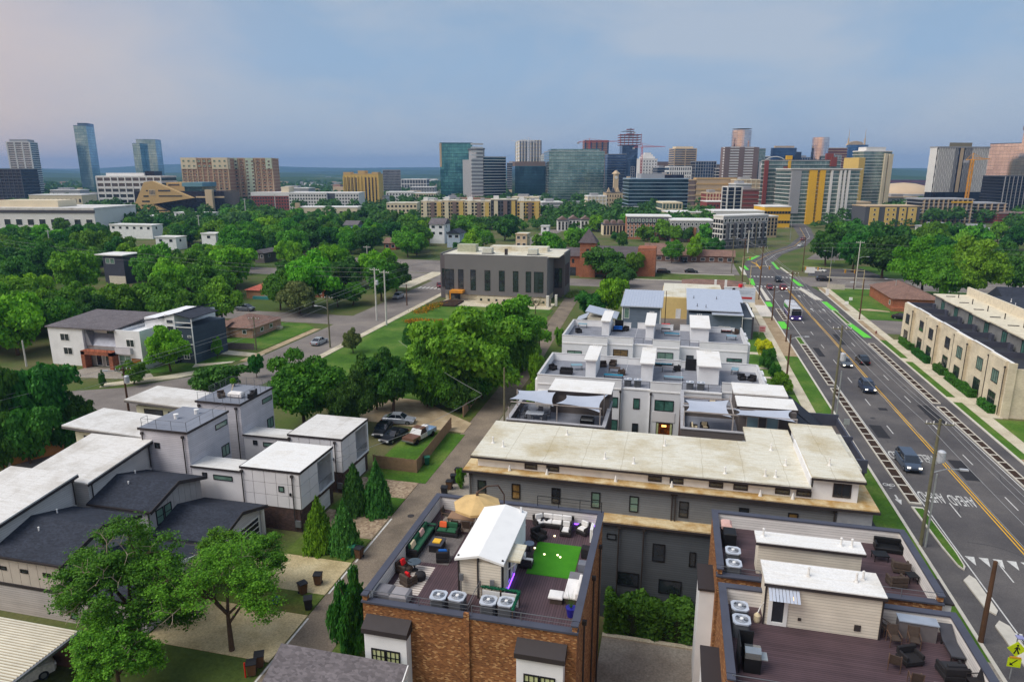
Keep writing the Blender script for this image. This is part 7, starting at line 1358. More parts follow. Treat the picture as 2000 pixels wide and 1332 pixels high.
def vehicle(name,label,kind,colour,x,y,rz=0,lit=False,cat='car',group=None):
 Ln,Wd,Ht,body,gh=CARS[kind]; t=thing(name,label,cat,(x,y,.03),group,rz); local(t); t.rotation_euler=(0,0,rz)
 sec=[[(-w,yy-Ln/2,z0),(-w*1.0,yy-Ln/2,(z0+z1)*.52),(-w*.97,yy-Ln/2,z1-.10),(-w*.84,yy-Ln/2,z1),(w*.84,yy-Ln/2,z1),(w*.97,yy-Ln/2,z1-.10),(w,yy-Ln/2,(z0+z1)*.52),(w,yy-Ln/2,z0)]for yy,w,z0,z1 in body]
 bo=loft(MB(),sec).build('body',colour,t,smooth=False)
 g=[[(-w,yy-Ln/2,z-.06),(-w*.98,yy-Ln/2,z),(w*.98,yy-Ln/2,z),(w,yy-Ln/2,z-.06)]for yy,w,z in gh]
 q=MB(); c=len(q.v); pts=[]
 (y0,w0,z0),(y1,w1,z1),(y2,w2,z2),(y3,w3,z3)=gh; h2=Ln/2
 loft(q,[[(-w0,y0-h2,z0-.1),(-w0,y0-h2,z0),(w0,y0-h2,z0),(w0,y0-h2,z0-.1)],[(-w0*.99,y1-h2,z0-.1),(-w1,y1-h2,z1),(w1,y1-h2,z1),(w0*.99,y1-h2,z0-.1)],[(-w3*.99,y2-h2,z3-.1),(-w2,y2-h2,z2),(w2,y2-h2,z2),(w3*.99,y2-h2,z3-.1)],[(-w3,y3-h2,z3-.1),(-w3,y3-h2,z3),(w3,y3-h2,z3),(w3,y3-h2,z3-.1)]])
 q.build('windows',glass_c,t)
 loft(MB(),[[(-w1*1.02,y1-h2-.05,z1-.05),(-w1*.96,y1-h2-.02,z1+.03),(w1*.96,y1-h2-.02,z1+.03),(w1*1.02,y1-h2-.05,z1-.05)],[(-w2*1.02,y2-h2+.08,z2-.05),(-w2*.96,y2-h2+.04,z2+.03),(w2*.96,y2-h2+.04,z2+.03),(w2*1.02,y2-h2+.08,z2-.05)]]).build('roof',colour,t)
 p=MB()
 for s_ in(-1,1):
  p.tube((s_*w0,y0-h2,z0),(s_*w1,y1-h2,z1),.045,n=4); p.tube((s_*w3,y3-h2,z3),(s_*w2,y2-h2,z2),.05,n=4); ym=(y1+y2)/2-h2; p.tube((s_*(w0+.01),ym,z0),(s_*(w1+.01),ym,z1),.04,n=4)
 p.build('pillars',colour,t)
 for sx in(-1,1):
  for yy in(.85,Ln-.85):
   w_=MB().tube((sx*(Wd/2-.2),yy-h2,.33),(sx*(Wd/2-.01),yy-h2,.33),.33,n=14).build('wheel',tyre_m,t); MB().tube((sx*(Wd/2-.02),yy-h2,.33),(sx*(Wd/2+.005),yy-h2,.33),.2,n=10).build('rim',rim_m,w_)
  f=body[1]; MB().box(sx*.62-.17,sx*.62+.17,-h2-.02,-h2+.14,f[3]-.24,f[3]-.08).build('headlamp',lamp_w if lit else lamp_off,t); MB().box(sx*.66-.13,sx*.66+.13,h2-.12,h2+.015,body[-1][3]-.28,body[-1][3]-.08).build('tail_lamp',lamp_r,t)
  MB().box(sx*(w0+.08)-.09,sx*(w0+.08)+.09,y0-h2+.3,y0-h2+.42,z0-.02,z0+.12).build('mirror',colour,t)
 MB().box(-.5,.5,-h2-.012,-h2+.1,body[1][2]+.08,body[1][2]+.24).build('grille',blackm,t); return t
bluegrey,darkblue,grey_c,black_c,silver,red_c,white_c=paint('blue_grey',74,86,104),paint('dark_blue',48,58,80),paint('grey',96,102,108),paint('black',26,27,32),paint('silver',168,172,178),paint('red',128,36,40),paint('white',226,226,224)
G1='cars driving on the avenue'
vehicle('people_carrier','blue grey people carrier with lit headlamps over the word yield, nearest car','van',bluegrey,29.0,86.8,0,True,group=G1); vehicle('suv','dark blue sports utility car with lit headlamps, second car on the avenue','suv',darkblue,31.8,118.2,0,True,group=G1); vehicle('saloon_car','grey saloon coming towards the viewer beside a departing dark car','saloon',grey_c,31.7,133.6,0,True,group=G1); vehicle('saloon_car','black saloon driving away beside the grey oncoming saloon','saloon',black_c,35.3,136.2,PI,False,group=G1)
vehicle('suv','dark car between the two block crosswalks of the junction','suv',black_c,33.0,235.6,0,group=G1); vehicle('saloon_car','red saloon just past the nearer crosswalk on the left lanes','saloon',red_c,28.4,219.4,0,group=G1); vehicle('saloon_car','dark red car just past the nearer crosswalk at the yellow line','suv',red_c,32.2,218.8,0,True,group=G1); vehicle('suv','black car turning out of the crossing street right of the junction','suv',black_c,47.5,240,PI/2); vehicle('saloon_car','dark car parked at the corner of the cream terrace','saloon',black_c,54.4,180.5,1.2)
vehicle('saloon_car','silver saloon driving along the left street','saloon',silver,-71.2,125.6,PI); vehicle('suv','grey car parked on the left street by the tall pale poles','suv',silver,-75.6,178.6,0); vehicle('people_carrier','grey people carrier parked on the side street by the bungalow','van',grey_c,-107.2,153.0,PI/2); vehicle('saloon_car','dark red car at the left end of the grey office by the crosswalk','saloon',red_c,-70.6,199.6,.4)
p=P(779,826); vehicle('saloon_car','silver saloon parked under the tree on the gravel drive','saloon',silver,p.x,p.y,PI/2+.12); p=P(770,858); vehicle('saloon_car','black old saloon parked on the grass beside the pickup','saloon',black_c,p.x,p.y,-.25); p=P(748,845); vehicle('saloon_car','dark car half hidden beside the panelled house','saloon',black_c,p.x,p.y,.1)
p=P(72,1330); vehicle('saloon_car','white car under the corrugated carport','suv',white_c,p.x-1.2,p.y-.6,2.6); p=P(1192,556); vehicle('saloon_car','black car by the brick church','saloon',black_c,p.x,p.y,PI/2)
for k,(u,v,c,r)in enumerate(((1563,482,white_c,-.5),(1568,470,red_c,-.4),(1350,533,black_c,1.6),(1296,534,black_c,1.6),(1375,511,grey_c,.3),(1335,512,black_c,.3),(1600,531,white_c,1.0))):
 p=P(u,v); vehicle('saloon_car',('white car on the avenue bend','red car farthest up the avenue bend','black car parked by the hedge of the asphalt lot, right one','black car parked by the hedge of the asphalt lot, left one','grey car at the far side of the asphalt lot','black car at the far side of the asphalt lot','white car parked in the dark lot right of the junction')[k],'suv' if k%2 else 'saloon',c,p.x,p.y,r)
 # pickup
p=P(820,858); pk=thing('pickup_truck','old pale blue pickup with rusty bonnet on the grass','pickup',(p.x,p.y,.06),rz=-.28); local(pk); pb=paint('pale_blue',150,176,202)
MB().box(-.92,.92,-2.6,-1.0,.45,1.0).build('bonnet',paint('rust',128,92,78),pk); MB().box(-.93,.93,-1.0,.5,.45,1.05).build('cab',white_c,pk); loft(MB(),[[(-.88,-1.0,1.05),(.88,-1.0,1.05),(.88,.5,1.05),(-.88,.5,1.05)],[(-.74,-.5,1.68),(.74,-.5,1.68),(.74,.4,1.68),(-.74,.4,1.68)]]).build('windows',glass_c,pk); MB().box(-.78,.78,-.55,.45,1.68,1.75).build('roof',paint('rust',128,92,78),pk); MB().box(-.94,-.86,.5,2.6,.5,1.1).box(.86,.94,.5,2.6,.5,1.1).box(-.86,.86,2.52,2.6,.5,1.1).box(-.86,.86,.5,2.52,.5,.6).build('bed',pb,pk); MB().box(-.95,.95,-2.7,-2.6,.45,.62).build('bumper',rim_m,pk); MB().box(-.5,.3,.8,1.6,.6,1.5).build('load',trim_w,pk)
for sx in(-1,1):
 for yy in(-1.8,1.7):MB().tube((sx*.7,yy,.38),(sx*.95,yy,.38),.38,n=12).build('wheel',tyre_m,pk)
 # white lorry at the lot
p=P(1258,511); lt=thing('box_lorry','small white lorry parked between the church and the lot','lorry',(p.x,p.y,0)); MB().box(p.x-1.2,p.x+1.2,p.y,p.y+4,.6,3.4).build('cargo_box',white_c,lt); MB().box(p.x-1.1,p.x+1.1,p.y-1.6,p.y-.05,.5,2.4).build('cab',white_c,lt); MB().box(p.x-1.0,p.x+1.0,p.y-1.65,p.y-1.6,1.4,2.2).build('windscreen',glass_c,lt)
# bus
bs=thing('city_bus','white city bus with purple front driving towards the viewer','bus',(28.95,178.4,.03)); local(bs); bw=paint('bus_white',224,224,228); bp=paint('bus_purple',84,66,146)
loft(MB(),[[(-1.24,y,.35),(-1.27,y,1.2),(-1.25,y,2.7),(-1.05,y,3.0),(1.05,y,3.0),(1.25,y,2.7),(1.27,y,1.2),(1.24,y,.35)]for y in(-5.9,0,5.9)]).build('body',bw,bs); MB().box(-1.25,1.25,-6.02,-5.9,.3,1.25).build('purple_front',bp,bs); MB().box(-1.12,1.12,-6.0,-5.9,1.3,2.45).build('windscreen',glass_c,bs); MB().box(-1.0,1.0,-6.0,-5.9,2.55,2.85).build('destination_sign',blackm,bs)
for sx in(-1,1):
 for k in range(6):MB().box(sx*1.27-.02,sx*1.27+.02,-4.6+k*1.7,-3.1+k*1.7,1.45,2.4).build('side_window',glass_c,bs)
 MB().box(sx*1.28-.02,sx*1.28+.02,-5.8,5.8,.5,1.0).build('purple_stripe',bp,bs); MB().box(sx*.85-.18,sx*.85+.18,-6.06,-6.02,.55,.75).build('headlamp',lamp_w,bs)
 for y in(-3.6,3.2):MB().tube((sx*1.0,y,.48),(sx*1.3,y,.48),.48,n=14).build('wheel',tyre_m,bs)
for y in(-2.5,3.0):MB().box(-.8,.8,y-1.0,y+1.0,3.0,3.25).build('roof_unit',plain('bus_unit',L(190,190,194),.6),bs)
# ================================================================== poles, lamps, signals, wires
wood_g=plain('pole_wood_green',L(112,108,84),.9,var=.25,scale=2); wood_b=plain('pole_wood_brown',L(92,66,48),.9,var=.25,scale=2); steel=plain('pole_steel',L(176,180,180),.4,.5); concp=plain('pole_pale',L(196,194,186),.7); can=plain('transformer',L(196,198,202),.5,.2)
def pole(label,x,y,h,m,arms=1,trans=0,lamp=0,armdir=(1,0),r=.17,name='utility_pole'):
 t=thing(name,label,'utility pole' if arms or trans else 'lamp post',(x,y,0)); MB().tube((x,y,0),(x,y,h),r,r*.7,9).build('post',m,t)
 for k in range(arms):
  z=h-.5-k*1.2; ax,ay=armdir; MB().tube((x-ax*1.2,y-ay*1.2,z),(x+ax*1.2,y+ay*1.2,z),.07,n=5).build('crossarm',m,t); b=MB()
  for q in(-1.1,-.5,.5,1.1):b.tube((x+ax*q,y+ay*q,z),(x+ax*q,y+ay*q,z+.28),.05,n=5)
  b.build('insulators',trim_w,t)
 for k in range(trans):MB().lathe(x+.5,y-.1+k*.5,[(.34,h*.68),(.36,h*.68+.1),(.36,h*.68+1.0),(.2,h*.68+1.12),(0,h*.68+1.15)],12).build('transformer',can,t)
 if lamp:s_=MB().tube((x,y,lamp),(x+armdir[0]*1.2,y+armdir[1]*1.2,lamp+.5),.05,n=5).tube((x+armdir[0]*1.2,y+armdir[1]*1.2,lamp+.5),(x+armdir[0]*2.4,y+armdir[1]*2.4,lamp+.55),.05,n=5).build('lamp_arm',steel,t); MB().obox(x+armdir[0]*2.6,y+armdir[1]*2.6,lamp+.47,lamp+.62,.7,.28,math.atan2(armdir[1],armdir[0])).build('lamp_head',can,t)
 return t
pole('brown wooden pole stub rising beside the right terrace at the avenue edge',24.3,52.4,7.0,wood_b,0,0,0,name='wooden_pole',r=.2); pole('tall green stained utility pole with white transformer at the cycle arrow',24.5,66.9,12.9,wood_g,1,1,7.6); pole('slim steel post beside the tall green stained pole',24.85,66.7,7.6,steel,0,0,0,name='steel_post',r=.1)
pole('tall utility pole with transformer on the verge beside the white townhouses',22.1,96.7,15.1,wood_g,1,1,0); pole('slim steel lamp post beside the verge utility pole',22.5,96.0,9,steel,0,0,0,name='steel_post',r=.11); pole('dark brown utility pole in front of the bus',23.6,149.6,15,wood_b,1,0,0); pole('dark pole beside the boarding pad behind the bus',23.4,171.6,8.5,wood_b,0,0,6.8); pole('utility pole beside the billboard',23.3,199.7,15,wood_b,1,0,0); pole('short lamp pole on the left pavement opposite the shrub row',20.0,122.4,7.8,wood_b,0,0,7.0,(1,0)); pole('brown lamp pole on the right pavement by the orange brick house',44.1,177.4,10,wood_b,0,0,8.6,(-1,0)); pole('tall pale pole beside the crossing street on the right',54.6,229,14.3,concp,1,0,9); pole('short brown pole left of the tall pale crossing street pole',53.2,224.6,6.5,wood_b,0,0,0,name='wooden_pole'); pole('utility pole at the left corner of the far junction',21.5,232,14,wood_b,1,0,0); pole('utility pole left of the junction beside the asphalt lot',19.5,252,13,wood_g,1,0,0); pole('slim utility pole on the right of the junction',44.5,262,12,wood_b,1,0,0); pole('utility pole on the left kerb of the avenue bend',33.5,316,14,wood_g,1,0,0)
for k,(u,v,vt)in enumerate(((1214+0,0,0),)*0):pass
def ppx(label,u0,v0,v1,m,**k):
 p=P(u0,v0); dxy=math.hypot(p.x,p.y); r=ray(u0,v1); h=CAMH+r[2]*dxy/math.hypot(r[0],r[1]); return pole(label,p.x,p.y,h,m,**k)
ppx('tall pale power pole by the left street, right one of the pair',755,636,528,concp,r=.22); ppx('tall pale power pole by the left street, left one of the pair',736,626,523,concp,r=.22,trans=1); ppx('wooden lamp pole on the left street beside the silver saloon',645,679,577,wood_g,lamp=8,armdir=(-1,0)); ppx('slim pole in front of the brown roofed bungalow',501,684,618,wood_g,r=.14); ppx('short brown pole by the kerb near the grey office',795,597,555,wood_b,arms=0); ppx('brown lamp pole at the street bend behind the white wing roofs',253,812,714,wood_b,lamp=6.5,armdir=(-.8,-.4),trans=1); ppx('pale pole rising from the far left woods',104,520,449,concp,r=.25); ppx('pale pole in front of the left edge woods',52,716,664,concp,arms=0); ppx('steel pole cluster at the left edge by the orange fence',20,918,856,steel,arms=0,r=.2); ppx('pale green pole beside the alley fence',985,824,718,wood_g,arms=0,r=.15); ppx('slim utility pole standing in the trees left of the asphalt lot',720,555,480,concp); ppx('slim pole behind the ziggurat treetops',392,470,420,concp,r=.3); ppx('pole left of the brick warehouse',482,440,388,concp,r=.35); ppx('pole between the white apartments and trees',540,430,380,concp,r=.35); ppx('slim wooden pole behind the slate blue building',1298,640,568,wood_b,arms=0,r=.1); ppx('pole in front of the brick church',1137,534,474,concp,arms=0,r=.16); ppx('pole in front of the dark church tree',1196,532,486,concp,arms=0,r=.14); ppx('pole at the far side of the asphalt lot',1268,506,470,wood_g,arms=0,r=.16); ppx('white twin pole by the corner apartments',1460,494,450,concp,r=.3)
for k,(u,v,vt)in enumerate(((1622,525,482),(1630,512,466),(1745,592,545),(1965,562,535),(1543,470,420))):ppx(('pale street lamp right of the junction by the dark lot','pale street lamp behind the junction lot','thin street lamp on the right lawn','pale street lamp beside the twin giant trees','green street lamp on the avenue bend')[k],u,v,vt,steel,arms=0,lamp=6,armdir=(-1,0),r=.12,name='street_lamp')
# signals
sig_y=plain('signal_yellow',L(222,160,40),.5)
def signal(label,x,y,dx,n,h=6):
 t=thing('traffic_signal',label,'traffic signal',(x,y,0)); MB().tube((x,y,0),(x,y,h+.4),.13,.1,8).tube((x,y,h),(x+dx,y,h+.4),.09,.06,6).build('mast',plain('signal_mast',L(190,176,140),.5),t)
 for k in range(n):
  xx=x+dx*(.45+.45*k/max(1,n-1)); hd=MB().box(xx-.18,xx+.18,y-.2,y+.1,h-.75,h+.25).build('signal_head',sig_y,t)
  for q in range(3):MB().tube((xx,y-.21,h-.6+q*.33),(xx,y-.2,h-.6+q*.33),.11,n=8).build('lens',blackm,hd)
signal('signal mast reaching left over the junction from the right corner',46.5,226.5,-8,2); signal('signal mast on the right of the crossing street',56,226,-6,2,5.5); signal('signal mast at the near left corner of the junction',23.2,225,6,2); signal('signal mast at the far left corner of the junction',22.8,249,5,1)
wire_m=plain('wire',L(150,150,150),.5)
def wires(label,pts,offs,r=.022,sag=.012):
 b=MB()
 for dx,dz in offs:
  for(x0,y0,z0),(x1,y1,z1)in zip(pts,pts[1:]):
   l=math.hypot(x1-x0,y1-y0); q=[]
   for k in range(11):f=k/10; q.append((x0+(x1-x0)*f+dx,y0+(y1-y0)*f,z0+(z1-z0)*f+dz-sag*l*4*f*(1-f)))
   b.path(q,r,4)
 b.build('overhead_wires',wire_m,None,label=label,cat='wires')
wires('overhead wires strung along the left side of the avenue',[(26,20,12),(24.5,66.9,12.3),(22.1,96.7,14.4),(23.6,149.6,14.4),(23.3,199.7,14.4),(21.5,232,13.4),(19.5,252,12.4)],((-1,0),(.1,.3),(1,0),(.2,-2.6)))
wires('overhead wires crossing the lower left roofs and street',[(-84,52,8.0),(-77.4,81,7.4),(-67.6,123.9,10.2),(-65.0,145.6,12),(-66,240,12)],((-.9,0),(.9,0),(0,-1.6))); wires('overhead wire from the alley pole across the yard fence',[(-23.6,82,6.6),(-29.2,70,5.4),(-36,58,5.5)],((0,0),)); wires('overhead wire from the alley pole into the large lawn tree',[(-23.6,82,6.8),(-46,108,6.4)],((0,0),)); wires('overhead wires crossing the left woods',[(-235,190,12.5),(-150,170,10.5),(-69.6,151,11.5)],((0,0),(0,-1.2),(0,1))); wires('overhead wires over the crossing street',[(-60,214,11),(21.5,232,13.4),(54.6,229,13.6),(140,236,13)],((0,0),(0,-1.3)))
# ================================================================== signs
sy=plain('sign_lime',L(206,226,24),.4); sk=plain('sign_black',L(24,24,26),.5)
sp=thing('pedestrian_sign','lime yellow diamond sign with walking figure at the lower right corner','sign',(24.7,48.6,0)); X,Y,Z=24.75,48.5,3.7
def onz(u,v,y):r=ray(u,v); f=y/r[1]; return r[0]*f,CAMH+r[2]*f
X,Z=onz(1986,1267,Y); MB().tube((X-.05,Y+.06,0),(X-.05,Y+.06,Z+.9),.04,n=6).build('post',steel,sp); MB().prof([(X-.6,Z),(X,Z-.6),(X+.6,Z),(X,Z+.6)],'y',Y-.02,Y+.02).build('diamond',sy,sp)
f=MB(); f.tube((X+.02,Y-.03,Z+.30),(X+.02,Y-.025,Z+.30),.075,n=10)
for a in([(-.02,.2),(.10,.18),(.06,-.06),(-.08,-.06)],[(-.08,-.06),(.0,-.06),(-.10,-.38),(-.20,-.36)],[(-.0,-.06),(.08,-.06),(.20,-.34),(.11,-.38)],[(.08,.18),(.14,.14),(.22,-.02),(.15,-.04)],[(-.04,.19),(-.18,.02),(-.13,-.01),(.02,.13)]):f.quad(*[(X+x,Y-.03,Z+z)for x,z in a])
f.build('walking_figure',sk,sp); MB().box(X-.42,X+.42,Y-.02,Y+.02,Z-1.45,Z-.75).build('arrow_plate',sy,sp); f=MB(); f.quad((X+.1,Y-.03,Z-.85),(X+.2,Y-.03,Z-.85),(X-.12,Y-.03,Z-1.2),(X-.22,Y-.03,Z-1.2)).quad((X-.28,Y-.03,Z-1.32),(X-.02,Y-.03,Z-1.32),(X-.28,Y-.03,Z-1.08)).build('arrow',sk,sp); MB().box(X-.36,X+.36,Y-.06,Y-.02,Z-.72,Z-.6).build('beacon_bar',sig_y,sp); MB().box(X-.16,X+.30,Y-.2,Y+.25,Z+.9,Z+.96).build('solar_panel',plain('solar',L(150,150,190),.3),sp)
sg2=thing('estate_sign','red and white board on the lawn beside the avenue','sign',(19.4,155.4,0)); MB().box(18.7,20.1,155.3,155.36,.7,2.1).build('board',plain('board_pink',L(220,170,170),.6),sg2); MB().box(18.9,19.9,155.27,155.3,1.5,1.7).build('red_line',plain('poster_red2',L(196,60,60),.6),sg2); MB().box(18.9,19.9,155.27,155.3,1.0,1.15).build('red_line',MATS['poster_red2'],sg2); MB().tube((18.8,155.4,0),(18.8,155.4,2.1),.05).tube((20.0,155.4,0),(20.0,155.4,2.1),.05).build('legs',trim_w,sg2)
for k,(u,v,w,h,c)in enumerate(((1653,598,.9,.8,trim_w),(1661,590,.9,.8,trim_w),(1615,580,.9,1.8,trim_w),(1581,536,3.2,2.0,trim_w),(1632,566,5.0,1.2,plain('sign_masonry',L(196,186,176),.8)),(1818,935,.8,.8,steel),(1650,855,.7,.8,steel))):
 p=P(u,v); t=thing('lawn_sign' if k<5 else 'road_sign',('small pale yard sign on the right lawn, lower one','small pale yard sign on the right lawn, upper one','upright white sign at the lawn corner by the junction','white hoarding in the dark lot right of the junction','low masonry name wall on the lawn beside the crossing street','back of a grey road sign beside the teardrop island','back of a grey road sign beside the long planter')[k],'sign',(p.x,p.y,0)); b0=.5 if k<5 else 1.9; MB().box(p.x-w/2,p.x+w/2,p.y-.04,p.y+.04,b0 if k!=4 else 0,b0+h).build('board',c,t); MB().tube((p.x,p.y+.08,0),(p.x,p.y+.08,b0+h),.04,n=5).build('post',steel,t)
hy=thing('fire_hydrant','dark red hydrant on the right pavement by the green cycle patch','hydrant',(44.0,162,.14)); MB().lathe(44.0,162,[(.2,.14),(.2,.2),(.13,.22),(.13,.6),(.17,.64),(.1,.78),(0,.82)],10).build('body',paint('hydrant',120,48,36),hy); MB().tube((43.75,162,.5),(44.25,162,.5),.06).build('nozzle',paint('hydrant',120,48,36),hy)
# ================================================================== small roof plant
ac_side=stripes('ac_louvre',L(104,106,110),L(70,72,76),.05,2,.5,.6,.1,.05); ac_top=plain('ac_top',L(196,202,212),.45,.2); ac_dark=plain('ac_dark',L(52,58,66),.6)
def make_ac():
 t=thing('condenser_unit','x','air conditioner',(0,0,0)); local(t); w=.42
 MB().prism([(-w,-w+.1),(-w+.1,-w),(w-.1,-w),(w,-w+.1),(w,w-.1),(w-.1,w),(-w+.1,w),(-w,w-.1)],0,.8).build('casing',ac_side,t)
 MB().prism([(-w-.04,-w+.12),(-w+.12,-w-.04),(w-.12,-w-.04),(w+.04,-w+.12),(w+.04,w-.12),(w-.12,w+.04),(-w+.12,w+.04),(-w-.04,w-.12)],.8,.88).build('top_cover',ac_top,t)
 MB().lathe(0,0,[(.34,.885),(.34,.9),(.0,.9)],18).build('fan_well',ac_dark,t); b=MB()
 for r in(.12,.2,.27,.33):b.lathe(0,0,[(r-.012,.905),(r,.925),(r+.012,.905)],18)
 for k in range(6):a=k*PI/3; b.tube((0,0,.915),(.34*math.cos(a),.34*math.sin(a),.915),.01,n=4)
 b.build('fan_guard',ac_top,t); MB().lathe(0,0,[(.1,.91),(.09,.95),(0,.96)],12).build('hub',trim_w,t); return t
ac0=make_ac(); first=[True]
def ac(label,x,y,z,rz=0):
 o=ac0 if first[0]else dup(ac0); first[0]=False; o.location=(x,y,z); o.rotation_euler=(0,0,rz); o['label']=label; o['group']='roof top condenser units'
for a in(('left condenser unit at the front edge of the furnished terrace',-11.9,32.15,11.0,.05),('second condenser unit from the left on the furnished terrace',-10.85,32.3,11.0,-.06),('condenser unit left inside the green garland rail',-9.05,32.35,11.0,.04),('condenser unit right inside the green garland rail',-8.05,32.45,11.0,0),('nearer condenser unit on the bare purple terrace',4.5,33.85,11.0,0),('farther condenser unit on the bare purple terrace',4.5,35.05,11.0,.05),('farther condenser unit on the rear brick terrace',4.55,40.9,11.0,0),('nearer condenser unit on the rear brick terrace',4.5,39.4,11.0,.04),('left condenser unit on the step of the nearer white row',-4.9,82.9,9.02,0),('right condenser unit on the step of the nearer white row',-3.7,82.9,9.02,0),('left dark condenser unit before the wide stair house',2.6,83.4,9.02,0),('right dark condenser unit before the wide stair house',3.9,83.4,9.02,0),('condenser unit in the far slate balcony',16.9,76.4,7.0,0),('condenser unit in the near slate balcony',17.2,69.0,7.0,0)):ac(*a)
# ================================================================== furniture
wick=plain('wicker_dark',L(38,36,38),.85,var=.25,scale=9,local=True); wick_b=plain('wicker_brown',L(76,64,56),.85,var=.25,scale=9,local=True); cu_green=plain('cushion_green',L(44,92,66),.9,local=True); cu_white=plain('cushion_white',L(226,222,218),.9,local=True); cu_red=plain('cushion_red',L(214,30,34),.85,local=True); cu_blue=plain('cushion_blue',L(30,96,176),.85,local=True); cu_teal=plain('cushion_teal',L(36,124,152),.85,local=True); cu_cream=plain('cushion_cream',L(218,200,164),.9,local=True); cu_pink=plain('cushion_pink',L(210,170,160),.9,local=True); cu_orange=plain('cushion_orange',L(226,100,56),.9,local=True); cu_grey=plain('cover_grey',L(120,118,122),.9,local=True); tbl_glass=glass('table_glass',L(120,156,168),.08,0,.9,.1); frame_dk=plain('frame_dark',L(44,40,40),.6); bronze=plain('frame_bronze',L(96,74,60),.5)
def soft(b,x0,x1,y0,y1,z0,z1,r=.05):
 loft(b,[[(x0+r,y0+r,z0),(x1-r,y0+r,z0),(x1-r,y1-r,z0),(x0+r,y1-r,z0)],[(x0,y0,z0+r),(x1,y0,z0+r),(x1,y1,z0+r),(x0,y1,z0+r)],[(x0,y0,z1-r),(x1,y0,z1-r),(x1,y1,z1-r),(x0,y1,z1-r)],[(x0+r,y0+r,z1),(x1-r,y0+r,z1),(x1-r,y1-r,z1),(x0+r,y1-r,z1)]]); return b
def armchair(name,label,x,y,z,rz,base=wick,cu=None,back=None,w=.8,d=.8,n=1,cat='armchair',pillow=None):
 t=thing(name,label,cat,(x,y,z),rz=rz); local(t); W_=w*n
 soft(MB(),-W_/2,W_/2,-d/2,d/2,.05,.34).build('base',base,t); soft(MB(),-W_/2,W_/2,d/2-.16,d/2,.34,.78).build('backrest',base,t)
 for sx in(-1,1):soft(MB(),sx*(W_/2-.06)-.06,sx*(W_/2-.06)+.06,-d/2+.02,d/2-.17,.34,.60,.03).build('arm',base,t)
 for k in range(n):
  a=-W_/2+.13+k*(W_-.26)/n; e=a+(W_-.26)/n-.02
  if cu:soft(MB(),a,e,-d/2+.02,d/2-.18,.345,.50).build('seat_cushion',cu,t); soft(MB(),a,e,d/2-.32,d/2-.17,.51,.88).build('back_cushion',back or cu,t)
  if pillow and k%2==0:b=soft(MB(),a+.08,e-.08,-.05,.08,.0,.42,.05).build('throw_pillow',pillow if not isinstance(pillow,(list,tuple))else pillow[k//2%len(pillow)],t); b.location=(0,d/2-.42,.5); b.rotation_euler=(-.3,0,0)
 b=MB()
 for sx in(-1,1):
  for sy_ in(-1,1):b.box(sx*(W_/2-.06)-.03,sx*(W_/2-.06)+.03,sy_*(d/2-.06)-.03,sy_*(d/2-.06)+.03,0,.06)
 b.build('feet',frame_dk,t); return t
def patio_chair(label,x,y,z,rz,m=bronze,seat=None,name='patio_chair'):
 t=thing(name,label,'chair',(x,y,z),rz=rz); local(t); s_=seat or wick_b
 MB().box(-.25,.25,-.26,.24,.40,.45).build('seat',s_,t); MB().prof([(.22,.45),(.27,.45),(.38,.98),(.33,.98)],'x',-.24,.24).build('backrest',s_,t)
 for sx in(-1,1):
  MB().tube((sx*.27,-.24,0),(sx*.27,-.24,.62),.02,n=5).build('leg',m,t); MB().tube((sx*.27,.27,0),(sx*.26,.37,1.0),.02,n=5).build('leg',m,t); MB().tube((sx*.27,-.26,.62),(sx*.27,.33,.66),.028,n=5).build('arm',m,t)
 return t
def table(label,x,y,z,rz,w,d,h,top=tbl_glass,leg=frame_dk,name='patio_table',solid=False):
 t=thing(name,label,'table',(x,y,z),rz=rz); local(t); MB().box(-w/2,w/2,-d/2,d/2,h-.06,h).build('top',top,t)
 if solid:MB().box(-w/2+.05,w/2-.05,-d/2+.05,d/2-.05,0,h-.06).build('base',leg,t)
 else:
  for sx in(-1,1):
   for sy_ in(-1,1):MB().tube((sx*(w/2-.06),sy_*(d/2-.06),0),(sx*(w/2-.06),sy_*(d/2-.06),h-.06),.03,n=5).build('leg',leg,t)
 return t
def round_table(label,x,y,z,r,h,top=tbl_glass,name='round_table'):
 t=thing(name,label,'table',(x,y,z)); MB().lathe(x,y,[(r,z+h-.04),(r,z+h),(0,z+h)],18).build('top',top,t); MB().lathe(x,y,[(r*.6,z),(r*.5,z+.04),(.05,z+.08),(.05,z+h-.04)],12).build('pedestal',frame_dk,t)
def mat_(name,label,x0,x1,y0,y1,z,m,h=.012,cat='rug'):return MB().box(x0,x1,y0,y1,z,z+h).build(name,m,None,label=label,cat=cat)
Zd=11.0
def rugm(name,a,b_,s1=30):
 n=NT(name); v=n.pos(); f_=n.noise(v,s1,3,.8); n.col(n.ramp(f_,[(.42,a),(.5,b_),(.58,a)])); n.set(.95); return n.m
mat_('turf_mat','bright green artificial turf mat on the furnished terrace',-7.85,-4.95,36.7,40.5,Zd,groundm('turf',[L(58,128,26),L(70,142,32)],.8,30,.95,.4),.03,'turf mat'); mat_('patterned_rug','black and white speckled rug under the green sofa',-15.7,-12.8,36.4,40.2,Zd,rugm('rug_speckle',L(52,48,50),L(150,142,138))); mat_('striped_rug','pale striped rug under the red cushioned chairs',-15.3,-13.5,33.0,36.0,Zd,stripes('rug_stripe',L(206,196,186),L(150,134,124),.22,1,.95,.6,.1)); mat_('beige_rug','beige rug under the umbrella dining table',-15.0,-12.0,40.6,42.6,Zd,plain('rug_beige',L(176,160,146),.95))
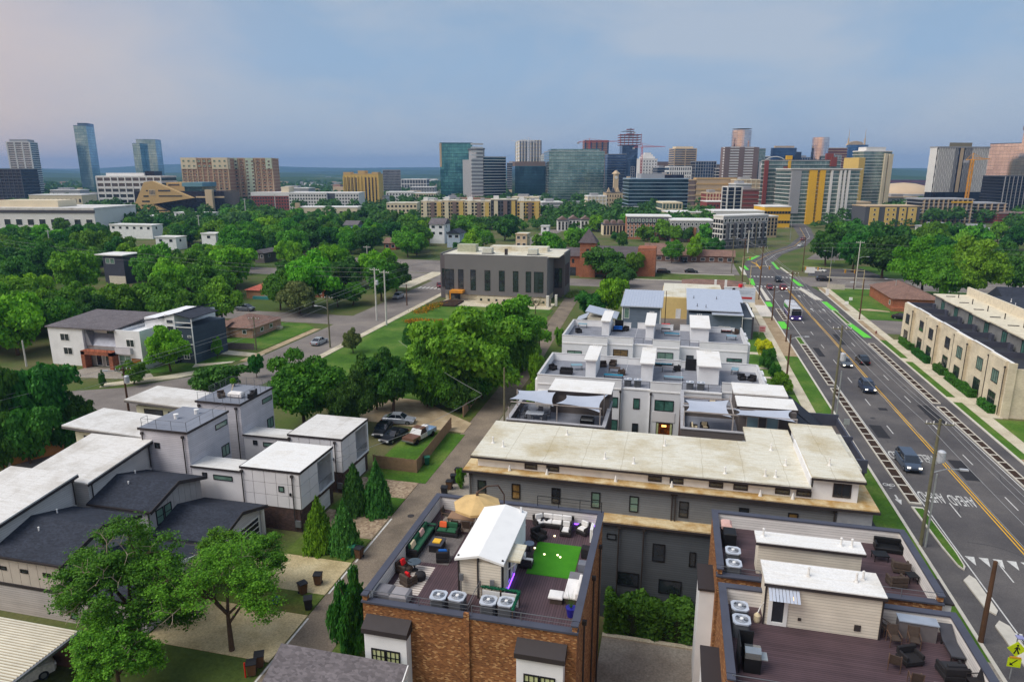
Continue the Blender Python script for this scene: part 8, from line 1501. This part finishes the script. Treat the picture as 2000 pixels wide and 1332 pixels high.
armchair('sectional_sofa','long side of the green sectional sofa along the white parapet',-15.35,38.35,Zd,PI/2,wick,cu_green,w=.85,n=4,cat='sofa',pillow=[cu_cream,cu_pink]); armchair('sectional_sofa','short side of the green sectional sofa with orange pillow',-14.0,40.0,Zd,0,wick,cu_green,w=.8,n=2,cat='sofa',pillow=[cu_orange]); soft(MB(),-15.75,-14.95,39.75,40.45,Zd+.05,Zd+.5).build('sofa_corner',cu_green,None,label='corner seat joining the two sides of the green sectional sofa',cat='sofa'); armchair('wicker_armchair','black wicker armchair with blue cushion facing the fire table',-13.3,36.9,Zd,PI+.25,wick,cu_blue); armchair('wicker_armchair','dark wicker chair with red cushion against the white parapet',-15.2,35.1,Zd,PI/2-.3,wick_b,None,pillow=cu_red,w=.75); armchair('wicker_armchair','dark wicker chair with red cushion in the middle of the striped rug',-14.45,33.95,Zd,PI-.5,wick_b,None,pillow=cu_red,w=.75)
ft=table('dark fire table with yellow tray in front of the green sofa',-14.1,38.1,Zd,.0,.9,1.1,.55,plain('stone_dark',L(58,60,70),.6),wick,'fire_table',True); MB().box(-.25,.25,-.25,.25,.55,.62).build('yellow_tray',plain('tray_yellow',L(226,176,50),.5),ft)
round_table('round dark glass table between the red cushioned chairs',-14.65,35.45,Zd,.42,.6,glass('glass_grey',L(76,86,92),.1)); MB().lathe(-13.95,34.6,[(.3,Zd),(.34,Zd+.1),(.34,Zd+.34),(.3,Zd+.42),(0,Zd+.43)],14).build('ottoman',wick,None,label='round black ottoman beside the round glass table',cat='ottoman',smooth=True)
dbd=thing('covered_daybed','grey covered daybed at the front left corner of the furnished terrace','daybed',(-14.8,32.3,Zd)); soft(MB(),-15.75,-14.75,31.75,32.75,Zd,Zd+.75,.12).build('left_cover',cu_grey,dbd); soft(MB(),-14.74,-13.7,31.7,32.7,Zd,Zd+.72,.12).build('right_cover',plain('cover_light',L(146,142,144),.9),dbd)
# umbrella
um=thing('cantilever_umbrella','tan cantilever umbrella over the terrace dining table','umbrella',(-12.1,40.9,Zd)); b=MB(); n=8; R0=1.65; cx,cy=-12.15,40.85
for k in range(n):
 a0,a1=2*PI*k/n,2*PI*(k+1)/n; b.quad((cx,cy,13.75),(cx+R0*math.cos(a0),cy+R0*math.sin(a0),13.05),(cx+R0*math.cos(a1),cy+R0*math.sin(a1),13.05)); b.quad((cx+R0*math.cos(a0),cy+R0*math.sin(a0),13.05),(cx+R0*math.cos(a1),cy+R0*math.sin(a1),13.05),(cx+R0*math.cos(a1),cy+R0*math.sin(a1),12.88),(cx+R0*math.cos(a0),cy+R0*math.sin(a0),12.88))
b.build('canopy',plain('canvas_tan',L(206,174,120),.9),um); b=MB()
for k in range(n):a0=2*PI*k/n; b.tube((cx,cy,13.6),(cx+R0*.97*math.cos(a0),cy+R0*.97*math.sin(a0),13.0),.02,n=4)
b.build('ribs',bronze,um); MB().path([(cx+1.4,cy+1.9,Zd),(cx+1.4,cy+1.9,13.0),(cx+1.1,cy+1.4,13.9),(cx+.5,cy+.6,14.15),(cx,cy,13.95)],.05,6).build('arm',bronze,um); MB().lathe(cx,cy,[(.1,13.7),(.1,13.95),(0,14.0)],8).build('finial',bronze,um); MB().box(cx+1.0,cx+1.8,cy+1.5,cy+2.3,Zd,Zd+.1).build('foot',blackm,um)
table('tiled brown dining table under the tan umbrella',-13.4,41.4,Zd,0,1.9,1.0,.75,plain('table_tile',L(150,118,92),.7),bronze,'dining_table')
for k,(x,y,r)in enumerate(((-14.7,41.9,PI/2),(-13.6,40.6,PI),(-12.8,40.6,PI),(-13.4,42.3,0))):patio_chair(('metal chair at the left end of the dining table','metal chair on the near side of the dining table, left','metal chair on the near side of the dining table, right','metal chair on the far side of the dining table')[k],x,y,Zd,r,bronze,wick_b)
armchair('white_sofa','white cushioned sofa against the rear parapet beyond the turf mat',-6.95,42.75,Zd,0,frame_dk,cu_white,w=.75,n=3,cat='sofa'); armchair('white_chaise','white chaise end in front of the white cushioned sofa',-6.2,41.9,Zd,0,frame_dk,cu_white,w=.75,d=.9,cat='chaise'); armchair('white_armchair','white cushioned armchair beside the stair house rear',-8.15,42.6,Zd,.6,frame_dk,cu_white); armchair('white_armchair','white cushioned armchair right of the white sofa',-5.05,42.3,Zd,-.5,frame_dk,cu_white); armchair('white_armchair','white cushioned armchair under the tan awning',-8.0,37.5,Zd,PI/2,frame_dk,cu_white,w=.7); armchair('grey_armchair','dark grey armchair between the awning and the turf mat',-7.9,40.9,Zd,.9,wick,None); round_table('small round grey table at the left edge of the turf mat',-8.2,39.3,Zd,.32,.55,plain('grey_top',L(130,140,156),.5)); round_table('small blue round table left of the white sofa',-7.75,42.9,Zd,.28,.5,plain('blue_top',L(74,84,140),.5))
bn=thing('white_corner_bench','white L shaped bench at the right front of the furnished terrace','bench',(-4.7,34.6,Zd)); soft(MB(),-5.15,-4.3,34.2,36.1,Zd+.3,Zd+.48).build('long_seat',cu_white,bn); soft(MB(),-6.0,-5.17,34.0,34.75,Zd+.3,Zd+.48).build('short_seat',cu_white,bn); soft(MB(),-4.45,-4.25,34.1,36.1,Zd+.48,Zd+.85).build('backrest',cu_white,bn); MB().box(-5.1,-4.3,34.25,36.05,Zd,Zd+.29).box(-5.9,-5.2,34.05,34.7,Zd,Zd+.29).build('frame',wick_b,bn)
for k,(x,y,w,h,m,nm,lb,ct)in enumerate(((-4.5,39.4,.6,.7,wick,'dark_planter','dark planter box on the right edge of the turf mat','planter'),(-4.5,37.8,.55,.6,plain('grey_box',L(110,114,124),.7),'storage_box','grey storage box at the right parapet beside the turf mat','box'),(-4.75,36.5,.8,.45,cu_grey,'covered_ottoman','covered grey ottoman behind the white corner bench','ottoman'))):soft(MB(),x-w/2,x+w/2,y-w/2,y+w/2,Zd,Zd+h).build(nm,m,None,label=lb,cat=ct)
pl=thing('potted_plant','spiky plant in a blue pot at the right front corner of the furnished terrace','plant',(-4.55,33.2,Zd)); MB().lathe(-4.55,33.2,[(.2,Zd),(.28,Zd+.5),(.3,Zd+.55),(.24,Zd+.55),(0,Zd+.5)],12).build('pot',plain('pot_blue',L(36,34,130),.35),pl); b=MB()
for k in range(22):a=k*2.4; r=.12+.18*(k%5)/5; b.quad((-4.55,33.2,Zd+.5),(-4.53,33.22,Zd+.5),(-4.55+r*2*math.cos(a),33.2+r*2*math.sin(a),Zd+1.0+.3*(k%3)))
b.build('leaves',LD,pl)
gl_=thing('garland_rail','metal rail wrapped with dark green garland round two condenser units','railing',(-8.6,33.1,Zd)); MB().tube((-9.7,33.3,Zd),(-9.7,33.3,12.0),.03).tube((-7.5,33.3,Zd),(-7.5,33.3,12.0),.03).tube((-7.5,31.6,Zd),(-7.5,31.6,12.0),.03).tube((-9.7,33.3,12),(-7.5,33.3,12),.025).tube((-7.5,33.3,12),(-7.5,31.6,12),.025).box(-8.62,-8.52,33.2,33.3,Zd,12).build('rail_frame',bronze,gl_)
rs=np.random.RandomState(2); tt=rs.uniform(0,3.9,2600); px=np.where(tt<2.2,-9.7+tt,-7.5); py=np.where(tt<2.2,33.3,33.3-(tt-2.2)); dv=dirs(rs,2600); pos=np.stack([px+8.6,py-33.1,np.full(2600,1.0)],1)+dv*.11*rs.uniform(.4,1,(2600,1)); me=leafmesh('garland',pos,dv,.04*np.ones(2600),leafm('garland_green',L(14,74,48),L(30,110,70)),rs); o=bpy.data.objects.new('garland',me); C.objects.link(o); o.parent=gl_; MB().box(-9.65,-7.55,33.2,33.24,Zd+.05,Zd+.85).build('white_screen',trim_w,gl_)
led=emit('led_violet',(.22,.06,1,1),2.2); ld=thing('led_strip','violet light strip along the parapet foot beside the turf terrace','light strip',(-6,43.2,Zd)); MB().box(-8.4,-4.3,43.28,43.31,Zd+.05,Zd+.12).build('rear_strip',led,ld); MB().box(-8.54,-8.5,34.6,36.4,Zd+.05,Zd+.12).build('side_strip',led,ld); MB().box(-4.24,-4.2,41.0,43,Zd+.05,Zd+.12).build('right_strip',led,ld)
for k,(x,y)in enumerate(((-7.15,39.0),(-6.3,39.1),(-6.1,38.9),(-6.9,41.4),(-7.9,39.6))):MB().lathe(x,y,[(.06,Zd+.03),(.07,Zd+.08),(0,Zd+.12)],8).build('floor_light',emit('lamp_cream',(1,.85,.5,1),1.5),None,label=('left small glowing light on the turf mat','middle small glowing light on the turf mat','right small glowing light on the turf mat','small glowing light on the boards beyond the turf mat','small glowing light at the turf mat corner')[k],cat='light')
for k,(x,y)in enumerate(((-11.05,33.7),(-9.15,33.5))):MB().box(x-.1,x+.14,y-.12,y,Zd+1.0,Zd+1.4).tube((x,y-.06,Zd),(x,y-.06,Zd+1.0),.03,n=5).build('disconnect_box',railm,bA)
lad=thing('folded_white_loungers','stack of folded white loungers at the right parapet','lounger',(-4.6,41.6,Zd)); MB().box(-4.5,-4.42,41.2,42.2,Zd,Zd+.95).box(-4.38,-4.3,41.0,41.9,Zd,Zd+1.05).build('frame',trim_w,lad)
# bare purple terrace
bq=thing('barbecue_grill','steel barbecue grill with black screen at the front left of the bare terrace','grill',(4.75,31.2,Zd)); MB().box(4.4,5.2,30.8,31.6,Zd,Zd+.8).build('cart',blackm,bq); MB().prof([(30.8,Zd+.8),(31.6,Zd+.8),(31.55,Zd+1.1),(31.2,Zd+1.22),(30.85,Zd+1.1)],'x',4.42,5.18).build('lid',plain('steel_bright',L(176,180,180),.25,.8),bq); MB().box(4.15,4.2,30.7,32.1,Zd,Zd+1.5).box(4.2,4.9,32.0,32.05,Zd,Zd+1.5).build('screen',blackm,bq); MB().box(5.2,5.5,30.9,31.5,Zd+.75,Zd+.8).build('side_shelf',steel,bq)
bq2=thing('barbecue_grill','covered grill with pale cloth in the corner of the rear brick terrace','grill',(4.4,43.6,Zd)); soft(MB(),4.1,4.9,42.6,43.6,Zd,Zd+1.0).build('cover',blackm,bq2); soft(MB(),4.0,4.7,43.7,44.6,Zd+.6,Zd+1.1,.15).build('pale_cloth',cu_pink,bq2); MB().box(4.05,4.65,43.75,44.5,Zd,Zd+.6).build('stand',wick_b,bq2)
armchair('brown_armchair','brown wicker armchair nearest on the rear brick terrace',13.9,40.6,Zd,PI+.2,wick_b,None,w=.95); armchair('brown_armchair','brown wicker armchair behind the nearest one on the rear terrace',14.6,42.3,Zd,PI-.1,wick_b,None,w=.95); table('black side table beside the brown armchairs',14.9,41.2,Zd,.2,.6,.6,.5,blackm,blackm); table('black lounge table on thin legs on the rear terrace',13.7,43.4,Zd,.1,.9,.7,.45,blackm,blackm); armchair('black_sofa','long black covered sofa in the far corner of the rear terrace',14.5,44.7,Zd,-.05,blackm,None,w=.8,n=2,cat='sofa')
table('high bar table with grey glass top at the rear of the bare terrace',13.5,35.7,Zd,-.05,1.9,.7,1.05,plain('bar_top',L(150,158,170),.3),plain('bar_base',L(110,104,104),.8),'bar_table',True); patio_chair('brown patio chair left in front of the bar table',12.2,34.75,Zd,.1); patio_chair('brown patio chair right in front of the bar table',13.15,34.8,Zd,-.1); patio_chair('brown patio chair in the shadow of the stair house',11.9,35.6,Zd,.7); patio_chair('brown patio chair left of the tilted dark fire pit',11.7,32.8,Zd,PI-.3); patio_chair('brown patio chair nearest the bottom edge of the bare terrace',12.3,31.7,Zd,PI-.1); patio_chair('dark chair at the far right parapet of the bare terrace',15.0,32.2,Zd,-1.4,frame_dk,wick); armchair('fire_pit_box','dark square fire pit box tilted among the patio chairs',12.6,33.5,Zd,.4,wick,None,w=1.0,d=.8,cat='fire pit'); armchair('black_club_chair','large black club chair at the right of the bare terrace',14.3,32.9,Zd,PI+.15,wick,plain('cushion_black',L(48,48,52),.9,local=True),w=1.15,d=1.0)
lg2=thing('black_lounger','black sun lounger along the right parapet of the bare terrace','lounger',(15.0,35.0,Zd)); MB().prof([(33.9,Zd+.32),(35.2,Zd+.32),(36.1,Zd+.78),(36.05,Zd+.84),(35.18,Zd+.40),(33.9,Zd+.40)],'x',14.6,15.25).build('slat_bed',plain('lounger_grey',L(68,68,74),.8),lg2); MB().box(14.62,14.68,34.0,34.06,Zd,Zd+.32).box(15.17,15.23,34.0,34.06,Zd,Zd+.32).box(14.62,14.68,35.4,35.46,Zd,Zd+.36).box(15.17,15.23,35.4,35.46,Zd,Zd+.36).build('legs',frame_dk,lg2)
tk=thing('white_gas_bottle','small white tank with hose beside the condenser units','tank',(5.45,35.1,Zd)); MB().lathe(5.45,35.1,[(.15,Zd),(.18,Zd+.1),(.18,Zd+.4),(.1,Zd+.5),(.05,Zd+.55),(0,Zd+.56)],12).build('body',cu_cream,tk); MB().path([(5.45,35.1,Zd+.5),(5.6,35.2,Zd+.9),(5.72,35.0,Zd+1.3)],.03).build('hose',trim_w,tk)
table('low pale table at the bottom edge of the bare terrace',13.7,31.6,Zd,.1,1.1,.5,.35,plain('low_top',L(150,150,152),.4),frame_dk)
# white rows and sail terraces
Zr=9.02
def P9(u,v):q=P(u,v,Zr); return q.x,q.y
for lb,u,v,kind,m,rz in(('blue glass table on the left terrace of the nearer white row',1126,722,'t',tbl_glass,.3),('black lounge chair at the left parapet of the nearer white row',1080,722,'c',wick,.9),('black wicker settee in front of the blue glass table',1106,730,'s',wick,0),('brown wicker chair against the rear parapet of the nearer row',1178,716,'c',wick_b,.2),('brown wicker chair right of the first one on the nearer row',1197,714,'c',wick_b,-.2),('low brown table between the nearer row chairs',1200,728,'t',wick_b,0),('pale blue bench at the front of the nearer row terrace',1198,738,'b',cu_teal,0),('dark brown chair left of the middle stair house',1214,732,'c',wick_b,-1.2),('teal long sofa on the right terrace of the nearer white row',1296,715,'s3',cu_teal,0),('low grey table in front of the teal sofa',1304,726,'t',cu_grey,0),('black chair right of the teal sofa',1322,724,'c',wick,-1.3),('blue glass bench table at the front of the teal sofa terrace',1315,742,'b',tbl_glass,0),('tall blue glass table on the rightmost terrace of the nearer row',1435,730,'t',tbl_glass,1.4),('black armchair with white pillow on the rightmost nearer terrace',1449,742,'c',wick,.3),('black armchair at the corner parapet of the nearer row',1468,744,'c',wick,-.6),('teal table on the left terrace of the farther white row',1138,640,'t',tbl_glass,0),('black chair on the left terrace of the farther white row',1130,650,'c',wick,.6),('blue and white cushioned settee on the farther row',1207,647,'s',cu_blue,0),('black lounge on the second terrace of the farther row',1222,646,'c',wick,-.4),('red cushioned sofa on the third terrace of the farther row',1300,642,'s',cu_red,0),('dark table in front of the red sofa on the farther row',1300,650,'t',wick,0),('teal bench before the red sofa terrace front',1312,656,'b',cu_teal,0),('red brown sofa on the rightmost terrace of the farther row',1418,650,'s',plain('cushion_maroon',L(120,60,58),.9,local=True),0),('brown chair beside the red brown sofa of the farther row',1436,652,'c',wick_b,-1.0),('teal glass table on the rightmost terrace of the farther row',1428,664,'t',tbl_glass,0),('dark chair by the wide stair house of the farther row',1340,644,'c',wick,.1)):
 x,y=P9(u,v)
 if kind=='t':table(lb,x,y,Zr,rz,1.5,.9,.72,m,frame_dk)
 elif kind=='b':table(lb,x,y,Zr,rz,2.4,.6,.45,m,frame_dk)
 elif kind=='c':armchair('terrace_chair',lb,x,y,Zr,rz,m,None,w=.9)
 else:armchair('terrace_sofa',lb,x,y,Zr,rz,wick,m,w=.85,n=3 if kind=='s3' else 2,cat='sofa')
for k,(x,y)in enumerate(((-3.0,91.5),(2.8,91.6),(-8.6,114.2))):MB().box(x-.7,x+.7,y-.1,y+.1,Zr,Zr+1.6).build('privacy_screen',blackm,None,label=('dark privacy screen behind the middle stair house of the nearer row','dark privacy screen right of the teal sofa','dark privacy screen at the rear of the farther row')[k],cat='screen')
table('white dining table under the left shade sail',-13.8,68.6,Zr,.1,1.9,1.1,.72,plain('white_top',L(196,200,206),.5),frame_dk)
for k in range(6):a=k*PI/3+.3; patio_chair(('first','second','third','fourth','fifth','sixth')[k]+' grey chair counted round the table under the left sail',-13.8+1.35*math.cos(a),68.6+1.05*math.sin(a),Zr,a-PI/2,frame_dk,plain('mesh_grey',L(110,112,118),.8))
g3=thing('covered_grill','black covered grill below the right shade sail','grill',(-8.0,67.4,Zr)); soft(MB(),-8.7,-7.3,67.0,67.9,Zr,Zr+1.1,.1).build('cover',blackm,g3); MB().box(-8.6,-7.4,66.9,67.0,Zr+.9,Zr+.95).build('handle',steel,g3)
armchair('cream_lounge_seat','cream lounge seat with dark pillow under the avenue side sail, left one',2.8,68.6,Zr,PI/2,frame_dk,cu_cream,w=.8,n=2,cat='sofa'); armchair('cream_lounge_seat','cream lounge seat under the avenue side sail, right one',3.9,69.4,Zr,.2,frame_dk,cu_cream,w=.8); table('low pale table before the cream lounge seats',4.6,68.2,Zr,0,.8,.8,.45,plain('pale_top',L(200,196,190),.6),wick); armchair('cream_lounge_seat','pale lounge seat beyond the pergola party wall',5.0,76.6,Zr,.1,frame_dk,cu_cream,w=.9); round_table('small pale table beside the pergola post',5.8,68.0,Zr,.35,.5,plain('pale_top',L(200,196,190),.6))
p=P(462,776,9.5); pt_=thing('folded_white_umbrella','folded white umbrella lying on the railed roof deck','umbrella',(p.x,p.y,9.5)); soft(MB(),p.x-.9,p.x+.9,p.y-.4,p.y+.4,9.5,10.2,.2).build('cloth',cu_white,pt_); MB().tube((p.x-1.0,p.y+.3,9.6),(p.x-.6,p.y+.5,10.9),.05).build('pole',cu_cream,pt_); armchair('wicker_armchair','brown wicker armchair on the railed roof deck',p.x-1.7,p.y-.4,9.5,.8,wick_b,None); armchair('wicker_armchair','dark wicker sofa at the rail of the roof deck tower',p.x+1.7,p.y+.6,9.5,-1.2,wick,None,n=2,w=.8,cat='sofa')
pp=thing('potted_plant','bright potted plant at the corner of the railed roof deck','plant',(-51.6,69.9,9.5)); MB().lathe(-51.6,69.9,[(.2,9.5),(.26,9.85),(0,9.85)],10).build('pot',cu_grey,pp); me=leafmesh('leaves',dirs(rs,260)*.38*rs.uniform(.4,1,(260,1))+np.array([0,0,.7]),rs.normal(size=(260,3)),.09*np.ones(260),LB,rs); o=bpy.data.objects.new('leaves',me); C.objects.link(o); o.parent=pp
# ================================================================== wheelie bins
def bin_(label,x,y,z,rz,m,lid=None,s_=1.0):
 t=thing('wheelie_bin',label,'bin',(x,y,z),'wheelie bins along the alley',rz); local(t); a,b_=.25*s_,.33*s_
 loft(MB(),[[(-a,-a,.08),(a,-a,.08),(a,a,.08),(-a,a,.08)],[(-b_,-b_,1.0*s_),(b_,-b_,1.0*s_),(b_,b_,1.0*s_),(-b_,b_,1.0*s_)]]).build('body',m,t); MB().prof([(-b_-.04,1.0*s_),(b_+.06,1.0*s_),(b_+.06,1.06*s_),(0,1.13*s_),(-b_-.04,1.05*s_)],'x',-b_-.03,b_+.03).build('lid',lid or m,t)
 for sx in(-1,1):MB().tube((sx*.2,a,.12),(sx*.3,a,.12),.12,n=10).build('wheel',tyre_m,t)
 MB().tube((-.22,b_+.06,.98*s_),(.22,b_+.06,.98*s_),.025,n=5).build('handle',blackm,t)
bn_b=plain('bin_brown',L(92,66,46),.6); bn_g=plain('bin_green',L(26,92,70),.6); bn_k=plain('bin_black',L(34,34,38),.6); bn_u=plain('bin_blue',L(40,70,120),.6)
for lb,u,v,m,r in(('brown bin standing alone on the upper concrete drive',622,1142,bn_b,.2),('brown bin in the verge between the concrete drives',592,1160,bn_b,1.0),('black bin at the corner of the lower concrete drive',603,1190,bn_k,.5),('green bin left of a brown bin at the lower paver drive',688,1086,bn_g,.1),('brown bin at the lower paver drive beside the alley',702,1090,bn_b,-.2),('green bin at the upper verge by the conical trees',745,1000,bn_g,0),('brown bin at the upper verge by the conical trees',757,1003,bn_b,.2),('green bin leaning by the corner of the yard fence',834,908,bn_g,.4),('black and brown bin at the bottom of the alley, left one',493,1318,bn_b,.5),('black and brown bin at the bottom of the alley, right one',508,1302,bn_b,.5),('dark bin nearest in the row beside the long grey block',868,968,bn_k,.1),('dark bin second in the row beside the long grey block',878,956,bn_b,0),('dark bin third in the row beside the long grey block',886,944,bn_k,.2),('dark bin fourth in the row beside the long grey block',895,932,bn_b,-.1)):
 p=P(u,v); bin_(lb,p.x,p.y,.06,r,m,bn_k if m is bn_b else None)
p=P(540,1180); MB().lathe(p.x,p.y,[(.1,.06),(.3,.2),(.34,.45),(.22,.66),(0,.72)],12).build('blue_barrel',bn_u,None,label='round blue barrel lying in the verge grass',cat='barrel',smooth=True); p=P(480,1322); MB().tube((p.x,p.y,0),(p.x,p.y,1.2),.06).build('red_marker_post',plain('marker_red',L(206,40,30),.5),None,label='red marker post beside the bins at the bottom',cat='post')
# manhole covers and patched asphalt
for k,(x,y)in enumerate(((29.3,104),(31.6,125),(35.4,97),(38.2,121),(29.2,148),(-25.4,61))):MB().lathe(x,y,[(.36,.02),(.36,.041),(0,.041)],16).build('manhole_cover',pipe_m,avenue)
patch=groundm('asphalt_patch',[L(48,47,50),L(56,55,57)],.6,16,.9,.1)
for x0,x1,y0,y1 in((28.0,29.6,96,101),(31.2,32.4,108,109.2),(34.4,36.0,84,90),(37.4,39.2,104,112),(28.2,29.4,139,146),(34.6,35.8,150,160)):MB().quad((x0,y0,.033),(x1,y0,.033),(x1,y1,.033),(x0,y1,.033)).build('asphalt_patch',patch,avenue)
crk=MB(); rr=random.Random(4)
for k in range(26):
 x,y=rr.uniform(28,39),rr.uniform(60,200); a=rr.choice((0,1.57))+rr.uniform(-.3,.3)
 for j in range(rr.randint(3,8)):
  x2,y2=x+math.cos(a)*.7,y+math.sin(a)*.7; nx,ny=-math.sin(a)*.03,math.cos(a)*.03; crk.quad((x-nx,y-ny,.034),(x2-nx,y2-ny,.034),(x2+nx,y2+ny,.034),(x+nx,y+ny,.034)); x,y=x2,y2; a+=rr.uniform(-.4,.4)
crk.build('crack_sealant',plain('sealant',L(36,35,37),.6),avenue)['kind']='stuff'
